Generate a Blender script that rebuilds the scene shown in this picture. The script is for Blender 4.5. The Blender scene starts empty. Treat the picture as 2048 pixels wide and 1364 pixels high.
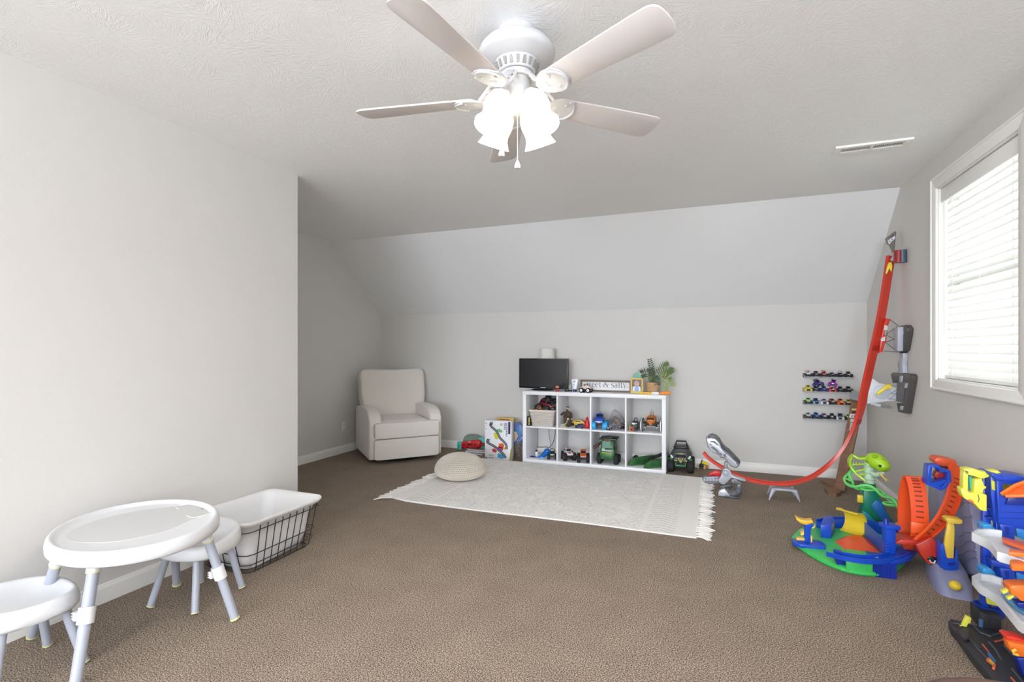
import bpy, bmesh, math, random
from mathutils import Vector, Matrix
random.seed(7)
S = bpy.context.scene
C = S.collection
R = math.radians
PI = math.pi

# ---------------------------------------------------------------- camera, world, exposure, lights
F, TH, CY, H = 1023.0, 0.3761, 697.7, 1.218
cd = bpy.data.cameras.new('camera'); cam = bpy.data.objects.new('camera', cd); C.objects.link(cam)
cd.sensor_width = 36.0; cd.lens = 36.0 * F / 2048.0
cd.shift_y = (CY - 682.0) / 2048.0
cd.clip_start = 0.02
cam.location = (0, 0, H); cam.rotation_euler = (R(90), 0, TH)
S.camera = cam
S.view_settings.view_transform = 'Standard'; S.view_settings.look = 'None'
S.view_settings.exposure = 0.18; S.view_settings.gamma = 1.0; S.view_settings.use_curve_mapping = False
try:
    S.cycles.use_denoising = True
    S.cycles.max_bounces = 10; S.cycles.diffuse_bounces = 6; S.cycles.transparent_max_bounces = 16
    S.cycles.sample_clamp_indirect = 6.0
except Exception:
    pass
w = bpy.data.worlds.new('overcast_sky'); S.world = w; w.use_nodes = True
bg = w.node_tree.nodes['Background']; bg.inputs[0].default_value = (0.93, 0.96, 1.0, 1); bg.inputs[1].default_value = 1.15

def area(name, loc, rot, sx, sy, power, col=(1, 1, 1)):
    l = bpy.data.lights.new(name, 'AREA'); l.shape = 'RECTANGLE'; l.size = sx; l.size_y = sy
    l.energy = power; l.color = col
    o = bpy.data.objects.new(name, l); C.objects.link(o); o.location = loc; o.rotation_euler = rot
    return o
# added unseen fill lights behind the camera; the last one is real window daylight
area('added_front_fill', (-0.6, -6.42, 1.45), (R(90), 0, 0), 3.4, 1.6, 350, (0.88, 0.965, 1.09))  # unseen fill added to lift the back wall and slope
area('added_ceiling_uplight', (0.0, -1.9, 1.7), (R(180), 0, 0), 1.0, 1.0, 150, (0.89, 0.97, 1.09))  # upward fill added to brighten the ceiling, no such lamp known
area('added_right_fill', (1.34, -0.75, 1.6), (0, R(90), 0), 1.2, 1.0, 13, (0.86, 0.96, 1.11))  # unseen fill added to light the left wall
area('added_left_fill', (-2.78, -2.6, 1.5), (0, R(-90), 0), 1.2, 1.2, 95, (0.88, 0.965, 1.09))  # unseen fill added to brighten the right wall
area('daylight_right_window', (1.62, 3.49, 1.62), (0, R(90), 0), 1.2, 0.95, 14, (0.92, 0.97, 1.05))

# ---------------------------------------------------------------- helpers
_c, _s = math.cos(TH), math.sin(TH)
def ray(u, v):
    a = (u - 1024) / F; b = (CY - v) / F
    return Vector((a * _c - _s, a * _s + _c, b))
def FL(u, v, z=0.0):                      # point of the horizontal plane z
    d = ray(u, v); return Vector((0, 0, H)) + d * ((z - H) / d.z)
def YW(u, v, Y):                          # point of the vertical plane y = Y
    d = ray(u, v); return Vector((0, 0, H)) + d * (Y / d.y)
def XW(u, v, X):
    d = ray(u, v); return Vector((0, 0, H)) + d * (X / d.x)
def lin(c):
    c /= 255.0
    return c / 12.92 if c <= 0.04045 else ((c + 0.055) / 1.055) ** 2.4
def rgb(r, g, b): return (lin(r), lin(g), lin(b), 1.0)

MATS = {}
def mat(name, r=None, g=None, b=None, rough=0.5, metal=0.0, noise=0.0, nscale=20.0, bump=0.0, bscale=200.0, emit=0.0, alpha=None, spec=0.5, sheen=0.0, trans=0.0):
    if name in MATS: return MATS[name]
    m = bpy.data.materials.new(name); m.use_nodes = True; MATS[name] = m
    nt = m.node_tree; p = nt.nodes['Principled BSDF']
    col = rgb(r, g, b)
    p.inputs['Base Color'].default_value = col
    p.inputs['Roughness'].default_value = rough; p.inputs['Metallic'].default_value = metal
    p.inputs['Specular IOR Level'].default_value = spec
    if sheen: p.inputs['Sheen Weight'].default_value = sheen
    tc = nt.nodes.new('ShaderNodeTexCoord')
    if noise > 0 or True:
        n = nt.nodes.new('ShaderNodeTexNoise'); n.inputs['Scale'].default_value = nscale; n.inputs['Detail'].default_value = 4
        nt.links.new(tc.outputs['Object'], n.inputs['Vector'])
        mx = nt.nodes.new('ShaderNodeMix'); mx.data_type = 'RGBA'
        k = max(noise, 0.015)
        mx.inputs[6].default_value = tuple(c * (1 - k) for c in col[:3]) + (1,)
        mx.inputs[7].default_value = tuple(min(1, c * (1 + k)) for c in col[:3]) + (1,)
        nt.links.new(n.outputs[0], mx.inputs[0]); nt.links.new(mx.outputs[2], p.inputs['Base Color'])
    if bump > 0:
        n2 = nt.nodes.new('ShaderNodeTexNoise'); n2.inputs['Scale'].default_value = bscale; n2.inputs['Detail'].default_value = 3
        nt.links.new(tc.outputs['Object'], n2.inputs['Vector'])
        bp = nt.nodes.new('ShaderNodeBump'); bp.inputs['Strength'].default_value = bump; bp.inputs['Distance'].default_value = 0.004
        nt.links.new(n2.outputs[0], bp.inputs['Height']); nt.links.new(bp.outputs[0], p.inputs['Normal'])
    if emit:
        p.inputs['Emission Color'].default_value = col; p.inputs['Emission Strength'].default_value = emit
    if alpha is not None:                # thin clear plastic or glass: transparent with a glossy coat
        tr = nt.nodes.new('ShaderNodeBsdfTransparent'); tr.inputs[0].default_value = tuple(0.4 + 0.6 * c for c in col[:3]) + (1,)
        ms = nt.nodes.new('ShaderNodeMixShader'); ms.inputs[0].default_value = alpha
        nt.links.new(tr.outputs[0], ms.inputs[1]); nt.links.new(p.outputs[0], ms.inputs[2])
        nt.links.new(ms.outputs[0], nt.nodes['Material Output'].inputs[0])
    if trans > 0:                        # light shines through a thin sheet
        tl = nt.nodes.new('ShaderNodeBsdfTranslucent'); tl.inputs[0].default_value = col
        ms = nt.nodes.new('ShaderNodeMixShader'); ms.inputs[0].default_value = trans
        nt.links.new(p.outputs[0], ms.inputs[1]); nt.links.new(tl.outputs[0], ms.inputs[2])
        nt.links.new(ms.outputs[0], nt.nodes['Material Output'].inputs[0])
    return m
def PL(r, g, b, rough=0.38):             # moulded plastic of a colour
    return mat('plastic_%d_%d_%d' % (r, g, b), r, g, b, rough=rough)

def XZ(Y0):                               # polygon (x, z), thickness grows along +y from Y0
    return Matrix(((1, 0, 0, 0), (0, 0, 1, Y0), (0, 1, 0, 0), (0, 0, 0, 1)))
def YZ(X0):                               # polygon (y, z), thickness grows along +x from X0
    return Matrix(((0, 0, 1, X0), (1, 0, 0, 0), (0, 1, 0, 0), (0, 0, 0, 1)))
def T(x, y, z): return Matrix.Translation((x, y, z))
def RZ(a): return Matrix.Rotation(a, 4, 'Z')
def RX(a): return Matrix.Rotation(a, 4, 'X')
def RY(a): return Matrix.Rotation(a, 4, 'Y')

class MB:
    def __init__(s): s.bm = bmesh.new(); s.mi = 0; s.M = None
    def m(s, i): s.mi = i; return s
    def add(s, verts, faces, M=None):
        if s.M is not None: M = s.M if M is None else s.M @ M
        vs = [s.bm.verts.new((M @ Vector(v)) if M is not None else Vector(v)) for v in verts]
        for f in faces:
            try:
                fc = s.bm.faces.new([vs[i] for i in f]); fc.material_index = s.mi
            except ValueError: pass
        return s
    def box(s, x0, y0, z0, x1, y1, z1, M=None):
        return s.add([(x0, y0, z0), (x1, y0, z0), (x1, y1, z0), (x0, y1, z0), (x0, y0, z1), (x1, y0, z1), (x1, y1, z1), (x0, y1, z1)],
                     [(0, 3, 2, 1), (4, 5, 6, 7), (0, 1, 5, 4), (1, 2, 6, 5), (2, 3, 7, 6), (3, 0, 4, 7)], M)
    def bc(s, c, size, M=None):
        x, y, z = c; a, b, d = (q / 2 for q in size)
        return s.box(x - a, y - b, z - d, x + a, y + b, z + d, M)
    def rbox(s, x0, y0, z0, x1, y1, z1, r=0.01, seg=2, M=None):
        t = bmesh.new()
        tv = [t.verts.new(v) for v in [(x0, y0, z0), (x1, y0, z0), (x1, y1, z0), (x0, y1, z0), (x0, y0, z1), (x1, y0, z1), (x1, y1, z1), (x0, y1, z1)]]
        for f in [(0, 3, 2, 1), (4, 5, 6, 7), (0, 1, 5, 4), (1, 2, 6, 5), (2, 3, 7, 6), (3, 0, 4, 7)]: t.faces.new([tv[i] for i in f])
        r = min(r, 0.49 * min(abs(x1 - x0), abs(y1 - y0), abs(z1 - z0)))
        bmesh.ops.bevel(t, geom=t.edges[:], offset=r, segments=seg, affect='EDGES', profile=0.5)
        return s.merge(t, M)
    def merge(s, t, M=None):
        t.verts.index_update()
        s.add([v.co.copy() for v in t.verts], [[v.index for v in f.verts] for f in t.faces], M); t.free(); return s
    def cyl(s, p0, p1, r0, r1=None, n=14, caps=True, M=None):
        p0 = Vector(p0); p1 = Vector(p1); r1 = r0 if r1 is None else r1
        d = (p1 - p0).normalized(); a = d.orthogonal().normalized(); b = d.cross(a)
        vs = []
        for p, r in ((p0, r0), (p1, r1)):
            for i in range(n):
                t = 2 * PI * i / n; vs.append(p + a * (r * math.cos(t)) + b * (r * math.sin(t)))
        fs = [(i, (i + 1) % n, n + (i + 1) % n, n + i) for i in range(n)]
        if caps: fs += [tuple(range(n - 1, -1, -1)), tuple(range(n, 2 * n))]
        return s.add(vs, fs, M)
    def lathe(s, prof, n=24, M=None, sx=1.0, sy=1.0, rf=None):
        vs = []; fs = []
        for j, (r, z) in enumerate(prof):
            for i in range(n):
                t = 2 * PI * i / n; q = r * (rf(t, j) if rf else 1)
                vs.append((q * math.cos(t) * sx, q * math.sin(t) * sy, z))
        for j in range(len(prof) - 1):
            for i in range(n):
                a = j * n + i; b = j * n + (i + 1) % n; fs.append((a, b, b + n, a + n))
        if prof[0][0] > 1e-4: fs.append(tuple(range(n - 1, -1, -1)))
        if prof[-1][0] > 1e-4: fs.append(tuple(range((len(prof) - 1) * n, len(prof) * n)))
        return s.add(vs, fs, M)
    def shell(s, prof, n=24, M=None, sx=1.0, sy=1.0, rf=None):      # open lathe surface without caps
        vs = []; fs = []
        for j, (r, z) in enumerate(prof):
            for i in range(n):
                t = 2 * PI * i / n; q = r * (rf(t, j) if rf else 1)
                vs.append((q * math.cos(t) * sx, q * math.sin(t) * sy, z))
        for j in range(len(prof) - 1):
            for i in range(n):
                a = j * n + i; b = j * n + (i + 1) % n; fs.append((a, b, b + n, a + n))
        return s.add(vs, fs, M)
    def prism(s, poly, t, M=None):
        n = len(poly)
        vs = [(x, y, 0) for x, y in poly] + [(x, y, t) for x, y in poly]
        fs = [tuple(range(n - 1, -1, -1)), tuple(range(n, 2 * n))] + [(i, (i + 1) % n, n + (i + 1) % n, n + i) for i in range(n)]
        return s.add(vs, fs, M)
    def plate(s, pts, t):                  # planar 3-D polygon thickened along its normal
        pts = [Vector(p) for p in pts]; n = Vector((0, 0, 0)); c = sum(pts, Vector()) / len(pts)
        for i in range(len(pts)): n += (pts[i] - c).cross(pts[(i + 1) % len(pts)] - c)
        n.normalize(); k = len(pts)
        vs = pts + [p + n * t for p in pts]
        fs = [tuple(range(k - 1, -1, -1)), tuple(range(k, 2 * k))] + [(i, (i + 1) % k, k + (i + 1) % k, k + i) for i in range(k)]
        return s.add(vs, fs)
    def tube(s, pts, r, n=8, closed=False, M=None):
        pts = [Vector(p) for p in pts]; k = len(pts); rs = r if isinstance(r, (list, tuple)) else [r] * k
        vs = []; a = None
        for i in range(k):
            if closed: d = pts[(i + 1) % k] - pts[i - 1]
            else: d = pts[min(i + 1, k - 1)] - pts[max(i - 1, 0)]
            d.normalize()
            if a is None: a = d.orthogonal().normalized()
            a = (a - d * a.dot(d)).normalized(); b = d.cross(a)
            for j in range(n):
                t = 2 * PI * j / n; vs.append(pts[i] + a * (rs[i] * math.cos(t)) + b * (rs[i] * math.sin(t)))
        fs = []
        for i in range(k if closed else k - 1):
            for j in range(n):
                q = i * n; q2 = ((i + 1) % k) * n; fs.append((q + j, q + (j + 1) % n, q2 + (j + 1) % n, q2 + j))
        if not closed: fs += [tuple(range(n - 1, -1, -1)), tuple(range((k - 1) * n, k * n))]
        return s.add(vs, fs, M)
    def sweep(s, pts, prof, side, closed=False):   # profile (a along side, b along normal), side fixed or per point
        pts = [Vector(p) for p in pts]; k = len(pts); n = len(prof); vs = []
        for i in range(k):
            d = (pts[(i + 1) % k] - pts[i - 1]) if closed else (pts[min(i + 1, k - 1)] - pts[max(i - 1, 0)])
            d.normalize(); sd = Vector(side[i] if isinstance(side, list) else side)
            sd = (sd - d * sd.dot(d)).normalized(); nm = d.cross(sd)
            for a, b in prof: vs.append(pts[i] + sd * a + nm * b)
        fs = []
        for i in range(k if closed else k - 1):
            q = i * n; q2 = ((i + 1) % k) * n
            for j in range(n): fs.append((q + j, q + (j + 1) % n, q2 + (j + 1) % n, q2 + j))
        if not closed: fs += [tuple(range(n - 1, -1, -1)), tuple(range((k - 1) * n, k * n))]
        return s.add(vs, fs)
    def ell(s, c, rx, ry=None, rz=None, M=None, nu=14, nv=8, e1=1.0, e2=1.0):   # (super)ellipsoid
        ry = rx if ry is None else ry; rz = rx if rz is None else rz
        def pw(q, e): return math.copysign(abs(q) ** e, q)
        vs = [(c[0], c[1], c[2] - rz)]
        for j in range(1, nv):
            a = -PI / 2 + PI * j / nv
            for i in range(nu):
                t = 2 * PI * i / nu
                vs.append((c[0] + rx * pw(math.cos(a), e1) * pw(math.cos(t), e2), c[1] + ry * pw(math.cos(a), e1) * pw(math.sin(t), e2), c[2] + rz * pw(math.sin(a), e1)))
        vs.append((c[0], c[1], c[2] + rz)); top = len(vs) - 1; fs = []
        for i in range(nu):
            fs.append((0, 1 + (i + 1) % nu, 1 + i)); fs.append((top, 1 + (nv - 2) * nu + i, 1 + (nv - 2) * nu + (i + 1) % nu))
        for j in range(nv - 2):
            for i in range(nu):
                a = 1 + j * nu + i; b = 1 + j * nu + (i + 1) % nu; fs.append((a, b, b + nu, a + nu))
        return s.add(vs, fs, M)
    def ring(s, c, rad, r, M=None, n=20, k=8, sx=1.0, sy=1.0):
        pts = [(c[0] + rad * sx * math.cos(2 * PI * i / n), c[1] + rad * sy * math.sin(2 * PI * i / n), c[2]) for i in range(n)]
        return s.tube(pts, r, k, True, M)
    def mesh(s, name, mats, bevel=0.0, ang=38, seg=2):
        bm = s.bm
        bmesh.ops.recalc_face_normals(bm, faces=bm.faces[:])
        if bevel > 0:
            es = [e for e in bm.edges if len(e.link_faces) == 2 and e.calc_face_angle(0) > R(40)]
            bmesh.ops.bevel(bm, geom=es, offset=bevel, segments=seg, affect='EDGES', profile=0.5, clamp_overlap=True)
        me = bpy.data.meshes.new(name); bm.to_mesh(me); bm.free()
        for m_ in (mats if isinstance(mats, (list, tuple)) else [mats]): me.materials.append(m_)
        for p in me.polygons: p.use_smooth = True
        me.set_sharp_from_angle(angle=R(ang))
        return me

WM = {}                                     # world matrix of every top-level thing and of the parts below it
def thing(name, label, cat, loc=(0, 0, 0), rz=0.0, group=None):
    o = bpy.data.objects.new(name, None); C.objects.link(o); o.empty_display_size = 0.05
    o.location = loc; o.rotation_euler = (0, 0, rz); o['label'] = label; o['category'] = cat
    if group: o['group'] = group
    WM[o] = T(*loc) @ RZ(rz)
    return o
def part(name, mb, mats, parent=None, world=False, label=None, kind=None, bevel=0.0, ang=38, seg=2):
    me = mb.mesh(name, mats, bevel, ang, seg)
    if parent is not None and world: me.transform(WM[parent].inverted())
    o = bpy.data.objects.new(name, me); C.objects.link(o)
    if parent is not None:
        o.parent = parent; WM[o] = WM[parent]
    if label: o['label'] = label
    if kind: o['kind'] = kind
    return o
def inst(src, parent, M=None, name=None):   # another object with the same mesh
    o = bpy.data.objects.new(name or src.name.split('.')[0], src.data); C.objects.link(o); o.parent = parent
    if M is not None: o.matrix_local = M
    WM[o] = WM.get(parent, Matrix())
    return o
def single(name, mb, mats, label, cat, group=None, bevel=0.0, ang=38, base=None, seg=2):   # a thing that is one mesh, origin at its base
    me = mb.mesh(name, mats, bevel, ang, seg)
    if base is None:
        xs = [v.co for v in me.vertices]
        base = Vector((sum(v.x for v in xs) / len(xs), sum(v.y for v in xs) / len(xs), min(v.z for v in xs)))
    me.transform(T(*base).inverted())
    o = bpy.data.objects.new(name, me); C.objects.link(o); o.location = base
    o['label'] = label; o['category'] = cat
    if group: o['group'] = group
    WM[o] = T(*base)
    return o
def struct(name, mb, mats, parent=None, bevel=0.0, ang=38):
    o = part(name, mb, mats, parent, bevel=bevel, ang=ang)
    if parent is None: o['kind'] = 'structure'; WM[o] = Matrix()
    return o
def arc(cx, cy, r, a0, a1, n): return [(cx + r * math.cos(R(a0 + (a1 - a0) * i / n)), cy + r * math.sin(R(a0 + (a1 - a0) * i / n))) for i in range(n + 1)]
def spline(pts, k=6):                        # Catmull-Rom through the points
    P = [Vector(p) for p in pts]; P = [P[0] * 2 - P[1]] + P + [P[-1] * 2 - P[-2]]; out = []
    for i in range(1, len(P) - 2):
        for j in range(k):
            t = j / k; a, b, c, d = P[i - 1], P[i], P[i + 1], P[i + 2]
            out.append(0.5 * ((2 * b) + (c - a) * t + (2 * a - 5 * b + 4 * c - d) * t * t + (3 * b - a - 3 * c + d) * t ** 3))
    out.append(P[-2]); return out

# ---------------------------------------------------------------- materials of the setting
def nodemat(name):
    m = bpy.data.materials.new(name); m.use_nodes = True; nt = m.node_tree
    return m, nt, nt.nodes['Principled BSDF']
def N(nt, t, **kw):
    n = nt.nodes.new(t)
    for k, v in kw.items():
        if k in n.inputs: n.inputs[k].default_value = v
        else: setattr(n, k, v)
    return n
def math_n(nt, op, a, b=None):
    n = nt.nodes.new('ShaderNodeMath'); n.operation = op
    for i, q in enumerate((a, b)):
        if q is None: continue
        if isinstance(q, (int, float)): n.inputs[i].default_value = q
        else: nt.links.new(q, n.inputs[i])
    return n.outputs[0]

def paint(name, r, g, b, bump=0.12, scale=160):
    m, nt, p = nodemat(name)
    tc = N(nt, 'ShaderNodeTexCoord'); n = N(nt, 'ShaderNodeTexNoise', Scale=scale, Detail=3.0); nt.links.new(tc.outputs['Object'], n.inputs['Vector'])
    bp = N(nt, 'ShaderNodeBump', Strength=bump, Distance=0.003); nt.links.new(n.outputs[0], bp.inputs['Height']); nt.links.new(bp.outputs[0], p.inputs['Normal'])
    p.inputs['Base Color'].default_value = rgb(r, g, b); p.inputs['Roughness'].default_value = 0.75
    return m
WALL = paint('greige_wall_paint', 214, 211, 206)
SLOPE = paint('white_slope_paint', 232, 232, 231, 0.2, 120)
TRIM = mat('white_trim_paint', 240, 238, 232, rough=0.35)

def ceiling_mat():                          # stomped plaster: radial brush strokes about scattered centres
    m, nt, p = nodemat('stomped_plaster_ceiling')
    p.inputs['Base Color'].default_value = rgb(245, 245, 244); p.inputs['Roughness'].default_value = 0.8
    tc = N(nt, 'ShaderNodeTexCoord'); hs = []
    for sc, seed in ((3.4, 0.0), (4.3, 7.3)):
        mp = N(nt, 'ShaderNodeMapping'); mp.inputs['Location'].default_value = (seed, seed * 0.6, 0); nt.links.new(tc.outputs['Object'], mp.inputs[0])
        wn = N(nt, 'ShaderNodeTexNoise', Scale=7.0, Detail=2.0); nt.links.new(mp.outputs[0], wn.inputs['Vector'])
        wv = N(nt, 'ShaderNodeVectorMath', operation='MULTIPLY_ADD'); nt.links.new(wn.outputs['Color'], wv.inputs[0]); wv.inputs[1].default_value = (0.035, 0.035, 0); nt.links.new(mp.outputs[0], wv.inputs[2])
        fl = N(nt, 'ShaderNodeVectorMath', operation='MULTIPLY'); fl.inputs[1].default_value = (1, 1, 0); nt.links.new(wv.outputs[0], fl.inputs[0])
        v = N(nt, 'ShaderNodeTexVoronoi', voronoi_dimensions='2D', Scale=sc); nt.links.new(fl.outputs[0], v.inputs['Vector'])
        ps = N(nt, 'ShaderNodeVectorMath', operation='SUBTRACT'); nt.links.new(fl.outputs[0], ps.inputs[0]); nt.links.new(v.outputs['Position'], ps.inputs[1])
        sx = N(nt, 'ShaderNodeSeparateXYZ'); nt.links.new(ps.outputs[0], sx.inputs[0])
        an = math_n(nt, 'ARCTAN2', sx.outputs[1], sx.outputs[0]); co = math_n(nt, 'COSINE', an); si = math_n(nt, 'SINE', an)
        sc3 = N(nt, 'ShaderNodeSeparateColor'); nt.links.new(v.outputs['Color'], sc3.inputs[0])
        cb = N(nt, 'ShaderNodeCombineXYZ')
        nt.links.new(math_n(nt, 'MULTIPLY_ADD', co, 8.0), cb.inputs[0]); nt.links.new(math_n(nt, 'MULTIPLY', si, 8.0), cb.inputs[1])
        nt.links.new(math_n(nt, 'MULTIPLY', sc3.outputs[0], 30.0), cb.inputs[2])
        dv = N(nt, 'ShaderNodeVectorMath', operation='MULTIPLY_ADD'); nt.links.new(ps.outputs[0], dv.inputs[0]); dv.inputs[1].default_value = (5, 5, 0); nt.links.new(cb.outputs[0], dv.inputs[2])
        nn = N(nt, 'ShaderNodeTexNoise', Scale=1.5, Detail=1.5); nt.links.new(dv.outputs[0], nn.inputs['Vector'])
        rd = math_n(nt, 'ABSOLUTE', math_n(nt, 'SUBTRACT', nn.outputs[0], 0.5))
        hs.append(math_n(nt, 'SUBTRACT', 1.0, math_n(nt, 'MINIMUM', math_n(nt, 'MULTIPLY', rd, 14.0), 1.0)))
    h = math_n(nt, 'MAXIMUM', hs[0], hs[1])
    bp = N(nt, 'ShaderNodeBump', Strength=0.24, Distance=0.006); nt.links.new(h, bp.inputs['Height']); nt.links.new(bp.outputs[0], p.inputs['Normal'])
    return m
def carpet_mat():
    m, nt, p = nodemat('brown_cut_pile_carpet')
    tc = N(nt, 'ShaderNodeTexCoord')
    n = N(nt, 'ShaderNodeTexNoise', Scale=195.0, Detail=4.0, Roughness=0.8); nt.links.new(tc.outputs['Object'], n.inputs['Vector'])
    r = N(nt, 'ShaderNodeValToRGB'); e = r.color_ramp.elements
    e[0].position = 0.41; e[0].color = rgb(62, 51, 42); e[1].position = 0.59; e[1].color = rgb(198, 182, 165)
    q = e.new(0.5); q.color = rgb(127, 112, 97)
    nt.links.new(n.outputs[0], r.inputs[0])
    n2 = N(nt, 'ShaderNodeTexNoise', Scale=4.5, Detail=5.0); nt.links.new(tc.outputs['Object'], n2.inputs['Vector'])
    hv = N(nt, 'ShaderNodeHueSaturation'); nt.links.new(r.outputs[0], hv.inputs['Color'])
    nt.links.new(math_n(nt, 'MULTIPLY_ADD', n2.outputs[0], 0.40), hv.inputs['Value'])
    hv.inputs['Value'].links[0].from_node.inputs[2].default_value = 0.80
    nt.links.new(hv.outputs[0], p.inputs['Base Color'])
    p.inputs['Roughness'].default_value = 1.0; p.inputs['Specular IOR Level'].default_value = 0.1
    bp = N(nt, 'ShaderNodeBump', Strength=0.22, Distance=0.004); nt.links.new(n.outputs[0], bp.inputs['Height']); nt.links.new(bp.outputs[0], p.inputs['Normal'])
    return m

# ---------------------------------------------------------------- room
XL, XA, XR, YC, YB, YS, ZK, ZC, YF = -2.731, -4.043, 1.312, 2.80, 5.59, 4.678, 1.646, 2.44, -6.5
b = MB(); b.box(XA - 0.2, YF - 0.2, -0.1, XR + 0.2, YB + 0.2, 0); struct('floor', b, carpet_mat())
b = MB(); b.box(XA - 0.2, YF - 0.2, ZC, XR + 0.2, YS, ZC + 0.12); struct('ceiling', b, ceiling_mat())
b = MB(); dz = 0.12
b.prism([(YS, ZC), (YB, ZK), (YB + 0.12, ZK), (YB + 0.12, ZC + dz), (YS, ZC + dz)], XR - XA + 0.4, YZ(XA - 0.2)); struct('ceiling_slope', b, SLOPE)
b = MB(); b.box(XA - 0.2, YB, 0, XR + 0.2, YB + 0.12, ZK); struct('wall_back', b, WALL)
b = MB(); b.prism([(YC - 0.12, 0), (YB, 0), (YB, ZK), (YS, ZC), (YC - 0.12, ZC)], 0.12, YZ(XA - 0.12)); struct('wall_alcove', b, WALL)
b = MB(); b.box(XL - 0.12, YF, 0, XL, -3.2, ZC); b.box(XL - 0.12, -2.0, 0, XL, YC, ZC); b.box(XL - 0.12, -3.2, 0, XL, -2.0, 0.9); b.box(XL - 0.12, -3.2, 2.1, XL, -2.0, ZC); b.box(XA - 0.12, YC - 0.12, 0, XL - 0.12, YC, ZC); struct('wall_left', b, WALL)  # gap behind the camera cut for the added left fill light
WY0, WY1, WZ0, WZ1 = 3.03, 3.965, 1.025, 2.225          # window opening of the right wall
b = MB()
def hole_wall(bb, a0, a1, o0, o1, z0, z1, mk):
    mk(a0, o0, 0, ZC); mk(o1, a1, 0, ZC); mk(o0, o1, 0, z0); mk(o0, o1, z1, ZC)
V0, V1 = -1.25, -0.25                                     # unseen opening made for the added right fill light
for (y0, y1, z0, z1) in ((YF, V0, 0, ZC), (V0, V1, 0, 1.0), (V0, V1, 2.2, ZC), (V1, WY0, 0, ZC), (WY0, WY1, 0, WZ0), (WY0, WY1, WZ1, ZC)):
    b.box(XR, y0, z0, XR + 0.13, y1, z1)
b.prism([(WY1, 0), (YB, 0), (YB, ZK), (YS, ZC), (WY1, ZC)], 0.13, YZ(XR)); struct('wall_right', b, WALL)
b = MB()                                                  # wall behind the photographer with a wide opening made for the added front fill
for (x0, x1, z0, z1) in ((XL - 0.12, -2.4, 0, ZC), (-2.4, 1.2, 0, 0.6), (-2.4, 1.2, 2.3, ZC), (1.2, XR + 0.13, 0, ZC)):
    b.box(x0, YF - 0.12, z0, x1, YF, z1)
struct('wall_front', b, WALL)

BBP = [(0, 0), (0.014, 0), (0.014, 0.068), (0.011, 0.076), (0.007, 0.082), (0.006, 0.089), (0, 0.091)]
def baseboard(name, p0, p1, inward):       # inward: unit vector from the wall into the room
    p0 = Vector(p0); p1 = Vector(p1); inw = Vector(inward); vs = []; n = len(BBP); bb = MB()
    for p in (p0, p1):
        for a, z in BBP: vs.append(p + inw * a + Vector((0, 0, z)))
    bb.add(vs, [tuple(range(n)), tuple(range(n, 2 * n))] + [(i, (i + 1) % n, n + (i + 1) % n, n + i) for i in range(n)])
    struct(name, bb, TRIM)
baseboard('baseboard_left', (XL, YF, 0), (XL, YC + 0.014, 0), (1, 0, 0))
baseboard('baseboard_left_end', (XL + 0.014, YC, 0), (XA, YC, 0), (0, 1, 0))
baseboard('baseboard_alcove', (XA, YC, 0), (XA, YB, 0), (1, 0, 0))
baseboard('baseboard_back', (XA, YB, 0), (XR, YB, 0), (0, -1, 0))
baseboard('baseboard_right', (XR, YF, 0), (XR, YB, 0), (-1, 0, 0))

# ---------------------------------------------------------------- window, blind
win = MB(); cw = 0.068
fr = MB()                                                  # sash frame sunk in the wall
xg = XR + 0.09
for (y0, y1, z0, z1) in ((WY0, WY0 + 0.04, WZ0, WZ1), (WY1 - 0.04, WY1, WZ0, WZ1), (WY0, WY1, WZ0, WZ0 + 0.045), (WY0, WY1, WZ1 - 0.045, WZ1), (WY0, WY1, 1.6, 1.645)):
    fr.box(xg, y0, z0, xg + 0.035, y1, z1)
window = struct('window_1', fr, TRIM)
def casing(name, poly):
    bb = MB(); bb.prism(poly, 0.018, YZ(XR - 0.018)); part(name, bb, TRIM, window, bevel=0.004)
a0, a1, z0, z1 = WY0 - cw, WY1 + cw, WZ0 - 0.055, WZ1 + cw
casing('casing', [(a0, z0), (WY0, WZ0), (WY0, WZ1), (a0, z1)]); casing('casing', [(a1, z0), (a1, z1), (WY1, WZ1), (WY1, WZ0)])
casing('casing', [(a0, z1), (WY0, WZ1), (WY1, WZ1), (a1, z1)]); casing('casing', [(a0, z0), (a1, z0), (WY1, WZ0), (WY0, WZ0)])
bb = MB()                                                   # raised outer bead of the casing
for p, q in (((a0, z0), (a0, z1)), ((a0, z1), (a1, z1)), ((a1, z1), (a1, z0)), ((a1, z0), (a0, z0))):
    bb.cyl((XR - 0.016, p[0], p[1]), (XR - 0.016, q[0], q[1]), 0.009, n=8)
part('casing_bead', bb, TRIM, window)
bb = MB()
for (y0, y1, zz0, zz1) in ((WY0 - 0.001, WY0 + 0.008, WZ0, WZ1), (WY1 - 0.008, WY1 + 0.001, WZ0, WZ1), (WY0, WY1, WZ0 - 0.001, WZ0 + 0.01), (WY0, WY1, WZ1 - 0.008, WZ1 + 0.001)):
    bb.box(XR - 0.004, y0, zz0, XR + 0.13, y1, zz1)
part('jamb', bb, TRIM, window)
bb = MB(); bb.box(xg + 0.014, WY0 + 0.03, WZ0 + 0.03, xg + 0.018, WY1 - 0.03, WZ1 - 0.03)
part('pane', bb, mat('window_glass', 245, 250, 252, rough=0.02, alpha=0.08), window)

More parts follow.
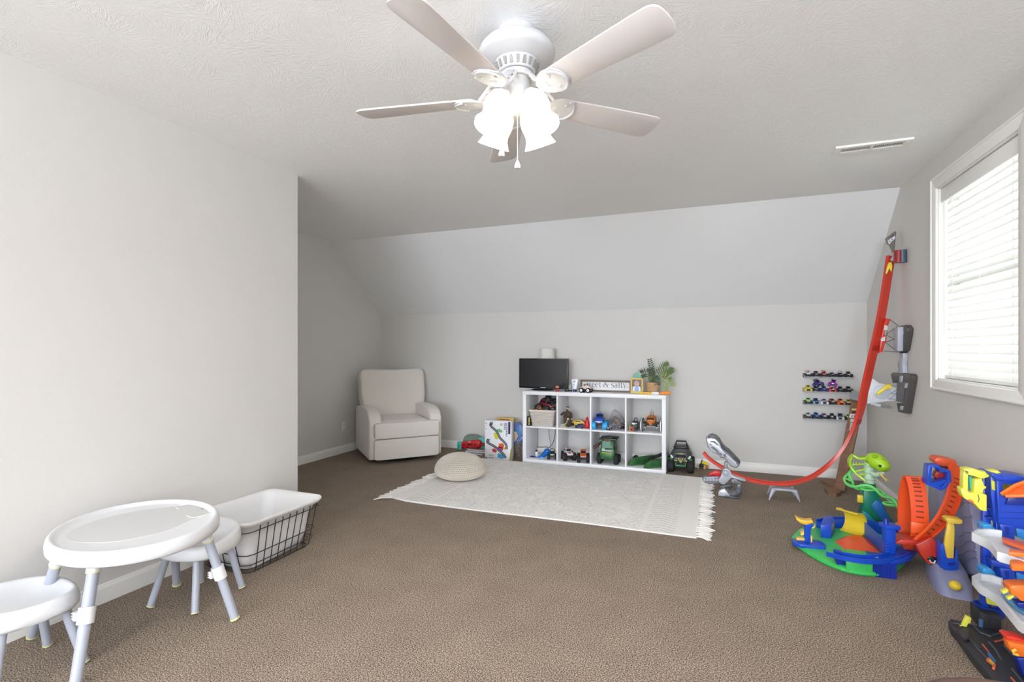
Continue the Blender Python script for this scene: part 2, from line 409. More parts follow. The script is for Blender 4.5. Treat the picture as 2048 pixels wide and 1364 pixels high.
BLIND = mat('white_vinyl_blind', 244, 243, 238, rough=0.4, trans=0.45)
bl = thing('window_blind', 'white slatted blind with a wide valance hanging in the right wall window', 'blind', (XR + 0.045, (WY0 + WY1) / 2, WZ0 + 0.012))
y0, y1 = WY0 + 0.014, WY1 - 0.014
bb = MB(); bb.box(XR + 0.004, y0, 2.13, XR + 0.014, y1, 2.213); bb.box(XR + 0.02, y0, 2.165, XR + 0.068, y1, 2.21)
part('valance', bb, TRIM, bl, True, bevel=0.002)
first = None; ns = 24; zb = 1.075; pitch = (2.135 - zb) / (ns - 1)
for i in range(ns):
    if first is None:
        bb = MB(); vs = []
        prof = [(-0.025, 0.0), (-0.013, 0.0022), (0, 0.003), (0.013, 0.0022), (0.025, 0.0), (0.025, -0.0025), (0, 0.0005), (-0.025, -0.0025)]
        for yy in (y0 + 0.006, y1 - 0.006):
            for a, h in prof: vs.append((a, yy, h))
        bb.add(vs, [tuple(range(8)), tuple(range(8, 16))] + [(k, (k + 1) % 8, 8 + (k + 1) % 8, 8 + k) for k in range(8)])
        me = bb.mesh('slat', BLIND); me.transform(T(0, -(WY0 + WY1) / 2, 0)); first = me
    o = bpy.data.objects.new('slat', first); C.objects.link(o); o.parent = bl
    tilt = R(66 + random.uniform(-4, 4) + (6 if i in (9, 16) else 0))
    o.matrix_local = T(0, 0, zb + i * pitch - (WZ0 + 0.012)) @ RX(R(random.uniform(-0.35, 0.35))) @ RY(-tilt)
bb = MB(); bb.rbox(XR + 0.022, y0 + 0.004, WZ0 + 0.012, XR + 0.068, y1 - 0.004, WZ0 + 0.032, 0.004); part('bottom_rail', bb, TRIM, bl, True)
for yy in (y0 + 0.12, (y0 + y1) / 2, y1 - 0.12):
    bb = MB(); bb.cyl((XR + 0.022, yy, WZ0 + 0.03), (XR + 0.022, yy, 2.17), 0.0012, n=6); part('ladder_cord', bb, TRIM, bl, True)
bb = MB(); bb.cyl((XR + 0.012, y1 - 0.035, 1.3), (XR + 0.012, y1 - 0.035, 2.13), 0.004, n=8); part('tilt_wand', bb, TRIM, bl, True)

# ---------------------------------------------------------------- ceiling vent, outlet
vt = thing('ceiling_vent', 'white slotted air register on the ceiling near the window', 'vent', (0.88, 3.655, ZC - 0.012))
bb = MB(); x0, x1, y0, y1 = 0.685, 1.075, 3.595, 3.715; z0, z1 = ZC - 0.012, ZC
for (xa, xb, ya, yb) in ((x0, x0 + 0.035, y0, y1), (x1 - 0.035, x1, y0, y1), (x0 + 0.035, x1 - 0.035, y0, y0 + 0.03), (x0 + 0.035, x1 - 0.035, y1 - 0.03, y1), (0.872, 0.888, y0 + 0.03, y1 - 0.03)):
    bb.box(xa, ya, z0, xb, yb, z1)
part('frame', bb, TRIM, vt, True, bevel=0.0)
bb = MB(); bb.box(x0 + 0.02, y0 + 0.02, ZC - 0.003, x1 - 0.02, y1 - 0.02, ZC - 0.001); part('backing', bb, mat('dark_duct', 60, 60, 60, rough=0.7), vt, True)
bb = MB()
for i in range(32):
    xx = x0 + 0.035 + (i + 0.5) * (x1 - x0 - 0.07) / 32
    if 0.868 < xx < 0.892: continue
    bb.box(-0.003, y0 + 0.03, -0.0007, 0.003, y1 - 0.03, 0.0007, T(xx, 0, ZC - 0.008) @ RY(R(62 if xx < 0.88 else -25)))
part('louver_slats', bb, TRIM, vt, True, kind='stuff')
bb = MB(); bb.ell((1.052, 3.62, z0), 0.006, 0.006, 0.003); part('screw', bb, TRIM, vt, True)

ol = thing('wall_outlet', 'white wall outlet on the shaded alcove wall beside the recliner', 'outlet', (XA, 4.86, 0.25))
bb = MB(); bb.rbox(XA, 4.825, 0.25, XA + 0.006, 4.895, 0.365, 0.003); part('cover_plate', bb, TRIM, ol, True)
for zz in (0.28, 0.335):
    bb = MB(); bb.lathe([(0.016, 0), (0.016, 0.0025), (0, 0.003)], 14, T(XA + 0.005, 4.86, zz) @ RY(R(90)), 1.1, 0.9)
    o = part('socket', bb, mat('outlet_grey', 226, 224, 220, rough=0.4), ol, True)
    bb = MB()
    for dy in (-0.006, 0.006): bb.box(XA + 0.0078, 4.86 + dy - 0.001, zz - 0.002, XA + 0.0083, 4.86 + dy + 0.001, zz + 0.007)
    part('slot', bb, mat('slot_dark', 40, 40, 40), o, True)

# ---------------------------------------------------------------- ceiling fan
FX, FY = -0.7057, 1.8377
FANW = mat('white_fan_enamel', 208, 208, 209, rough=0.35)
BLADE = mat('white_fan_blade', 218, 212, 209, rough=0.45)
SHADE = mat('lit_frosted_glass', 255, 244, 226, rough=0.3, emit=1.35)
fan = thing('ceiling_fan', 'white five-blade ceiling fan with lit glass shades and two pull chains', 'ceiling fan', (FX, FY, 1.93))
cen = T(FX, FY, 0)
bb = MB(); bb.lathe([(0.071, ZC), (0.073, 2.41), (0.07, 2.402)], 36, cen); part('canopy', bb, FANW, fan, True)
bb = MB(); bb.lathe([(0.07, 2.406), (0.088, 2.404), (0.108, 2.397), (0.126, 2.385), (0.140, 2.369), (0.147, 2.352), (0.146, 2.341), (0.134, 2.332), (0.11, 2.324), (0.09, 2.314), (0.05, 2.312)], 40, cen)
part('motor_housing', bb, FANW, fan, True, ang=50)
bb = MB(); bb.lathe([(0.085, 2.314), (0.07, 2.275), (0.03, 2.272)], 36, cen); o = part('vent_ring', bb, FANW, fan, True)
bb = MB()
for i in range(20):
    a = 2 * PI * i / 20 + 0.1
    bb.prism([(-0.007, 0.008), (0.007, 0.008), (0.004, 0.034), (-0.004, 0.034)] if i % 2 else [(-0.004, 0.008), (0.004, 0.008), (0.007, 0.034), (-0.007, 0.034)], 0.003,
             cen @ RZ(a) @ T(0.0716, 0, 2.274) @ RY(R(20)) @ RZ(R(90)) @ RX(R(90)))
part('vent_slots', bb, mat('vent_shadow_grey', 150, 146, 142), o, True)
bb = MB(); bb.lathe([(0.03, 2.274), (0.062, 2.272), (0.064, 2.258), (0.06, 2.252), (0.03, 2.25)], 32, cen); part('blade_hub', bb, FANW, fan, True)
bb = MB(); bb.lathe([(0.03, 2.252), (0.05, 2.25), (0.051, 2.19), (0.044, 2.178), (0.03, 2.165), (0.024, 2.13), (0.014, 2.118), (0, 2.115)], 30, cen); part('switch_housing', bb, FANW, fan, True)
outl = [(0.17, -0.05), (0.30, -0.058), (0.56, -0.069)] + [(0.60 + 0.056 * math.copysign(abs(math.cos(R(a))) ** 0.62, math.cos(R(a))), 0.070 * math.copysign(abs(math.sin(R(a))) ** 0.62, math.sin(R(a)))) for a in range(-84, 85, 12)] + [(0.56, 0.069), (0.30, 0.058), (0.17, 0.05), (0.155, 0.03), (0.155, -0.03)]
blade_me = iron_me = None
for k in range(5):
    a = 0.7918 + k * 2 * PI / 5
    M = RZ(a) @ T(0, 0, 2.178 - 1.93) @ RX(R(-12))
    if blade_me is None:
        bb = MB(); bb.prism(outl, 0.007); o = part('blade', bb, BLADE, fan, bevel=0.0015); o.matrix_local = M; blade_me = o
        bb = MB()                                          # openwork shield under the blade root and the arm to the hub
        sh = [(0.125, -0.018), (0.15, -0.046), (0.185, -0.06), (0.225, -0.056), (0.245, -0.03), (0.25, 0), (0.245, 0.03), (0.225, 0.056), (0.185, 0.06), (0.15, 0.046), (0.125, 0.018)]
        bb.prism(sh, 0.006, T(0, 0, -0.0065))
        bb.tube([(0.243 * math.cos(t) if False else 0.19 + 0.055 * math.cos(t), 0.056 * math.sin(t), -0.0085) for t in [R(q) for q in range(-75, 76, 15)]], 0.0045, 6)
        bb.sweep([(0.045, 0, 0.08), (0.07, 0, 0.076), (0.10, 0, 0.045), (0.13, 0, 0.004), (0.17, 0, -0.006)], [(-0.014, -0.004), (0.014, -0.004), (0.014, 0.004), (-0.014, 0.004)], (0, 1, 0))
        for q in (-1, 1):
            bb.tube([(0.06, q * 0.012, 0.075), (0.085, q * 0.034, 0.06), (0.11, q * 0.04, 0.03), (0.14, q * 0.04, -0.002)], 0.006, 6)
            for t in range(3): bb.tube([(0.075 + 0.018 * t, q * 0.01, 0.066 - 0.02 * t), (0.08 + 0.018 * t, q * 0.034, 0.056 - 0.02 * t)], 0.0035, 5)
        for q in (-0.03, 0.03): bb.ell((0.2, q, -0.008), 0.006, 0.006, 0.003)
        bb.ell((0.16, 0, -0.008), 0.006, 0.006, 0.003)
        iron_me = part('blade_iron', bb, FANW, o)
    else:
        o = inst(blade_me, fan, M); inst(iron_me, o)
shade_me = None
for a in (R(-114), R(-24), R(66), R(156)):
    d = Vector((math.cos(a), math.sin(a), 0))
    bb = MB(); bb.tube([(FX + d.x * 0.03, FY + d.y * 0.03, 2.165), (FX + d.x * 0.055, FY + d.y * 0.055, 2.176), (FX + d.x * 0.068, FY + d.y * 0.068, 2.172)], 0.013, 8)
    M2 = T(d.x * 0.07, d.y * 0.07, 2.178 - 1.93) @ RZ(a) @ RY(R(-24))
    bb.cyl((0, 0, 0.004), (0, 0, -0.028), 0.024, 0.028, 14, M=T(FX, FY, 1.93) @ M2)
    part('lamp_holder', bb, FANW, fan, True)
    if shade_me is None:
        bb = MB(); pr = [(0.022, -0.008), (0.034, -0.012), (0.05, -0.026), (0.0595, -0.05), (0.061, -0.075), (0.056, -0.098), (0.0535, -0.112), (0.056, -0.128), (0.062, -0.145), (0.069, -0.158)]
        pr = [(r_ * 0.9, z_) for r_, z_ in pr]; bb.shell(pr, 40, rf=lambda t, j: 1 + (0.05 * abs(math.cos(2.5 * t)) if j > 7 else 0))
        shade_me = part('lamp_shade', bb, SHADE, fan, label='frosted glass bell shade, lit'); shade_me.matrix_local = M2
    else: inst(shade_me, fan, M2)
    bl_ = bpy.data.lights.new('bulb', 'POINT'); bl_.energy = 9; bl_.color = (1.0, 0.93, 0.86); bl_.shadow_soft_size = 0.025
    bo = bpy.data.objects.new('bulb', bl_); C.objects.link(bo); bo.parent = fan; bo.matrix_local = M2 @ T(0, 0, -0.12)
for (u, dv, zt, zk) in ((1003, 1.84, 2.19, 1.917), (1035, 1.9, 2.14, 1.895)):
    q = ray(u, 300); p = Vector((0, 0, H)) + q * dv
    bb = MB(); bb.cyl((p.x, p.y, zk + 0.02), (p.x, p.y, zt), 0.0009, n=6)
    for i in range(int((zt - zk) / 0.006)): bb.ell((p.x, p.y, zk + 0.02 + 0.006 * i), 0.0018, nu=6, nv=4)
    o = part('pull_chain', bb, FANW, fan, True)
    bb = MB(); bb.lathe([(0, zk - 0.008), (0.009, zk - 0.007), (0.0115, zk), (0.009, zk + 0.009), (0.004, zk + 0.02), (0.0015, zk + 0.026), (0, zk + 0.027)], 16, T(p.x, p.y, 0))
    part('pull_knob', bb, FANW, o, True)

# ---------------------------------------------------------------- children's table and stools
WP = mat('white_matt_plastic', 222, 222, 223, rough=0.42)
LEG = mat('grey_leg_plastic', 168, 172, 182, rough=0.35)
RING = mat('pale_yellow_ring', 214, 214, 150, rough=0.5)
tab = thing('activity_table', 'white oval activity table with a grey inlay and grey legs by the left wall', 'table', (-2.30, 1.455, 0))
bb = MB(); bb.lathe([(0.05, 0.424), (0.30, 0.424), (0.322, 0.416), (0.334, 0.424), (0.336, 0.445), (0.331, 0.466), (0.324, 0.4745), (0.316, 0.476), (0.308, 0.472), (0.300, 0.4635), (0.285, 0.461), (0.05, 0.461)], 72,
              T(-2.30, 1.455, 0) @ RZ(R(-30)), 1.095, 0.90)
part('tabletop', bb, WP, tab, True, ang=60)
pan = [(131, 1073), (139, 1081), (165, 1085), (220, 1084), (270, 1077), (330, 1062), (375, 1043), (400, 1033), (424, 1022), (421, 1012), (400, 1008), (360, 1012), (300, 1019), (240, 1029), (190, 1042), (150, 1058)]
pp = spline([FL(u, v, 0.4612) for u, v in pan] + [FL(131, 1073, 0.4612)], 5)[:-1]
bb = MB(); bb.prism([(p.x, p.y) for p in pp], 0.0018, T(0, 0, 0.4605)); part('grey_inlay', bb, mat('pale_grey_inlay', 206, 206, 204, rough=0.5), tab, True)
lid = spline([FL(u, v, 0.4625) for u, v in [(357, 1018), (352, 1013), (366, 1010), (392, 1007), (416, 1012), (424, 1022), (410, 1030), (386, 1035), (374, 1031)]], 5)
bb = MB(); bb.tube(lid, 0.0022, 6); part('lid_rim', bb, mat('lid_grey', 222, 222, 220, rough=0.4), tab, True)
p = FL(404, 1018, 0.463); bb = MB(); bb.ell(p, 0.004, 0.004, 0.002); part('lid_rivet', bb, mat('rivet_dark', 90, 90, 90), tab, True)
def leg(parent, top, foot, r=0.0185, sleeve=0.14, clamp=None, name='leg'):
    top = Vector(top); foot = Vector(foot) + Vector((0, 0, 0.0055)); L = lambda t: top.lerp(foot, t)
    bb = MB(); bb.cyl(L(0), L(1), r, r * 0.93, 18); o = part(name, bb, LEG, parent, True)
    if sleeve:
        bb = MB(); bb.cyl(L(-0.02), L(sleeve), r * 1.16, r * 1.16, 18); part('leg_sleeve', bb, WP, o, True, label='white sleeve')
        bb = MB(); bb.cyl(L(sleeve), L(sleeve + 0.012), r * 1.18, n=18); part('sleeve_ring', bb, RING, o, True)
    if clamp:
        ax = (foot - top).normalized(); u_ = ax.orthogonal().normalized()
        bb = MB(); bb.cyl(L(clamp), L(clamp + 0.13), r * 1.32, n=18)
        sd = ax.cross(Vector((0.5, -0.8, 0))).normalized()
        p = L(clamp + 0.065) + sd * r * 1.5; bb.bc((0, 0, 0), (0.016, 0.02, 0.03), T(*p))
        for q in (-0.01, 0.0, 0.01): bb.bc((0, 0, q), (0.024, 0.012, 0.004), T(*(p + sd * 0.006)))
        part('leg_clamp', bb, WP, o, True, label='white clamp collar')
    bb = MB(); bb.cyl(L(0.982), L(1.0), r * 1.04, n=18); part('foot_ring', bb, RING, o, True)
    return o
leg(tab, FL(192, 1110, 0.43), (-2.12, 1.123, 0), 0.0205, 0.13, 0.40)
leg(tab, FL(407, 1055, 0.43), (-2.0, 1.68, 0), 0.0195, 0.14, 0.42)
leg(tab, FL(120, 1105, 0.43), (-2.675, 1.264, 0), 0.0195, 0.12, 0.46)
leg(tab, (-2.445, 1.70, 0.43), (-2.571, 1.815, 0), 0.0195, 0.12, 0.46)

def stool(cx, cy, bd, hb, label, rot, tops):
    st = thing('stool', label, 'stool', (cx, cy, 0), 0, 'low grey-legged children stools')
    bb = MB()
    def rf(t, j): return (abs(math.cos(t)) ** 2.9 + abs(math.sin(t)) ** 2.9) ** (-1 / 2.9)
    zl = [(0.04, 0.236), (0.132, 0.236), (0.15, 0.234), (0.158, 0.245), (0.159, 0.262), (0.155, 0.285), (0.149, 0.297), (0.141, 0.300), (0.132, 0.295), (0.118, 0.283), (0.09, 0.274), (0.05, 0.270), (0.001, 0.269)]
    bb.lathe(zl, 56, RZ(rot), rf=rf)
    bdv = Vector((bd[0], bd[1], 0)).normalized()
    for v in bb.bm.verts:
        rr_ = math.hypot(v.co.x, v.co.y)
        k = max(0.0, min(1.0, (v.co.x * bdv.x + v.co.y * bdv.y + 0.10) / 0.26)) ** 1.5
        v.co.z += hb * k * (1.0 if v.co.z > 0.28 else max(0, (v.co.z - 0.24) / 0.04) * 0.75) * (1 if rr_ > 0.09 else 0.3)
    part('seat', bb, WP, st, ang=60)
    for (fx, fy) in tops:
        leg(st, (cx + (fx - cx) * 0.66, cy + (fy - cy) * 0.66, 0.24), (fx, fy, 0), 0.0165, 0)
    return st
stool(-2.345, 1.775, (-0.45, 0.9), 0.055, 'white stool tucked under the table on the side of the laundry basket', R(10), [(-2.468, 1.615), (-2.213, 1.647), (-2.236, 1.918), (-2.49, 1.885)])
stool(-2.40, 1.10, (-0.7, -0.6), 0.03, 'white stool at the near end of the table, cut off by the picture edge', R(-8), [(-2.541, 1.251), (-2.268, 1.235), (-2.26, 0.955), (-2.545, 0.965)])

# ---------------------------------------------------------------- laundry basket
def rrect(x0, x1, y0, y1, r, n=5):
    out = []
    for cx, cy, a in ((x1 - r, y1 - r, 0), (x0 + r, y1 - r, 90), (x0 + r, y0 + r, 180), (x1 - r, y0 + r, 270)):
        for i in range(n + 1): out.append((cx + r * math.cos(R(a + 90 * i / n)), cy + r * math.sin(R(a + 90 * i / n))))
    return out
def bk(t, out=0.0):                        # basket cross-section at height fraction t
    l = lambda a, b_: a + (b_ - a) * t
    return rrect(l(-2.665, -2.70) - out * 0.8, l(-2.345, -2.295) + out, l(2.045, 1.985) - out, l(2.475, 2.515) + out, l(0.05, 0.06), 6)
def loft(bb, rows, cap0=True, cap1=False):
    vs = []; n = len(rows[0][1])
    for z, ring_ in rows: vs += [(x, y, z) for x, y in ring_]
    fs = []
    for j in range(len(rows) - 1):
        for i in range(n): fs.append((j * n + i, j * n + (i + 1) % n, (j + 1) * n + (i + 1) % n, (j + 1) * n + i))
    if cap0: fs.append(tuple(range(n - 1, -1, -1)))
    if cap1: fs.append(tuple(range((len(rows) - 1) * n, len(rows) * n)))
    bb.add(vs, fs)
bas = thing('laundry_basket', 'black wire laundry basket with a white fabric liner by the left wall', 'basket', (-2.5, 2.26, 0))
LINER = mat('white_cotton_liner', 228, 227, 226, rough=0.9, bump=0.35, bscale=38)
bb = MB()
loft(bb, [(0.016, bk(0, -0.012)), (0.10, bk(0.35, -0.004)), (0.2, bk(0.7, -0.006)), (0.262, bk(0.95, 0.004)), (0.276, bk(1, 0.022)), (0.292, bk(1, 0.034)), (0.301, bk(1, 0.033)), (0.303, bk(1, 0.026)), (0.29, bk(1, 0.008)), (0.255, bk(0.95, -0.008)), (0.2, bk(0.7, -0.012)), (0.1, bk(0.35, -0.012)), (0.024, bk(0, -0.02))], True, True)
for v in bb.bm.verts:
    v.co.x += 0.004 * math.sin(v.co.y * 31 + v.co.z * 20); v.co.z += 0.004 * math.sin(v.co.y * 17 + 1) * (v.co.z > 0.25)
part('liner', bb, LINER, bas, True, ang=70)
bb = MB(); r = 0.0026
def sm(pts): return [Vector(p) for p in pts]
for z, t in ((0.005, 0.0), (0.047, 0.17), (0.104, 0.38), (0.238, 0.88)):
    bb.tube([(x, y + (0.012 if y > 2.3 else 0), z) for x, y in bk(t, 0.008)], r * (1.3 if z < 0.01 else 1), 6, True)
for i in range(9):
    y = 2.095 + i * 0.049
    for s_ in (0, 1):
        x0 = -2.345 + 0.004 if s_ else -2.670; x1 = -2.295 + 0.006 if s_ else -2.708
        yy = y + (y - 2.26) * 0.08
        bb.tube([(x0, y, 0.004), (x0 + (x1 - x0), yy, 0.272)], r, 6)
for i in range(5):
    x = -2.61 + i * 0.056
    bb.tube([(x, 2.041, 0.004), (x - 0.004, 1.981, 0.272)], r, 6); bb.tube([(x, 2.492, 0.004), (x, 2.534, 0.272)], r, 6)
for z, t in ((0.238, 0.88), (0.104, 0.38), (0.047, 0.17)):  # end loops
    yb = 2.475 + 0.04 * t + 0.016
    bb.tube([(-2.33 + 0.04 * t, yb, z), (-2.35, yb + 0.03, z + 0.002), (-2.45, yb + 0.036, z + 0.002), (-2.52, yb, z)], r, 6)
part('wire_frame', bb, mat('black_wire', 38, 36, 36, rough=0.45), bas, True)

# ---------------------------------------------------------------- recliner
UPH = mat('oatmeal_upholstery', 222, 215, 206, rough=0.95, bump=0.25, bscale=420, noise=0.03, nscale=60, sheen=0.2)
rec = thing('recliner_chair', 'cream upholstered swivel recliner in the alcove corner', 'chair', (-3.377, 4.972, 0), R(49))
bb = MB(); bb.lathe([(0.30, 0), (0.30, 0.012), (0.285, 0.022), (0.10, 0.03), (0.08, 0.07)], 40); bb.ring((0, 0, 0.01), 0.31, 0.01, n=40)
part('swivel_base', bb, mat('black_metal_base', 24, 24, 26, rough=0.5), rec)
bb = MB(); bb.rbox(-0.27, -0.34, 0.055, 0.27, 0.36, 0.30, 0.02); part('seat_frame', bb, UPH, rec)
for sgn in (-1, 1):
    prof = [(-0.375, 0.045), (0.36, 0.06), (0.38, 0.30), (0.36, 0.55), (0.12, 0.578), (-0.12, 0.578), (-0.25, 0.563), (-0.33, 0.53), (-0.375, 0.468), (-0.385, 0.41)]
    x0 = 0.265 if sgn > 0 else -0.40
    bb = MB(); bb.prism(prof, 0.135, YZ(x0)); o = part('arm', bb, UPH, rec, bevel=0.022, seg=3, ang=50)
    bb = MB(); xs = x0 + (0.005 if sgn > 0 else 0.13)
    for xs in (x0 + 0.012, x0 + 0.123):
        bb.tube([(xs, y, z) for y, z in [(-0.374, 0.06), (-0.384, 0.41), (-0.374, 0.468), (-0.33, 0.528), (-0.25, 0.561), (-0.12, 0.575)]], 0.0035, 6)
    part('arm_piping', bb, UPH, o)
bb = MB(); bb.ell((0, -0.395, 0.157), 0.352, 0.04, 0.108, nu=44, nv=20, e1=0.15, e2=0.13); part('footrest_panel', bb, UPH, rec, ang=60)
bb = MB(); bb.ell((0, -0.375, 0.355), 0.354, 0.085, 0.084, nu=44, nv=20, e1=0.2, e2=0.16); bb.ell((0, -0.10, 0.36), 0.262, 0.33, 0.1, nu=44, nv=20, e1=0.35, e2=0.22)
o = part('seat_cushion', bb, UPH, rec, ang=60)
bb = MB()
for z in (0.425, 0.288): bb.tube([(-0.345, -0.40, z), (-0.33, -0.448, z), (0, -0.457, z + 0.002), (0.33, -0.448, z), (0.345, -0.40, z)], 0.004, 6)
part('cushion_piping', bb, UPH, o)
Mb = T(0.025, 0.20, 0.40) @ RX(R(-13))
bb = MB(); bb.ell((0, 0.07, 0.27), 0.382, 0.115, 0.325, Mb, 48, 28, 0.22, 0.15)
for v in bb.bm.verts:                          # broader shoulders, pulled-in waist, slightly dished top
    q = Mb.inverted() @ v.co
    k = 1.0 if q.z > 0.16 else 0.80 + 0.20 * max(0, min(1, (q.z + 0.05) / 0.21))
    q.x *= k * (1.0 + 0.012 * math.sin(q.z * 14)); q.z -= 0.018 * math.cos(q.x * 4.2) * (q.z > 0.45) - 0.006
    v.co = Mb @ q
o = part('backrest', bb, UPH, rec, ang=60)
bb = MB(); bb.tube([Mb @ Vector((x, y, z)) for x, y, z in [(-0.34, 0.0, 0.06), (-0.378, 0.0, 0.30), (-0.374, 0.0, 0.53), (-0.34, 0.0, 0.575), (-0.1, 0.0, 0.572), (0.1, 0.0, 0.572), (0.34, 0.0, 0.575), (0.374, 0.0, 0.53), (0.378, 0.0, 0.30), (0.34, 0.0, 0.06)]], 0.005, 6)
part('back_piping', bb, UPH, o)

# ---------------------------------------------------------------- rug and pouf
def rug_mat():
    m, nt, p = nodemat('cream_carved_rug')
    tc = N(nt, 'ShaderNodeTexCoord'); sx = N(nt, 'ShaderNodeSeparateXYZ'); nt.links.new(tc.outputs['Object'], sx.inputs[0])
    X, Y = sx.outputs[0], sx.outputs[1]
    v = N(nt, 'ShaderNodeTexVoronoi', voronoi_dimensions='2D', distance='CHEBYCHEV', Scale=4.6, Randomness=0.75); nt.links.new(tc.outputs['Object'], v.inputs['Vector'])
    sc = N(nt, 'ShaderNodeSeparateColor'); nt.links.new(v.outputs['Color'], sc.inputs[0])
    sgn = math_n(nt, 'MULTIPLY_ADD', math_n(nt, 'GREATER_THAN', sc.outputs[0], 0.5), 2.0); sgn.node.inputs[2].default_value = -1.0
    u = math_n(nt, 'ADD', X, math_n(nt, 'MULTIPLY', Y, sgn))
    st = math_n(nt, 'GREATER_THAN', math_n(nt, 'SINE', math_n(nt, 'MULTIPLY', u, 175.0)), 0.35)
    n1 = N(nt, 'ShaderNodeTexNoise', Scale=7.0, Detail=3.0); nt.links.new(tc.outputs['Object'], n1.inputs['Vector'])
    n2 = N(nt, 'ShaderNodeTexNoise', Scale=60.0, Detail=3.0); nt.links.new(tc.outputs['Object'], n2.inputs['Vector'])
    mk = math_n(nt, 'MULTIPLY', math_n(nt, 'GREATER_THAN', n1.outputs[0], 0.42), math_n(nt, 'GREATER_THAN', n2.outputs[0], 0.45))
    ed = N(nt, 'ShaderNodeTexVoronoi', voronoi_dimensions='2D', feature='DISTANCE_TO_EDGE', Scale=4.6, Randomness=0.75); nt.links.new(tc.outputs['Object'], ed.inputs['Vector'])
    el = math_n(nt, 'MULTIPLY', math_n(nt, 'LESS_THAN', ed.outputs[0], 0.018), math_n(nt, 'GREATER_THAN', n2.outputs[0], 0.47))
    body = math_n(nt, 'MAXIMUM', math_n(nt, 'MULTIPLY', st, mk), el)
    inb = math_n(nt, 'LESS_THAN', math_n(nt, 'ABSOLUTE', X), 0.80)
    ax = math_n(nt, 'ABSOLUTE', math_n(nt, 'SUBTRACT', math_n(nt, 'ABSOLUTE', X), 0.93))
    ch = math_n(nt, 'GREATER_THAN', math_n(nt, 'SINE', math_n(nt, 'MULTIPLY', math_n(nt, 'ADD', Y, math_n(nt, 'MULTIPLY', ax, 0.45)), 130.0)), 0.55)
    chm = math_n(nt, 'MULTIPLY', math_n(nt, 'MULTIPLY', ch, math_n(nt, 'LESS_THAN', ax, 0.10)), math_n(nt, 'GREATER_THAN', n2.outputs[0], 0.42))
    f = math_n(nt, 'MAXIMUM', math_n(nt, 'MULTIPLY', body, inb), chm)
    mx = N(nt, 'ShaderNodeMix', data_type='RGBA'); mx.inputs[6].default_value = rgb(246, 243, 238); mx.inputs[7].default_value = rgb(186, 184, 188)
    nt.links.new(math_n(nt, 'MULTIPLY', f, 0.48), mx.inputs[0]); nt.links.new(mx.outputs[2], p.inputs['Base Color'])
    p.inputs['Roughness'].default_value = 1.0; p.inputs['Specular IOR Level'].default_value = 0.1
    n3 = N(nt, 'ShaderNodeTexNoise', Scale=150.0, Detail=3.0); nt.links.new(tc.outputs['Object'], n3.inputs['Vector'])
    bp = N(nt, 'ShaderNodeBump', Strength=0.5, Distance=0.006); nt.links.new(math_n(nt, 'SUBTRACT', n3.outputs[0], math_n(nt, 'MULTIPLY', f, 0.6)), bp.inputs['Height']); nt.links.new(bp.outputs[0], p.inputs['Normal'])
    return m
RUG = rug_mat(); TAS = mat('cream_cotton_fringe', 238, 234, 228, rough=1.0)
rug = thing('rug', 'cream carved area rug with fringed ends in front of the cube shelf', 'rug', (-1.27, 4.305, 0.0))
bb = MB(); nx, ny = 60, 34; vs = []; fs = []
def rugz(x, y): return 0.011 + 0.0035 * math.sin(3.1 * x + 1.3 * y) * math.cos(2.2 * y - x) + (0.006 * math.exp(-((x + 1.165) ** 2 + (y + 0.81) ** 2) / 0.02))
for j in range(ny + 1):
    for i in range(nx + 1):
        x = -1.165 + 2.33 * i / nx; y = -0.822 + 1.644 * j / ny
        sk = 0.012 * math.sin(2.5 * x)
        rr_ = 0
        if j == 0 and i < 4: rr_ = 0.008 * (4 - i)
        vs.append((x, y + sk + rr_, rugz(x, y)))
n0 = len(vs)
for j in range(ny):
    for i in range(nx):
        a = j * (nx + 1) + i; fs.append((a, a + 1, a + nx + 2, a + nx + 1))
bd = [i for i in range(nx + 1)] + [j * (nx + 1) + nx for j in range(1, ny + 1)] + [ny * (nx + 1) + i for i in range(nx - 1, -1, -1)] + [j * (nx + 1) for j in range(ny - 1, 0, -1)]
for q in bd: vs.append((vs[q][0], vs[q][1], 0.001))
for i in range(len(bd)): fs.append((bd[i], n0 + i, n0 + (i + 1) % len(bd), bd[(i + 1) % len(bd)]))
bb.add(vs, fs); part('rug_field', bb, RUG, rug, ang=60)
bb = MB()
edge = [(-1.165 + 2.33 * i / 40, -0.822 + 0.012 * math.sin(2.5 * (-1.165 + 2.33 * i / 40)) + (0.024 if i == 0 else (0.012 if i == 1 else 0)), rugz(-1.165 + 2.33 * i / 40, -0.822) - 0.004) for i in range(41)]
bb.tube(edge, 0.005, 6); part('bound_edge', bb, TAS, rug)
tm = []
for k in range(3):
    bb = MB()
    for q in range(7):
        a = R((q - 3) * 7 + random.uniform(-4, 4)); L = random.uniform(0.075, 0.105)
        bb.tube([(0, (q - 3) * 0.0018, 0.008), (L * 0.5 * math.cos(a), (q - 3) * 0.003 + L * 0.5 * math.sin(a), 0.009 + random.uniform(0, 0.004)), (L * math.cos(a), (q - 3) * 0.003 + L * math.sin(a) + random.uniform(-0.006, 0.006), 0.004)], [0.0032, 0.0036, 0.0026], 5)
    bb.ell((0.006, 0, 0.009), 0.009, 0.008, 0.006, nu=8, nv=5)
    o = part('tassel', bb, TAS, rug); tm.append(o); o.matrix_local = T(1.16, -0.80 + 0.0475 * k, 0)
i = 3
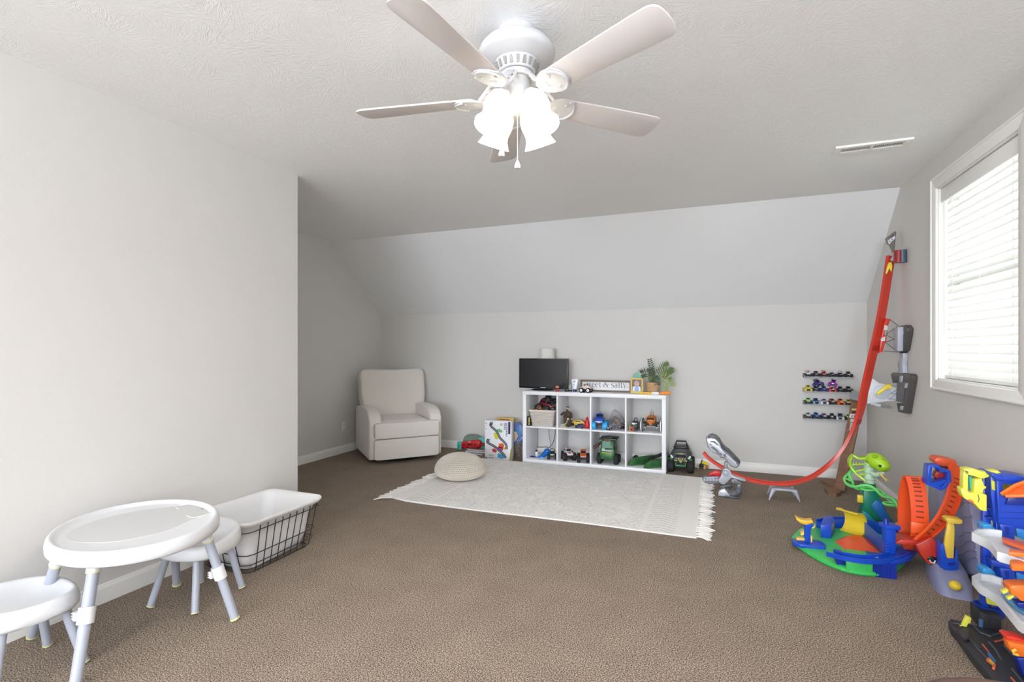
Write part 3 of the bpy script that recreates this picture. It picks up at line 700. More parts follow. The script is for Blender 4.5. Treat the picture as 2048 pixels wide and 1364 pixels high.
for s_ in (1, -1):
    for k in range(36):
        if s_ == 1 and k < 3: continue
        y = -0.80 + k * 0.0457
        M = (T(1.16, y, 0) if s_ == 1 else T(-1.16, y, 0) @ RZ(PI)) @ RZ(R(random.uniform(-16, 16) - 6 * s_)) @ Matrix.Scale(random.uniform(0.9, 1.2) * (1.0 if s_ == 1 else 1.2), 4)
        inst(tm[k % 3], rug, M)
PX, PY, PR, PH = -2.21, 4.275, 0.236, 0.232
pf = thing('knitted_pouf', 'round cream knitted pouf on the left end of the rug', 'pouf', (PX, PY, 0.012))
KN = mat('cream_cotton_cord', 216, 207, 193, rough=1.0, bump=0.3, bscale=300)
def prof_pouf(t):                              # t 0 bottom .. 1 crown
    a = -PI / 2 + PI * t
    sn_ = math.sin(a); zc = PH * 0.34
    return PR * (abs(math.cos(a)) ** (0.62 if sn_ < 0 else 0.92)), zc + (PH - zc if sn_ > 0 else zc) * sn_
bb = MB(); bb.lathe([((prof_pouf(t / 20)[0] - 0.006) if 0 < t < 20 else 0, max(0.002, prof_pouf(t / 20)[1] - 0.004)) for t in range(21)], 40); part('filling', bb, mat('pouf_dark_gap', 176, 163, 145, rough=1.0), pf, ang=80)
bb = MB(); rows = 28
for j in range(2, rows):
    t = j / rows; r0, z0 = prof_pouf(t); r1, z1 = prof_pouf(min(1, t + 1 / rows))
    rm = (r0 + r1) / 2; zm = (z0 + z1) / 2
    n = max(5, int(2 * PI * PR * (abs(math.cos(-PI / 2 + PI * (t + .5 / rows))) ** 0.5) / 0.0175)) if t > 0.75 else 82
    L = math.hypot(r1 - r0, z1 - z0) * 0.75
    el_ = math.atan2(z1 - z0, r1 - r0)
    wdt = max(0.004, min(0.0095, PI * rm / n / 1.55))
    for i in range(n):
        a = 2 * PI * (i + 0.5 * (j % 2)) / n
        for q in (-1, 1):
            M = RZ(a) @ T(rm, 0, zm) @ RY(-el_) @ T(0, q * PI * rm / n * 0.5, 0) @ RZ(q * R(-32))
            bb.ell((0, 0, 0), L, wdt * 0.95, wdt * 0.85, M, 6, 4)
part('knit_stitches', bb, KN, pf, kind='stuff', ang=80)

# ---------------------------------------------------------------- cube shelf
SX0, SX1, SY0, SY1, SZ = -1.915, -0.434, 5.16, 5.548, 0.765
SH = mat('white_laminate', 240, 240, 242, rough=0.4)
shelf = thing('cube_shelf', 'white eight-cube open shelf unit full of toys against the back wall', 'shelf', ((SX0 + SX1) / 2, (SY0 + SY1) / 2, 0))
def sbox(name, x0, z0, x1, z1, y0=SY0, y1=SY1): 
    bb = MB(); bb.box(x0, y0, z0, x1, y1, z1); part(name, bb, SH, shelf, True, bevel=0.0015)
sbox('top_panel', SX0, SZ - 0.038, SX1, SZ); sbox('bottom_panel', SX0, 0, SX1, 0.038)
sbox('side_panel', SX0, 0.038, SX0 + 0.038, SZ - 0.038); sbox('side_panel', SX1 - 0.038, 0.038, SX1, SZ - 0.038)
CW = (SX1 - SX0 - 0.076 - 3 * 0.016) / 4
CX = [SX0 + 0.038 + i * (CW + 0.016) for i in range(4)]     # left inside of every column
ZM = 0.3745; ZU = ZM + 0.016; ZL = 0.038
for i in range(1, 4): sbox('divider', CX[i] - 0.016, 0.038, CX[i], SZ - 0.038, SY0 + 0.001, SY1 - 0.001)
for i in range(4): sbox('shelf_board', CX[i], ZM, CX[i] + CW, ZU, SY0 + 0.002, SY1 - 0.002)

# ---------------------------------------------------------------- toy trucks
BLK = PL(26, 26, 28, 0.5); TIRE = mat('black_rubber', 30, 30, 31, rough=0.75); DARKWIN = mat('dark_window', 22, 24, 30, rough=0.15); CHR = mat('silver_plastic', 186, 188, 194, rough=0.3, metal=0.4)
WC = {}
def wheel_obj(parent, M, w, tire, hub, name='wheel', big=False, sc=(1, 1)):
    key = (tire.name, hub.name, big, sc)
    if key not in WC:
        bb = MB(); r = 0.28 * sc[0]; h = 0.13 * sc[1]
        bb.m(0).lathe([(r * 0.55, -h), (r * 0.9, -h), (r, -h * 0.65), (r, h * 0.65), (r * 0.9, h), (r * 0.55, h)], 18, RY(R(90)), rf=lambda t, j: 1 + (0.03 if (j in (2, 3) and int(t / (2 * PI) * 18 + .01) % 2) else 0))
        bb.m(1).lathe([(0, -h * 0.8), (r * 0.55, -h * 0.85), (r * 0.6, -h * 1.02)], 14, RY(R(90))); bb.lathe([(r * 0.6, h * 1.02), (r * 0.55, h * 0.85), (0, h * 0.8)], 14, RY(R(90)))
        bb.ell((h * 0.95, 0, 0), r * 0.14, nu=8, nv=5); bb.ell((-h * 0.95, 0, 0), r * 0.14, nu=8, nv=5)
        WC[key] = bb.mesh('wheel', [tire, hub])
    o = bpy.data.objects.new(name, WC[key]); C.objects.link(o); o.parent = parent; o.matrix_local = M @ Matrix.Scale(w, 4)
    WM[o] = WM[parent]
    return o
PROF = {
 'pickup': ([(-.58, .40), (-.60, .56), (-.50, .63), (-.22, .66), (.58, .66), (.60, .42)], [(-.22, .66), (-.08, .90), (.18, .90), (.24, .66)]),
 'suv': ([(-.56, .40), (-.58, .58), (-.48, .64), (-.2, .67), (.56, .70), (.58, .42)], [(-.22, .66), (-.06, .94), (.44, .95), (.54, .68)]),
 'beast': ([(-.60, .42), (-.66, .52), (-.55, .70), (-.25, .78), (.25, .74), (.62, .62), (.58, .40)], [(-.25, .76), (-.05, .98), (.2, .96), (.34, .72)]),
 'car': ([(-.62, .36), (-.64, .46), (-.40, .56), (.55, .58), (.62, .40)], [(-.22, .55), (-.05, .74), (.25, .74), (.45, .57)]),
}
def truck(label, x, y, z, w, rz, body, wheel, hub=None, style='pickup', accent=None, extra=None, win=None, group=None, cat='toy truck', name='toy_monster_truck', tilt=None, grille=None, chassis=None, wheelk=(1, 1)):
    t = thing(name, label, cat, (x, y, z), rz, group)
    L = Matrix.Scale(w, 4)
    if tilt is not None:
        q = (RZ(rz) @ tilt); t.rotation_euler = q.to_euler(); WM[t] = T(x, y, z) @ q
    low, top = PROF[style]
    bb = MB(); bb.prism(low, 0.52, L @ YZ(-0.26)); bb.prism([(a, b_ ) for a, b_ in top], 0.44, L @ YZ(-0.22))
    part('body', bb, body, t, bevel=0.022 * w)
    bb = MB(); bb.prism([(-.50, .26), (-.52, .40), (.52, .40), (.50, .26)], 0.34, L @ YZ(-0.17))
    for yy in (-.40, .40): bb.cyl((-.36 * w, yy * w, .28 * w), (.36 * w, yy * w, .28 * w), .045 * w, n=8)
    for sx_ in (-.2, .2):
        for yy in (-.4, .4): bb.cyl((sx_ * w, yy * w, .30 * w), (sx_ * w * 1.1, yy * w * .9, .5 * w), .035 * w, n=7)
    bb.box(-.22 * w, -.63 * w, .34 * w, .22 * w, -.52 * w, .44 * w)
    part('chassis', bb, chassis or BLK, t)
    (wa, wb) = top[0], top[1]
    bb = MB(); n_ = Vector((0, -(wb[1] - wa[1]), wb[0] - wa[0])).normalized() * 0.012
    for f0, f1 in ((0.18, 0.86),):
        pts = []
        for f, s_ in ((f0, -1), (f0, 1), (f1, 1), (f1, -1)): pts.append(((0.19 - 0.02 * (f > .5)) * s_, wa[0] + (wb[0] - wa[0]) * f - 0.012, wa[1] + (wb[1] - wa[1]) * f + 0.004))
        bb.add([tuple(w * q for q in p) for p in pts] + [(w * p[0], w * (p[1] + 0.03), w * p[2]) for p in pts], [(0, 1, 2, 3), (4, 7, 6, 5), (0, 4, 5, 1), (1, 5, 6, 2), (2, 6, 7, 3), (3, 7, 4, 0)])
    yc = [p[0] for p in top]
    for s_ in (-1, 1): bb.box(w * (.222 if s_ > 0 else -.232), w * (yc[1] - .02), w * (top[0][1] + .05), w * (.232 if s_ > 0 else -.222), w * (yc[2] - .02), w * (top[1][1] - .05))
    part('window', bb, win or DARKWIN, t)
    for sx_ in (-1, 1):
        for yy in (-.40, .40): wheel_obj(t, T(sx_ * .37 * w, yy * w, .28 * w * wheelk[0]), w, wheel, hub or CHR, sc=wheelk)
    bb = MB(); f = low[1][0]
    for s_ in (-1, 1): bb.ell((s_ * .17 * w, (f - .005) * w, .53 * w), .05 * w, .02 * w, .04 * w, nu=10, nv=6)
    bb.box(-.10 * w, (f - .012) * w, .47 * w, .10 * w, (f + .02) * w, .56 * w)
    part('headlights', bb, grille or CHR, t)
    if accent:
        bb = MB()
        if extra == 'wing':
            bb.box(-.32 * w, .34 * w, 1.02 * w, .32 * w, .60 * w, 1.05 * w); bb.box(-.2 * w, .42 * w, .66 * w, -.16 * w, .5 * w, 1.02 * w); bb.box(.16 * w, .42 * w, .66 * w, .2 * w, .5 * w, 1.02 * w)
        elif extra == 'crest':
            for k in range(4): bb.prism([(-.14 + .12 * k, .88), (-.06 + .12 * k, .88), (-.02 + .12 * k, 1.06)], .05, L @ YZ(-.025))
        elif extra == 'horns':
            for s_ in (-1, 1): bb.tube([(s_ * .18 * w, -.02 * w, .88 * w), (s_ * .3 * w, -.06 * w, .98 * w), (s_ * .28 * w, -.10 * w, 1.12 * w)], [.05 * w, .04 * w, .012 * w], 7)
        elif extra == 'ears':
            for s_ in (-1, 1): bb.ell((s_ * .2 * w, .05 * w, .98 * w), .07 * w, .05 * w, .13 * w, nu=10, nv=6)
        elif extra == 'rack':
            bb.box(-.2 * w, -.06 * w, .94 * w, .2 * w, -.02 * w, .99 * w)
            for k in range(4): bb.ell(((-.15 + .1 * k) * w, -.06 * w, .98 * w), .04 * w, nu=8, nv=5)
        elif extra == 'stripe':
            b2 = MB(); b2.box(-.08 * w, -.08 * w, .89 * w, .08 * w, .18 * w, .912 * w); part('stripe', b2, accent, t); bb.box(-.08 * w, -.59 * w, .60 * w, .08 * w, -.22 * w, .672 * w)
        elif extra == 'curls':
            for s_ in (-1, 1): bb.tube([(s_ * .05 * w, 0, .88 * w), (s_ * .10 * w, 0, 1.0 * w), (s_ * .2 * w, 0, 1.06 * w), (s_ * .27 * w, 0, .98 * w), (s_ * .2 * w, 0, .93 * w)], .03 * w, 6)
        elif extra == 'arch':
            bb.tube([(-.25 * w, .1 * w, .66 * w), (-.22 * w, .05 * w, .96 * w), (0, .02 * w, 1.04 * w), (.22 * w, .05 * w, .96 * w), (.25 * w, .1 * w, .66 * w)], .035 * w, 7)
        elif extra == 'star':
            bb.prism([(.13 * (1 if k % 2 == 0 else .45) * math.sin(k * PI / 5), .52 + .13 * (1 if k % 2 == 0 else .45) * math.cos(k * PI / 5)) for k in range(10)], .02, L @ XZ(low[1][0] - .03))
        part({'wing': 'rear_wing', 'crest': 'roof_crest', 'horns': 'horns', 'ears': 'ears', 'rack': 'roof_light_bar', 'stripe': 'stripe', 'curls': 'roof_curls', 'arch': 'roll_bar', 'star': 'star_emblem'}[extra], bb, accent, t)
    return t
E_ = PL(200, 40, 34)
# four clear ledges with six little trucks each
ACR = mat('clear_acrylic', 236, 240, 240, rough=0.08, alpha=0.28)
ledz = [0.950, 0.812, 0.693, 0.556]; lname = ['top', 'second', 'third', 'lowest']
for i, zl in enumerate(ledz):
    t = thing('wall_ledge', 'clear acrylic wall ledge holding the %s row of little trucks' % lname[i], 'ledge', (0.99, YB, zl), 0, 'clear ledges in the right corner')
    bb = MB(); bb.box(0.79, YB - 0.088, zl - 0.004, 1.195, YB, zl - 0.0005); part('tray', bb, ACR, t, True)
    bb = MB(); bb.box(0.79, YB - 0.088, zl - 0.0005, 1.195, YB - 0.085, zl + 0.009); part('front_lip', bb, ACR, t, True)
    bb = MB(); bb.box(0.79, YB - 0.003, zl, 1.195, YB, zl + 0.035); part('back_plate', bb, ACR, t, True)
wh = PL(232, 232, 232); lime = PL(150, 214, 90); nv_ = PL(44, 62, 120); orn = PL(226, 112, 38); pur = PL(126, 44, 150)
rows = [
 [('white truck with red flames and a tilted rear wing', wh, TIRE, 'pickup', E_, 'wing'), ('dark red and black truck', PL(92, 28, 30), TIRE, 'suv', None, None), ('bright red truck with a rear wing', PL(196, 34, 36), TIRE, 'pickup', PL(150, 30, 30), 'wing'),
  ('black truck with white roof curls', BLK, TIRE, 'car', wh, 'curls'), ('black truck with a pinkish roll bar', PL(44, 38, 42), TIRE, 'car', PL(170, 110, 118), 'arch'), ('black truck with a white star', PL(36, 36, 38), TIRE, 'suv', wh, 'star')],
 [('yellow truck on yellow wheels', PL(214, 196, 52), PL(214, 196, 52), 'beast', None, None), ('grey and black truck under a purple one', PL(70, 74, 84), TIRE, 'car', None, None), ('dark blue truck on blue wheels', PL(34, 48, 120), PL(36, 56, 150), 'pickup', None, None),
  ('red-wheeled truck with a white star under a magenta one', PL(200, 60, 60), PL(216, 70, 62), 'car', wh, 'star'), ('black truck with a pinkish roof', PL(52, 42, 46), TIRE, 'pickup', PL(196, 170, 176), 'rack'), ('black truck with green trim', PL(40, 62, 44), TIRE, 'suv', PL(96, 150, 92), 'stripe')],
 [('lime green truck on black wheels', lime, TIRE, 'beast', None, None), ('navy truck on pale teal wheels', nv_, PL(140, 182, 192), 'suv', None, None), ('lilac truck with white wheels and a red nose', PL(170, 160, 196), wh, 'pickup', PL(206, 70, 60), 'star'),
  ('brown and orange truck with a white windscreen', PL(150, 84, 36), TIRE, 'suv', wh, 'stripe'), ('orange truck on orange wheels', orn, PL(230, 110, 44), 'beast', wh, 'star'), ('yellow truck on navy wheels', PL(222, 196, 60), PL(34, 38, 84), 'pickup', None, None)],
 [('white and grey truck on brown wheels', PL(206, 210, 214), PL(84, 58, 48), 'suv', None, None), ('blue truck on dark blue wheels with a pointed roof', PL(60, 110, 170), PL(32, 46, 96), 'beast', PL(80, 130, 190), 'crest'), ('lilac and white truck on dark wheels', PL(120, 100, 150), TIRE, 'pickup', wh, 'stripe'),
  ('dark maroon truck with a white ring', PL(86, 44, 78), TIRE, 'suv', wh, 'star'), ('white-wheeled truck with a dark pointed roof', PL(60, 64, 80), wh, 'beast', PL(60, 64, 80), 'horns'), ('light green truck half behind the plank', lime, PL(44, 44, 48), 'pickup', None, None)]]
for i, row in enumerate(rows):
    for k, (lb, bc_, wc, st, ac, ex) in enumerate(row):
        truck('tiny %s on the %s wall ledge' % (lb, lname[i]), 0.828 + 0.0655 * k, YB - 0.046, ledz[i] + 0.0002, 0.062, R(random.uniform(-8, 8)), bc_, wc, wc if wc is not TIRE else CHR, st, ac, ex, group='tiny trucks on the wall ledges')
truck('tiny purple and blue truck tipped on top of the second ledge row', 0.828 + 0.0655 * 1.35, YB - 0.054, ledz[1] + 0.052, 0.066, R(20), PL(70, 50, 140), PL(44, 52, 120), None, 'suv', PL(150, 40, 70), 'wing', tilt=RY(R(-16)))
truck('tiny magenta truck perched on the red-wheeled truck of the second ledge', 0.828 + 0.0655 * 3.0, YB - 0.056, ledz[1] + 0.050, 0.07, R(-12), PL(150, 40, 160), PL(140, 44, 160), None, 'beast', PL(170, 60, 180), 'ears', tilt=RY(R(12)))

# ---------------------------------------------------------------- things on top of the shelf
def text(s_, size, M, m, parent, name='lettering', thick=0.0006, align='LEFT', bold=0.0):
    cu = bpy.data.curves.new(name, 'FONT'); cu.body = s_; cu.size = size; cu.align_x = align; cu.extrude = thick; cu.offset = bold; cu.resolution_u = 3
    o = bpy.data.objects.new(name, cu); C.objects.link(o); bpy.context.view_layer.update()
    me = bpy.data.meshes.new_from_object(o.evaluated_get(bpy.context.evaluated_depsgraph_get()))
    bpy.data.objects.remove(o); bpy.data.curves.remove(cu)
    me.transform(M); me.materials.clear(); me.materials.append(m)
    o = bpy.data.objects.new(name, me); C.objects.link(o)
    if parent is not None:
        me.transform(WM[parent].inverted()); o.parent = parent; WM[o] = WM[parent]
    return o
FRONT = lambda x, y, z: T(x, y, z) @ RX(R(90))             # lettering upright, facing the room
SCR = mat('black_screen', 26, 26, 28, rough=0.25); BZ = PL(20, 20, 22, 0.4)
x0, x1 = YW(1038, 740, 5.35).x, YW(1136, 740, 5.35).x; z1 = YW(1087, 717, 5.35).z; z0 = YW(1087, 777, 5.35).z
tv = thing('computer_monitor', 'black flat screen monitor standing on the left end of the shelf', 'monitor', ((x0 + x1) / 2, 5.36, SZ))
bb = MB(); bb.rbox(x0, 5.35, z0, x1, 5.385, z1, 0.004); part('casing', bb, BZ, tv, True)
bb = MB(); bb.box(x0 + 0.012, 5.3485, z0 + 0.02, x1 - 0.012, 5.351, z1 - 0.012); part('screen', bb, SCR, tv, True)
xm = (x0 + x1) / 2
bb = MB(); bb.box(xm - 0.035, 5.37, SZ + 0.012, xm + 0.035, 5.39, z0 + 0.06); part('neck', bb, BZ, tv, True)
bb = MB(); bb.lathe([(0.125, SZ), (0.127, SZ + 0.006), (0.11, SZ + 0.012), (0, SZ + 0.015)], 36, T(xm, 5.35, 0), 1.0, 0.72); part('stand_base', bb, BZ, tv, True)
bb = MB(); bb.box(xm - 0.03, 5.3485, z0 + 0.005, xm + 0.03, 5.3495, z0 + 0.013); part('badge', bb, CHR, tv, True)

lx = YW(1095, 705, 5.47).x; zt = YW(1095, 697.5, 5.47).z
lamp = thing('table_lamp', 'small table lamp with a white drum shade behind the monitor', 'lamp', (lx, 5.47, SZ))
bb = MB(); bb.shell([(0.096, zt - 0.17), (0.082, zt)], 40, T(lx, 5.45, 0)); bb.shell([(0.093, zt - 0.17), (0.079, zt)], 40, T(lx, 5.45, 0)); bb.ring((lx, 5.45, zt), 0.0805, 0.002, n=36); bb.ring((lx, 5.45, zt - 0.17), 0.0945, 0.002, n=36)
part('shade', bb, mat('white_lamp_linen', 240, 238, 232, rough=0.9, trans=0.3), lamp, True)
bb = MB(); bb.lathe([(0.06, SZ), (0.06, SZ + 0.012), (0.025, SZ + 0.03), (0.04, SZ + 0.10), (0.045, SZ + 0.17), (0.02, SZ + 0.24), (0.012, SZ + 0.30), (0.012, zt - 0.05), (0.0, zt - 0.04)], 24, T(lx, 5.45, 0)); part('base', bb, mat('lamp_ceramic', 200, 196, 188, rough=0.3), lamp, True)

p = YW(1114.5, 780, 5.21)
fg = thing('toy_figurine', 'small dark-haired bearded figurine in front of the monitor', 'figurine', (p.x, 5.21, SZ))
SKIN = mat('figure_skin', 206, 150, 124, rough=0.5); HAIR = mat('figure_hair', 52, 28, 22, rough=0.6)
bb = MB(); bb.lathe([(0.016, 0), (0.017, 0.012), (0.014, 0.026), (0.009, 0.034), (0, 0.036)], 16)
for s_ in (-1, 1): bb.tube([(s_ * 0.013, 0, 0.03), (s_ * 0.019, -0.004, 0.018), (s_ * 0.016, -0.008, 0.01)], [0.005, 0.0045, 0.005], 7)
part('body', bb, mat('figure_red_cloth', 172, 60, 66, rough=0.7), fg)
bb = MB(); bb.ell((0, 0, 0.052), 0.019, 0.017, 0.02); bb.ell((0, -0.018, 0.05), 0.003, 0.004, 0.004, nu=8, nv=5)
for s_ in (-1, 1): bb.ell((s_ * 0.019, 0, 0.051), 0.003, 0.004, 0.006, nu=8, nv=5)
o = part('head', bb, SKIN, fg)
bb = MB(); bb.ell((0, 0.004, 0.06), 0.0215, 0.018, 0.0175); bb.ell((0.008, -0.008, 0.071), 0.012, 0.009, 0.007); bb.ell((0, -0.011, 0.037), 0.011, 0.007, 0.005)
for s_ in (-1, 1): bb.ell((s_ * 0.007, -0.0163, 0.054), 0.0032, 0.0015, 0.002, nu=8, nv=5)
part('hair', bb, HAIR, fg)

p = YW(1134, 781, 5.27); bb = MB(); bb.rbox(p.x - 0.022, 5.25, SZ, p.x + 0.02, 5.29, SZ + 0.03, 0.003); bb.cyl((p.x - 0.012, 5.249, SZ + 0.015), (p.x - 0.012, 5.2485, SZ + 0.015), 0.005)
single('media_box', bb, BZ, 'small black box at the right foot of the monitor', 'box')
p = YW(1140.5, 780, 5.29)
gd = thing('snow_globe', 'small glass dome with a green figure beside the monitor', 'ornament', (p.x, 5.29, SZ))
bb = MB(); bb.lathe([(0.02, 0), (0.021, 0.012), (0.018, 0.016)], 18); part('base', bb, BLK, gd)
bb = MB(); bb.lathe([(0.008, 0.016), (0.012, 0.03), (0.007, 0.042), (0.009, 0.052), (0, 0.06)], 12); part('figure', bb, mat('figure_green', 140, 160, 92, rough=0.5), gd)
bb = MB(); bb.shell([(0.019, 0.016), (0.022, 0.04), (0.019, 0.062), (0.011, 0.075), (0.001, 0.079)], 20); part('dome', bb, mat('clear_dome', 236, 242, 240, rough=0.05, alpha=0.25), gd)

p = YW(1149.5, 780, 5.28); w_ = 0.034
tb = thing('lotion_tube', 'white lotion tube standing on its dark blue cap', 'tube', (p.x, 5.28, SZ))
bb = MB(); vs = []
rows_ = []
for k in range(7):
    f = k / 6; rows_.append((0.026 + 0.105 * f, [( (0.025 + 0.010 * f) * math.cos(2 * PI * i / 20), (0.018 * (1 - f) + 0.002) * math.sin(2 * PI * i / 20)) for i in range(20)]))
loft(bb, rows_, True, True); part('tube_body', bb, mat('white_tube', 236, 238, 242, rough=0.3), tb)
bb = MB(); bb.lathe([(0.021, 0), (0.022, 0.024), (0.02, 0.027)], 20, sx=1.0, sy=0.85); part('cap', bb, PL(30, 44, 110), tb)
bb = MB()
for (xa, za, wa, ha) in ((-0.02, 0.105, 0.009, 0.008), (-0.008, 0.105, 0.016, 0.009), (-0.008, 0.093, 0.014, 0.004), (-0.018, 0.078, 0.012, 0.002), (-0.018, 0.073, 0.02, 0.002), (-0.006, 0.066, 0.014, 0.002), (-0.018, 0.06, 0.01, 0.002)):
    bb.box(xa, -0.0200 + 0.14 * (za - 0.03), za, xa + wa, -0.014 + 0.14 * (za - 0.03), za + ha)
part('print', bb, PL(120, 134, 160), tb)

p = YW(1171, 786, 5.20)
truck('white and red toy truck parked sideways before the sign', p.x, 5.215, SZ, 0.092, R(84), PL(226, 205, 200), TIRE, wh, 'beast', PL(206, 90, 84), 'star', grille=wh)

# framed sign: sweet & salty.
yS = 5.372
xa = YW(1161.5, 770, yS).x; xb = YW(1263, 770, yS).x; za = SZ; zb_ = YW(1210, 760.5, yS).z
sg = thing('framed_sign', 'long brown-framed white sign lettered sweet & salty', 'sign', ((xa + xb) / 2, yS, SZ))
WOODF = mat('brown_frame_wood', 112, 98, 88, rough=0.6, noise=0.2, nscale=60)
fw = 0.018
for (q0, q1, r0_, r1_) in ((xa, xb, za, za + fw), (xa, xb, zb_ - fw, zb_), (xa, xa + fw, za + fw, zb_ - fw), (xb - fw, xb, za + fw, zb_ - fw)):
    bb = MB(); bb.box(q0, yS - 0.02, r0_, q1, yS + 0.01, r1_); part('frame_bar', bb, WOODF, sg, True, bevel=0.001)
bb = MB(); bb.box(xa + fw, yS - 0.002, za + fw, xb - fw, yS + 0.004, zb_ - fw); part('board', bb, mat('sign_white', 240, 240, 240, rough=0.6), sg, True)
INK = mat('sign_ink', 44, 46, 56, rough=0.6)
GLY = {  # strokes: list of (points, widths) in units of the x-height
 's': (0.72, [([(.60, .78), (.56, .93), (.36, 1.0), (.16, .93), (.10, .77), (.20, .62), (.42, .5), (.60, .38), (.64, .2), (.52, .05), (.32, 0), (.12, .06), (.07, .24)], [.03, .05, .05, .08, .12, .15, .16, .15, .12, .08, .05, .05, .03])]),
 'w': (1.16, [([(.08, 1), (.36, 0)], [.15, .13]), ([(.36, .02), (.58, .9)], [.04, .04]), ([(.54, 1), (.80, 0)], [.15, .13]), ([(.80, .02), (1.06, 1)], [.04, .04]), ([(0, 1), (.22, 1)], [.05, .05]), ([(.46, 1), (.66, 1)], [.05, .05]), ([(.94, 1), (1.14, 1)], [.05, .05])]),
 'e': (0.78, [([(.12, .55), (.68, .55)], [.05, .05]), ([(.66, .55), (.62, .82), (.40, 1.0), (.18, .88), (.09, .55), (.14, .2), (.36, 0), (.58, .06), (.69, .22)], [.10, .10, .06, .11, .15, .14, .07, .04, .03])]),
 't': (0.56, [([(.24, 1.36), (.24, .2), (.30, .04), (.44, .0), (.54, .1)], [.10, .14, .12, .06, .03]), ([(.02, 1), (.5, 1)], [.05, .05])]),
 '&': (1.28, [([(1.1, .72), (.98, .4), (.78, .12), (.46, 0), (.16, .12), (.08, .38), (.20, .66), (.50, .92), (.70, 1.15), (.66, 1.42), (.5, 1.52), (.32, 1.4), (.32, 1.15), (.5, .84), (.86, .3), (1.08, .02), (1.24, .04)], [.05, .05, .05, .06, .12, .15, .1, .06, .05, .09, .05, .08, .12, .15, .16, .1, .04]), ([(.94, .74), (1.24, .74)], [.05, .05])]),
 'a': (0.80, [([(.14, .80), (.20, .95), (.40, 1.0), (.54, .88), (.56, .6), (.56, .15), (.64, .02), (.76, .08)], [.12, .06, .05, .12, .14, .14, .08, .03]), ([(.56, .58), (.3, .5), (.10, .34), (.10, .14), (.26, 0), (.46, .08), (.56, .24)], [.04, .06, .12, .14, .08, .05, .04])]),
 'l': (0.42, [([(.2, 1.6), (.2, 0)], [.14, .14]), ([(.04, 1.6), (.2, 1.58)], [.05, .06]), ([(.04, .02), (.36, .02)], [.05, .05])]),
 'y': (0.90, [([(.10, 1), (.44, .06)], [.15, .12]), ([(.82, 1), (.42, 0), (.28, -.34), (.12, -.42)], [.04, .04, .06, .12]), ([(0, 1), (.26, 1)], [.05, .05]), ([(.68, 1), (.92, 1)], [.05, .05])]),
 '.': (0.3, [([(.08, .09), (.22, .09)], [.18, .18])]), ' ': (0.38, [])}
tot = sum(GLY[c][0] + 0.08 for c in 'sweet & salty.'); u0 = xa + fw + 0.012; xh = (xb - xa - 2 * fw - 0.02) / tot; zb0 = za + fw + 0.030
for ch in 'sweet & salty.':
    adv, strokes = GLY[ch]
    if strokes:
        bb = MB()
        for pts, wd in strokes:
            P2 = [Vector((a, b_, 0)) for a, b_ in pts]
            if len(P2) > 4:
                sp = spline(P2, 4); ws = []
                for k in range(len(sp)):
                    f = k / (len(sp) - 1) * (len(wd) - 1); i0 = min(int(f), len(wd) - 2); ws.append(wd[i0] + (wd[i0 + 1] - wd[i0]) * (f - i0))
            else: sp, ws = P2, wd
            vs = []
            for k, q in enumerate(sp):
                d = (sp[min(k + 1, len(sp) - 1)] - sp[max(k - 1, 0)]).normalized(); n_ = Vector((-d.y, d.x, 0)) * (ws[k] / 2)
                for yy in (0, 0.0012):
                    for s_ in (1, -1):
                        g = q + n_ * s_; vs.append((u0 + g.x * xh, yS - 0.0028 + yy, zb0 + g.y * xh))
            fs = []
            for k in range(len(sp) - 1):
                a = 4 * k; b2 = a + 4
                fs += [(a, a + 1, b2 + 1, b2), (a + 2, b2 + 2, b2 + 3, a + 3), (a, b2, b2 + 2, a + 2), (a + 1, a + 3, b2 + 3, b2 + 1)]
            fs += [(0, 2, 3, 1), (len(vs) - 4, len(vs) - 3, len(vs) - 1, len(vs) - 2)]
            bb.add(vs, fs)
        part('letter', bb, INK, sg, True)
    u0 += (adv + 0.08) * xh

# pineapple picture frame
yP = 5.28; xa = YW(1261, 770, yP).x; xb = YW(1286.5, 770, yP).x; za = SZ + 0.001; zb_ = YW(1274, 756, yP).z
pfm = thing('photo_frame', 'yellow pineapple picture frame with a child portrait', 'picture frame', ((xa + xb) / 2, yP, SZ))
YEL = mat('pineapple_yellow', 214, 190, 104, rough=0.5, noise=0.1, nscale=90); fw = 0.018
for (q0, q1, r0_, r1_) in ((xa, xb, za, za + fw * 1.3), (xa, xb, zb_ - fw, zb_), (xa, xa + fw, za + fw, zb_ - fw), (xb - fw, xb, za + fw, zb_ - fw)):
    bb = MB(); bb.rbox(q0, yP - 0.008, r0_, q1, yP + 0.010, r1_, 0.004); part('frame_bar', bb, YEL, pfm, True)
bb = MB(); bb.box(xa + fw, yP, za + fw, xb - fw, yP + 0.003, zb_ - fw); ph = part('photograph', bb, mat('photo_brown', 84, 58, 44, rough=0.3), pfm, True)
xm = (xa + xb) / 2 - 0.002; hz = zb_ - za
def disc(x, z, rx, rz_, y, m, nm):
    bb = MB(); bb.prism([(x + rx * math.cos(2 * PI * i / 20), z + rz_ * math.sin(2 * PI * i / 20)) for i in range(20)], 0.0008, XZ(y)); part(nm, bb, m, ph, True)
bb = MB(); bb.prism([(xm - 0.042, za + fw), (xm + 0.042, za + fw), (xm + 0.038, za + hz * .42), (xm + 0.014, za + hz * .50), (xm - 0.014, za + hz * .50), (xm - 0.038, za + hz * .42)], 0.0008, XZ(yP - 0.001)); part('printed_shirt', bb, mat('print_pale_shirt', 222, 228, 234), ph, True)
bb = MB(); bb.prism([(xm - 0.02, za + fw), (xm + 0.02, za + fw), (xm + 0.018, za + hz * .46), (xm - 0.018, za + hz * .46)], 0.0006, XZ(yP - 0.0014)); part('printed_vest', bb, mat('print_blue_vest', 150, 178, 220), ph, True)
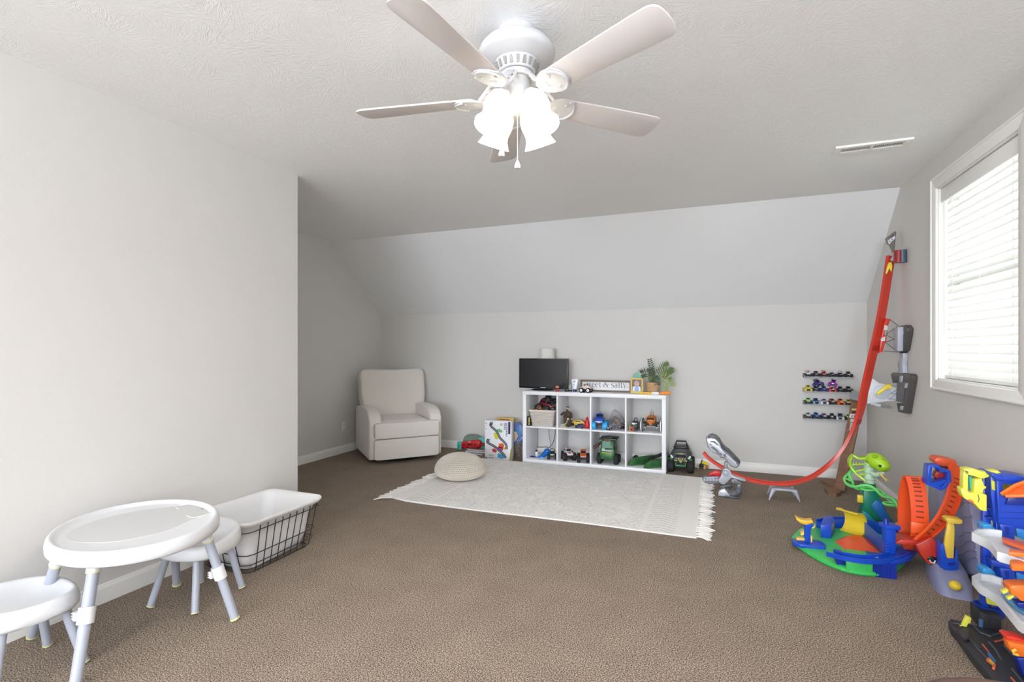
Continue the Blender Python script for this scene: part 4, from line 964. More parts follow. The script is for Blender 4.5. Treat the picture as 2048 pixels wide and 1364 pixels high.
disc(xm, za + hz * .645, 0.024, 0.029, yP - 0.001, mat('print_skin', 224, 176, 156), 'printed_face'); disc(xm, za + hz * .735, 0.022, 0.012, yP - 0.0014, mat('print_fair_hair', 196, 160, 140), 'printed_hair')
for s_ in (-1, 1): disc(xm + s_ * 0.009, za + hz * .66, 0.003, 0.0025, yP - 0.0018, HAIR, 'printed_eye')
disc(xm, za + hz * .59, 0.007, 0.003, yP - 0.0018, mat('print_lips', 190, 110, 104), 'printed_mouth')
for k in range(7):
    a = R(-66 + 22 * k); L = 0.075 * (1 - 0.25 * abs(k - 3) / 3)
    bb = MB(); M = T((xa + xb) / 2, yP + 0.002 + 0.0007 * ((k * 3) % 7), zb_ - 0.004) @ RY(a)
    bb.prism([(-0.011, 0), (-0.016, L * .45), (0, L), (0.016, L * .45), (0.011, 0)], 0.003, M @ XZ(0)); part('pineapple_leaf', bb, mat('pineapple_teal', 128, 176, 158, rough=0.6), pfm, True)

# potted plant
yQ = 5.42; p = YW(1305, 783, yQ)
pl = thing('potted_plant', 'artificial fern and monstera leaves in a woven tan pot', 'plant', (p.x, yQ, SZ))
POT = mat('woven_tan_pot', 208, 168, 128, rough=0.9, noise=0.25, nscale=110, bump=0.8, bscale=120)
bb = MB(); bb.lathe([(0.054, 0), (0.062, 0.03), (0.072, 0.10), (0.0725, 0.112), (0.066, 0.112), (0.060, 0.09), (0.001, 0.085)], 30); part('pot', bb, POT, pl)
for k in range(9):
    bb = MB(); z = 0.008 + k * 0.0118; r_ = 0.0565 + 0.016 * k / 8
    bb.ring((0, 0, z), r_, 0.0055, n=30, k=6); part('woven_coil', bb, POT, pl)
def frond(base, tip, wdt, m, n=7, bend=(0, 0, 0.02), up=Vector((0, -1, 0.2))):
    base = Vector(base); tip = Vector(tip); mid = (base + tip) / 2 + Vector(bend); pts = spline([base, mid, tip], 6)
    bb = MB(); bb.tube(pts, [0.0022 - 0.0012 * i / (len(pts) - 1) for i in range(len(pts))], 5)
    for i in range(n):
        f = 0.32 + 0.66 * i / (n - 1); k = min(int(f * (len(pts) - 1)), len(pts) - 2); p_ = pts[k].lerp(pts[k + 1], f * (len(pts) - 1) - k); d = (pts[k + 1] - pts[k]).normalized()
        sd = d.cross(up).normalized(); L = wdt * (math.sin(PI * (0.18 + 0.75 * (1 - f))) ** 0.7 + 0.15); hw = 0.008
        for s_ in (-1, 1):
            dir_ = (sd * s_ * 0.86 + d * 0.5).normalized(); nn = dir_.cross(up).normalized(); u_ = up.normalized() * 0.0012
            a0 = p_; a1 = p_ + dir_ * L * .5 + nn * hw - u_ * 3; a2 = p_ + dir_ * L - u_ * 6; a3 = p_ + dir_ * L * .5 - nn * hw - u_ * 3
            bb.add([a0, a1, a2, a3, a0 + u_, a1 + u_, a2 + u_, a3 + u_], [(0, 1, 2, 3), (7, 6, 5, 4), (0, 4, 5, 1), (1, 5, 6, 2), (2, 6, 7, 3), (3, 7, 4, 0)])
    part('leaf', bb, m, pl, True, ang=70)
G1 = mat('leaf_dark', 66, 84, 60, rough=0.6, noise=0.15); G2 = mat('leaf_mid', 96, 118, 62, rough=0.55, noise=0.15); G3 = mat('leaf_bright', 140, 160, 92, rough=0.55, noise=0.15)
o_ = Vector((p.x, yQ, SZ + 0.10))
def LP(u, v, dy): return YW(u, v, yQ + dy)
frond(o_ + Vector((0, 0, 0)), LP(1299, 719, 0.0), 0.035, G1, 9, (0.012, 0, 0.0))
frond(o_ + Vector((0, -.01, 0)), LP(1284, 748, -0.03), 0.062, G1, 8, (0, -.01, 0.05))
frond(o_ + Vector((0.005, -.005, 0)), LP(1301, 738, -0.01), 0.04, G1, 7)
frond(o_ + Vector((0.02, 0, 0)), LP(1338, 733, -0.02), 0.085, G2, 9, (0.01, -.02, 0.03), Vector((0.3, -1, 0.5)))
frond(o_ + Vector((0.03, -.01, 0)), LP(1340, 750, -0.05), 0.075, G2, 9, (0.02, -.02, 0.05), Vector((0.2, -1, 0.3)))
frond(o_ + Vector((0.03, -.02, 0)), LP(1338, 772, -0.07), 0.085, G3, 10, (0.02, -.02, 0.055), Vector((0.1, -1, 0.1)))
frond(o_ + Vector((0.0, -.02, 0)), LP(1312, 768, -0.07), 0.06, G1, 8, (0, -.03, 0.075))
frond(o_ + Vector((0.0, -.02, 0)), LP(1304, 762, -0.06), 0.05, G2, 7, (0, -.02, 0.06))
for (u, v) in ((1309, 742), (1313, 739), (1316, 738)):
    bb = MB(); e_ = LP(u, v, 0); bb.tube(spline([o_, (o_ + e_) / 2 + Vector((-.01, 0, .01)), e_], 4), 0.0013, 5); bb.ell(e_, 0.004, nu=8, nv=5); part('berry_twig', bb, G1, pl, True)

# toy knife along the shelf edge
yK = 5.195; KX = lambda u: YW(u, 786, yK).x
kn = thing('toy_saw', 'orange and yellow toy blade tool lying at the right front edge of the shelf', 'toy', (KX(1310), yK, SZ))
bb = MB(); bb.rbox(KX(1280), yK - 0.014, SZ, KX(1304.5), yK + 0.014, SZ + 0.026, 0.004); part('yellow_sheath', bb, PL(240, 190, 60), kn, True)
bb = MB()
for u in (1285, 1291, 1297): bb.prism([(KX(u), SZ + .008), (KX(u + 4), SZ + .008), (KX(u + 5), SZ + .015), (KX(u + 1), SZ + .015)], .001, XZ(yK - .0148))
part('sheath_slot', bb, PL(150, 120, 40), kn, True)
bb = MB(); bb.rbox(KX(1304), yK - 0.012, SZ + 0.002, KX(1318), yK + 0.012, SZ + 0.03, 0.005); part('white_collar', bb, wh, kn, True)
bb = MB(); bb.tube([(KX(1317), yK, SZ + .015), (KX(1322), yK, SZ + .017), (KX(1329), yK, SZ + .023), (KX(1336), yK, SZ + .026), (KX(1341), yK, SZ + .02)], [0.008, 0.012, 0.018, 0.019, 0.012], 10); part('orange_handle', bb, PL(240, 150, 50), kn, True)

# ---------------------------------------------------------------- upper cubes
def inx(i, f): return CX[i] + CW * f
# 1: woven basket with trucks
bx0, bx1 = CX[0] + 0.045, CX[0] + CW - 0.05
wb = thing('woven_basket', 'cream woven basket heaped with toy trucks in the upper left cube', 'basket', ((bx0 + bx1) / 2, 5.33, ZU))
BK = mat('cream_paper_weave', 204, 196, 188, rough=0.95, bump=0.7, bscale=90, noise=0.12, nscale=70)
bb = MB()
def brr(o): return rrect(bx0 - o, bx1 + o, 5.20 - o, 5.45 + o, 0.02, 4)
loft(bb, [(ZU, brr(-0.01)), (ZU + 0.16, brr(0.016)), (ZU + 0.16, brr(0.010)), (ZU + 0.02, brr(-0.016))], True, True); part('body', bb, BK, wb, True, ang=50)
for k in range(10):
    bb = MB(); z = ZU + 0.012 + k * 0.015; o = -0.008 + 0.024 * (z - ZU) / 0.16
    bb.tube([(x, y, z + 0.0022 * math.sin((x + y) * 110 + k * PI)) for x, y in rrect(bx0 - o, bx1 + o, 5.20 - o, 5.45 + o, 0.02, 4)], 0.0072, 5, True); part('woven_strand', bb, BK, wb, True)
bb = MB(); bb.tube([(x, y, ZU + 0.166) for x, y in brr(0.017)], 0.011, 8, True); part('rim', bb, mat('cream_fabric_rim', 226, 214, 200, rough=0.95), wb, True)
zt_ = ZU + 0.15
truck('black toy truck lying highest on the basket heap', (bx0 + bx1) / 2 + 0.035, 5.33, zt_ + 0.075, 0.115, R(62), BLK, TIRE, PL(70, 74, 72), 'pickup', tilt=RX(R(-14)) @ RY(R(12)))
truck('dark red toy truck under the black one in the basket', (bx0 + bx1) / 2 + 0.0, 5.30, zt_ + 0.012, 0.12, R(80), PL(110, 24, 34), TIRE, PL(70, 70, 70), 'suv', tilt=RX(R(10)))
truck('red toy truck at the right rim of the basket', bx1 - 0.05, 5.27, zt_ + 0.006, 0.085, R(100), PL(190, 40, 34), TIRE, PL(60, 66, 60), 'pickup', tilt=RX(R(-12)))
truck('dark green toy truck at the left of the basket heap', bx0 + 0.07, 5.33, zt_ + 0.0, 0.10, R(70), PL(40, 48, 44), TIRE, PL(44, 48, 54), 'pickup', tilt=RX(R(20)))
truck('orange and brown toy car low in the basket', (bx0 + bx1) / 2 - 0.03, 5.235, zt_ + 0.002, 0.075, R(88), PL(176, 110, 44), TIRE, PL(120, 80, 40), 'car', name='toy_car', cat='toy car')
yb_ = thing('toy_box', 'small black box with yellow print beside the woven basket', 'box', (CX[0] + 0.028, 5.2, ZU))
bb = MB(); bb.box(-0.024, -0.02, 0, 0.014, 0.03, 0.10); part('carton', bb, BLK, yb_, bevel=0.001)
bb = MB()
for k, h in enumerate((0.012, 0.010, 0.014, 0.010, 0.012)): bb.box(-0.006, -0.0212, 0.012 + k * 0.016, 0.008, -0.0198, 0.012 + k * 0.016 + h)
part('print', bb, PL(214, 200, 80), yb_)

# 2: robed figure, skeleton, cars, red creature
p = YW(1134, 850, 5.27)
rf_ = thing('robed_figurine', 'brown-robed bearded toy figure standing in the second upper cube', 'figurine', (p.x + 0.002, 5.285, ZU))
ROBE = mat('brown_robe', 74, 60, 48, rough=0.85, bump=0.3, bscale=120)
bb = MB(); bb.lathe([(0.034, 0.006), (0.04, 0.02), (0.045, 0.06), (0.043, 0.10), (0.04, 0.125), (0.036, 0.145), (0.022, 0.163), (0.012, 0.17)], 22, sx=1.0, sy=0.62, rf=lambda t, j: 1 + 0.06 * math.sin(7 * t) * (j < 4))
bb.tube([(-0.03, 0, 0.153), (-0.052, -0.006, 0.135), (-0.078, -0.016, 0.118)], [0.012, 0.013, 0.008], 8); bb.tube([(0.03, 0, 0.153), (0.044, -0.006, 0.128), (0.047, -0.014, 0.098)], [0.012, 0.013, 0.012], 8)
part('robe', bb, ROBE, rf_, ang=60)
bb = MB(); bb.tube([(-0.012, -0.022, 0.166), (-0.004, -0.027, 0.13), (0.004, -0.0275, 0.105)], 0.006, 6); bb.ring((0, 0, 0.106), 0.042, 0.005, n=20, k=6, sx=1.0, sy=0.64); part('sash', bb, mat('dark_sash', 52, 40, 34, rough=0.8), rf_)
FSK = mat('pale_figure_skin', 196, 172, 148, rough=0.6)
bb = MB(); bb.cyl((0, 0, 0.16), (0, 0, 0.178), 0.009); bb.ell((0, -0.002, 0.192), 0.0145, 0.0155, 0.019); bb.ell((0, -0.018, 0.191), 0.003, 0.004, 0.005, nu=8, nv=5)
for s_ in (-1, 1): bb.ell((s_ * 0.0148, 0, 0.191), 0.003, 0.004, 0.005, nu=8, nv=5)
o = part('head', bb, FSK, rf_)
bb = MB(); bb.ell((0, 0.003, 0.202), 0.0165, 0.016, 0.013); bb.ell((0, -0.011, 0.179), 0.011, 0.008, 0.009); part('hair_and_beard', bb, HAIR, rf_)
bb = MB()
for s_ in (-1, 1): bb.ell((s_ * 0.0055, -0.0165, 0.195), 0.002, 0.0012, 0.0015, nu=8, nv=5)
part('eyes', bb, BLK, o)
bb = MB()
for base, d0 in (((-0.08, -0.017, 0.116), Vector((-1, -.2, -.5))), ((0.047, -0.016, 0.092), Vector((0.1, -.3, -1)))):
    B_ = Vector(base); d0.normalize(); sd = d0.cross(Vector((0, 1, 0))).normalized()
    bb.ell(B_ + d0 * 0.005, 0.006, 0.005, 0.006, nu=8, nv=6)
    for k in range(4): bb.tube([B_ + d0 * 0.006 + sd * (k - 1.5) * 0.0028, B_ + d0 * 0.013 + sd * (k - 1.5) * 0.0031, B_ + d0 * (0.0165 + 0.001 * (k in (1, 2))) + sd * (k - 1.5) * 0.0028 + Vector((0, -.002, 0))], 0.0014, 5)
    bb.tube([B_ + sd * 0.005, B_ + d0 * 0.007 + sd * 0.0085], 0.0016, 5)
part('hands', bb, FSK, rf_)
bb = MB()
for s_ in (-1, 1): bb.ell((s_ * 0.014, -0.014, 0.006), 0.010, 0.018, 0.007, nu=10, nv=6)
part('boots', bb, HAIR, rf_)

p = YW(1129, 855, 5.21)
sk = thing('skeleton_dinosaur', 'ivory long-necked dinosaur skeleton toy before the robed figure', 'toy', (p.x, 5.205, ZU))
IV = mat('ivory_bone', 214, 208, 176, rough=0.6)
bb = MB(); bb.tube(spline([(-0.045, 0, 0.012), (-0.02, 0, 0.03), (0.005, 0, 0.038), (0.024, 0, 0.05), (0.03, 0, 0.075), (0.036, 0, 0.094)], 4), 0.0034, 6); part('spine', bb, IV, sk)
bb = MB(); bb.ell((0.04, 0, 0.096), 0.012, 0.005, 0.006); bb.box(0.042, -0.003, 0.084, 0.054, 0.003, 0.088); part('skull', bb, IV, sk)
for k, x_ in enumerate((-0.03, -0.015, 0.0, 0.014)):
    bb = MB()
    for s_ in (-1, 1): bb.tube([(x_, 0, 0.034), (x_ - .006, s_ * 0.014, 0.022), (x_ - .012 + .004 * k, s_ * 0.018, 0.0)], 0.0025, 5)
    part('leg' if k in (0, 3) else 'rib', bb, IV, sk)
p = YW(1156, 850, 5.36)
bb = MB(); bb.m(0).prism([(-.085, .012), (-.088, .03), (-.06, .045), (-.03, .062), (.03, .066), (.06, .048), (.085, .036), (.085, .012)], 0.07, XZ(-.035))
bb.m(1)
for x_ in (-.052, .052):
    for yy in (-.037, .035): bb.cyl((x_, yy, .018), (x_, yy + .004 * (-1 if yy < 0 else 1), .018), .018, n=16)
bb.m(2).prism([(-.032, .045), (-.02, .058), (.026, .06), (.042, .046)], 0.0725, XZ(-.0362))
t = thing('toy_car', 'yellow toy car at the back of the second upper cube', 'toy car', (p.x, 5.38, ZU)); part('body', bb, [PL(226, 188, 62), TIRE, DARKWIN], t, bevel=0.003)
p = YW(1159, 855, 5.24)
t = thing('toy_car', 'dark blue toy car in front of the yellow one', 'toy car', (p.x, 5.245, ZU))
bb = MB(); bb.prism([(-.05, .010), (-.054, .022), (-.03, .028), (-.014, .040), (.02, .041), (.038, .028), (.054, .024), (.052, .010)], 0.052, XZ(-.026)); part('body', bb, PL(34, 44, 110), t, bevel=0.003)
bb = MB(); bb.prism([(-.016, .030), (-.008, .038), (.016, .039), (.028, .030)], 0.054, XZ(-.027)); part('window', bb, DARKWIN, t)
for x_ in (-.032, .032):
    bb = MB(); bb.cyl((x_, -.029, .012), (x_, -.02, .012), .012, n=14); bb.cyl((x_, .02, .012), (x_, .029, .012), .012, n=14); part('wheel', bb, TIRE, t)
bb = MB(); bb.ell((-.05, -.014, .02), .005, .006, .005); bb.ell((-.046, -.024, .018), .006, .004, .005); part('headlights', bb, wh, t)
p = YW(1174, 856, 5.22)
t = thing('red_dragon', 'red seated dragon toy with an orange crest by the divider', 'toy', (p.x, 5.225, ZU))
RED = PL(196, 30, 34)
bb = MB(); bb.lathe([(0.024, 0.004), (0.031, 0.02), (0.028, 0.05), (0.019, 0.08), (0.013, 0.10), (0.006, 0.118), (0, 0.124)], 16, sx=1, sy=.8)
bb.tube([(-.02, -.01, .06), (-.03, -.018, .075), (-.031, -.02, .086)], [.007, .006, .003], 7)
for s_ in (-1, 1): bb.ell((s_ * .016, -.018, .008), .012, .016, .008, nu=10, nv=6)
part('body', bb, RED, t, ang=60)
bb = MB(); bb.ell((.002, -.008, .105), .014, .017, .015); bb.ell((.002, -.024, .10), .008, .01, .006); part('head', bb, RED, t)
bb = MB()
for k in range(3): bb.prism([(-.004 + .008 * k, .112), (.006 + .008 * k, .112), (.004 + .007 * k, .136 - .006 * k)], .004, XZ(-.002))
part('crest', bb, PL(236, 150, 60), t)
bb = MB()
for k in range(4): bb.ell((-.02 + .013 * k, -.032, .004), .003, .004, .004, nu=7, nv=5)
part('claws', bb, wh, t)

# 3: blue truck, white car, bag of toys, black truck
p = YW(1199, 855, 5.27)
truck('blue toy truck on sky blue wheels in the third upper cube', p.x, 5.285, ZU, 0.158, R(6), PL(36, 82, 190), PL(52, 166, 226), PL(52, 150, 214), 'beast', PL(40, 90, 200), 'crest', grille=wh, wheelk=(0.9, 1.25))
p = YW(1219, 860, 5.21)
truck('small white toy car beside the blue truck', p.x, 5.22, ZU, 0.05, R(-20), PL(228, 228, 230), TIRE, wh, 'car', name='toy_car', cat='toy car')
p = YW(1233, 862, 5.23)
bg_ = thing('toy_bag', 'clear plastic bag of small mixed toys leaning in the third upper cube', 'bag', (p.x, 5.25, ZU))
def BP(u, v): q = YW(u, v, 5.25); return (q.x - p.x, q.z - ZU)
out = [BP(*q) for q in ((1231.5, 862.5), (1217, 846), (1219, 833), (1228, 818), (1238, 826), (1247, 838), (1249, 846), (1240, 858))]
bb = MB(); bb.prism(out, 0.07, XZ(-0.02))
part('bag_film', bb, mat('clear_bag_film', 214, 208, 214, rough=0.12, alpha=0.13), bg_, bevel=0.012)
cols = [PL(150, 190, 84), PL(70, 62, 84), PL(110, 108, 96), PL(60, 54, 50), PL(150, 96, 84), PL(210, 204, 214), PL(86, 92, 110), PL(104, 60, 96), PL(120, 116, 70), PL(44, 44, 48)]
for k in range(26):
    for _ in range(30):
        u = random.uniform(1219, 1247); v = random.uniform(832, 859)
        if abs(u - 1232) * 0.85 + abs(v - 845) < 15: break
    x_, z_ = BP(u, v); bb = MB(); M = T(x_, random.uniform(-0.006, 0.036), max(0.012, z_)) @ RY(random.uniform(0, 3)) @ RX(random.uniform(0, 3))
    M = M @ Matrix.Scale(1.35, 4)
    if k == 0: M = T(BP(1235, 843)[0], -0.008, BP(1235, 843)[1]) @ RY(R(-35)); bb.rbox(-0.008, -.005, -.022, .01, .005, .022, .003, 1, M)
    elif k % 3 == 0: bb.cyl((-.01, 0, 0), (.01, 0, 0), .009, n=10, M=M)
    elif k % 3 == 1: bb.rbox(-.014, -.007, -.006, .014, .007, .006, .002, 1, M)
    else: bb.ell((0, 0, 0), .012, .008, .009, M, 10, 6)
    part('small_toy', bb, cols[k % len(cols)], bg_)
p = YW(1246, 860, 5.36); truck('black toy truck behind the bag of toys', p.x - 0.012, 5.36, ZU, 0.075, R(30), BLK, TIRE, PL(60, 60, 60), 'pickup')

# 4: hook gun, yellow wheel, big orange buggy
p = YW(1269, 858, 5.25)
t = thing('toy_blaster', 'black toy blaster with a grey barrel and orange muzzle in the right upper cube', 'toy', (p.x, 5.27, ZU))
bb = MB(); bb.rbox(-.032, -.01, .018, .034, .05, .092, .012); bb.prism([(.0, .0), (.034, .0), (.034, .05), (.01, .05)], .04, XZ(0.0)); part('body', bb, BLK, t)
bb = MB(); bb.tube([(-.004, .03, .088), (-.01, .03, .105), (0, .03, .125), (.014, .03, .125), (.022, .03, .108), (.016, .03, .088)], .0055, 7); part('hook', bb, PL(60, 60, 62), t)
bb = MB(); bb.ell((-.012, -.011, .072), .016, .004, .011); bb.ell((.014, -.011, .074), .007, .004, .006); part('white_decals', bb, wh, t)
bb = MB(); bb.tube([(0.01, 0.01, .05), (-.006, -.04, .036), (-.016, -.085, .024)], [.02, .022, .023], 16); part('barrel', bb, PL(120, 116, 116), t)
bb = MB(); bb.cyl((-.0155, -.082, .0245), (-.018, -.095, .0235), .0215, n=20); o = part('muzzle_ring', bb, PL(206, 110, 80), t)
bb = MB(); bb.cyl((-.0178, -.0945, .0237), (-.0182, -.0965, .0235), .012, n=16); part('bore', bb, PL(100, 34, 24), o)
p = YW(1259, 852, 5.3)
bb = MB(); bb.m(0).lathe([(.012, -.006), (.026, -.008), (.028, 0), (.026, .008), (.012, .006)], 20, T(p.x + 0.008, 5.3, ZU + .0282) @ RY(R(80))); bb.m(1).lathe([(0, -.004), (.013, -.0045), (.013, .0045), (0, .004)], 16, T(p.x + 0.008, 5.3, ZU + .0282) @ RY(R(80)))
single('loose_wheel', bb, [PL(190, 184, 70), BLK], 'small yellow toy wheel standing against the last divider', 'toy wheel')
p = YW(1302, 858, 5.29); bw = 0.225
t = thing('toy_buggy', 'orange toy buggy on tall white-rimmed black wheels', 'toy car', (p.x + 0.004, 5.30, ZU))
OB = PL(206, 118, 42)
bb = MB(); bb.ell((0, -.02, .118), .048, .085, .042, None, 20, 12, .7, .7); bb.ell((0, -.07, .095), .03, .04, .03); part('body', bb, OB, t, ang=60)
bb = MB(); bb.prism([(-.035, .128), (.035, .128), (.03, .146), (-.03, .146)], .03, XZ(-.108)); bb.tube([(-.03, -.11, .10), (-.015, -.118, .085), (0, -.12, .079), (.015, -.118, .085), (.03, -.11, .10)], .003, 5); part('windscreen', bb, DARKWIN, t)
bb = MB()
for x_, h in ((-.012, .206), (0, .222), (.014, .20)): bb.tube([(x_, .02, .15), (x_ * 1.1, .025, h)], [.004, .0015], 6)
part('roof_spikes', bb, PL(150, 80, 50), t)
bb = MB(); bb.rbox(-.085, -.03, .075, .085, .03, .095, .006); bb.rbox(-.055, -.05, .06, .055, .06, .09, .008)
for s_ in (-1, 1): bb.box(s_ * .055 - .012, -.06, .04, s_ * .055 + .012, -.035, .062)
part('chassis', bb, BLK, t)
for s_ in (-1, 1):
    for yy in (-.03, .062):
        bb = MB(); bb.m(0).lathe([(.03, -.014), (.056, -.014), (.061, -.008), (.061, .008), (.056, .014), (.03, .014)], 26, T(s_ * .094, yy, .061) @ RY(R(90)))
        bb.m(1).lathe([(.032, -.0148), (.054, -.0146), (.054, .0146), (.032, .0148)], 26, T(s_ * .094, yy, .061) @ RY(R(90))); bb.m(0).cyl((s_ * .082, yy, .061), (s_ * .104, yy, .061), .03, n=18)
        bb.m(1).lathe([(.0615, -.006), (.0622, 0), (.0615, .006)], 26, T(s_ * .094, yy, .061) @ RY(R(90)))
        part('wheel', bb, [TIRE, wh], t)
bb = MB()
for s_ in (-1, 1): bb.box(s_ * .056 - .011, -.0625, .042, s_ * .056 + .011, -.0605, .048)
part('front_lights', bb, wh, t)
for k, u in enumerate((1297, 1301, 1306)):
    q = FL(u, 864 + 0.3 * k, ZU); bb = MB(); bb.rbox(q.x - .008, q.y - .004, ZU, q.x + .008, q.y + .004, ZU + .005, .002, 1)
    single('toy_crumb', bb, wh, ['left', 'middle', 'right'][k] + ' one of the three tiny white bits under the orange buggy', 'toy')

# ---------------------------------------------------------------- lower cubes
# 1: blue whale plane, cables, little figure, green and black car
p = YW(1080, 915, 5.27)
t = thing('toy_shark', 'bright blue shark toy with a dark blue tail in the lower left cube', 'toy', (p.x, 5.27, ZL))
SB = PL(20, 100, 190, 0.25)
def Q(u, v, dy=0.0): q = YW(u, v, 5.27 + dy); return (q.x - p.x, dy, q.z - ZL)
bb = MB(); bb.tube(spline([Q(1095, 897), Q(1094, 903), Q(1088, 909), Q(1080, 914), Q(1073, 916.5)], 5), [0.010, .018, .025, .029, .031, .032, .032, .031, .030, .028, .026, .024, .022, .02, .018, .016, .015, .013, .012, .011, .010], 14); part('body', bb, SB, t, ang=70)
bb = MB(); bb.prism([Q(1078, 914)[::2], Q(1087, 912)[::2], Q(1090, 921)[::2]], .01, XZ(-.03)); bb.prism([Q(1086, 905)[::2], Q(1090, 897)[::2], Q(1093, 903)[::2]], .01, XZ(.0)); part('fins', bb, PL(80, 150, 214), t, bevel=0.002)
bb = MB(); bb.ell(Q(1074, 917.5, -.012), .016, .008, .009); part('white_belly', bb, wh, t)
bb = MB(); bb.tube(spline([Q(1072, 916), Q(1066, 914.5), Q(1061, 916), Q(1056, 917)], 4), [.010, .012, .014, .016, .018, .019, .02, .02, .018, .016, .013, .010, .006][:13], 12); part('tail', bb, PL(28, 28, 120), t, ang=70)
p2 = YW(1071.5, 905, 5.33)
t = thing('toy_penguin', 'little white and black toy figure behind the blue shark', 'figurine', (p2.x, 5.36, ZL))
bb = MB(); bb.lathe([(.014, 0), (.019, .02), (.017, .045), (.011, .06), (0, .066)], 14); part('body', bb, wh, t)
bb = MB(); bb.ell((0, -.008, .052), .014, .012, .013); part('face', bb, BLK, t)
bb = MB(); bb.ell((0, -.019, .05), .006, .004, .006); part('muzzle', bb, PL(150, 140, 90), t)
p2 = YW(1104, 915, 5.27)
truck('green and black toy race car beside the shark', p2.x, 5.28, ZL, 0.105, R(16), PL(50, 96, 60), TIRE, PL(200, 200, 200), 'car', BLK, 'arch', grille=wh, name='toy_car', cat='toy car', wheelk=(.8, 1.1))
cab = MB(); yC = 5.53
def W3(u, v, y=yC): return YW(u, v, y)
cab.tube(spline([W3(1110.5, 853), W3(1110, 868), W3(1107, 882), W3(1099, 895), W3(1091, 894), W3(1084, 894.5), W3(1077, 894), W3(1071, 892)], 5), 0.0035, 6)
single('power_cord', cab, mat('black_cord', 34, 34, 36, rough=0.6), 'black power cord looping behind the lower left cube', 'cord')
cab = MB(); cab.tube(spline([W3(1097, 853), W3(1098, 868), W3(1100, 880), W3(1101, 891)], 5), 0.0028, 6)
single('power_cord', cab, mat('grey_cord', 96, 96, 100, rough=0.6), 'thin grey cord hanging straight behind the lower left cube', 'cord')
# 2: two trucks
p2 = YW(1135, 922, 5.27); truck('white, red and blue toy monster truck turned aside in a lower cube', p2.x, 5.29, ZL, 0.135, R(32), PL(206, 206, 214), TIRE, PL(120, 34, 34), 'pickup', PL(190, 44, 52), 'stripe', grille=wh, wheelk=(1.12, 1.0))
p2 = YW(1166, 926, 5.23); truck('orange toy monster truck facing out of a lower cube', p2.x - 0.004, 5.255, ZL, 0.128, R(14), PL(214, 106, 44), TIRE, PL(30, 30, 30), 'suv', PL(190, 90, 40), 'rack', wheelk=(1.1, 1.1))
# 3: green harvester
p2 = YW(1216, 925, 5.25)
t = thing('toy_harvester', 'large green toy combine harvester in the third lower cube', 'toy tractor', (p2.x, 5.285, ZL))
GR = PL(38, 84, 44); GRD = PL(34, 58, 42)
bb = MB(); bb.rbox(-.075, -.09, .05, .075, .11, .165, .014); bb.rbox(-.062, -.10, .055, .062, -.07, .12, .012); part('body', bb, PL(44, 98, 48), t)
bb = MB(); bb.prism([(-.09, .165), (-.06, .245), (.10, .245), (.10, .165)], .13, YZ(-.065)); part('cab', bb, GR, t, bevel=.006)
bb = MB(); bb.prism([(-.095, .172), (-.068, .236), (-.064, .236), (-.09, .172)], .085, YZ(-.05)); part('windscreen', bb, mat('green_tinted_pane', 110, 150, 136, rough=0.2), t)
bb = MB(); bb.rbox(-.088, -.06, .245, .088, .12, .262, .006); bb.rbox(-.045, -.03, .262, .045, .06, .272, .004); part('grain_tank', bb, GRD, t)
bb = MB(); bb.tube([(-.06, -.02, .225), (-.10, -.045, .19), (-.13, -.06, .165)], [.012, .013, .014], 10); bb.cyl((-.125, -.058, .168), (-.142, -.066, .158), .016, n=12); part('unloading_auger', bb, PL(90, 40, 40), t)
bb = MB(); bb.box(-.052, -.102, .118, .052, -.099, .125); part('yellow_stripe', bb, PL(210, 206, 60), t)
bb = MB(); bb.box(-.05, -.1025, .14, .05, -.089, .152); bb.box(-.05, -.0915, .152, -.022, -.089, .166); part('headlight_panel', bb, mat('pale_lamp_panel', 176, 196, 186, rough=.3), t)
bb = MB(); bb.box(-.03, -.068, .24, .03, -.062, .252); bb.ell((0, -.066, .248), .012, .006, .008); part('warning_light', bb, PL(150, 60, 40), t)
bb = MB(); bb.rbox(-.10, -.075, .085, .10, -.05, .105, .004); part('fender_bar', bb, GRD, t)
for s_ in (-1, 1):
    for yy, r_ in ((-.045, .055), (.085, .042)):
        bb = MB(); bb.m(0).lathe([(r_ * .5, -.02), (r_ * .92, -.02), (r_, -.012), (r_, .012), (r_ * .92, .02), (r_ * .5, .02)], 22, T(s_ * .085, yy, r_) @ RY(R(90)), rf=lambda q, j: 1 + .04 * (j in (2, 3)) * (int(q * 3.5 + .01) % 2)); bb.m(1).cyl((s_ * .067, yy, r_), (s_ * .103, yy, r_), r_ * .52, n=16)
        part('wheel', bb, [TIRE, PL(200, 180, 60)], t)
for s_ in (-1, 1):
    bb = MB(); bb.tube([(s_ * .062, -.07, .21), (s_ * .088, -.085, .205)], .003, 6); bb.rbox(s_ * .09 - .007, -.09, .185, s_ * .09 + .007, -.083, .212, .003, 1); part('mirror', bb, GRD, t)
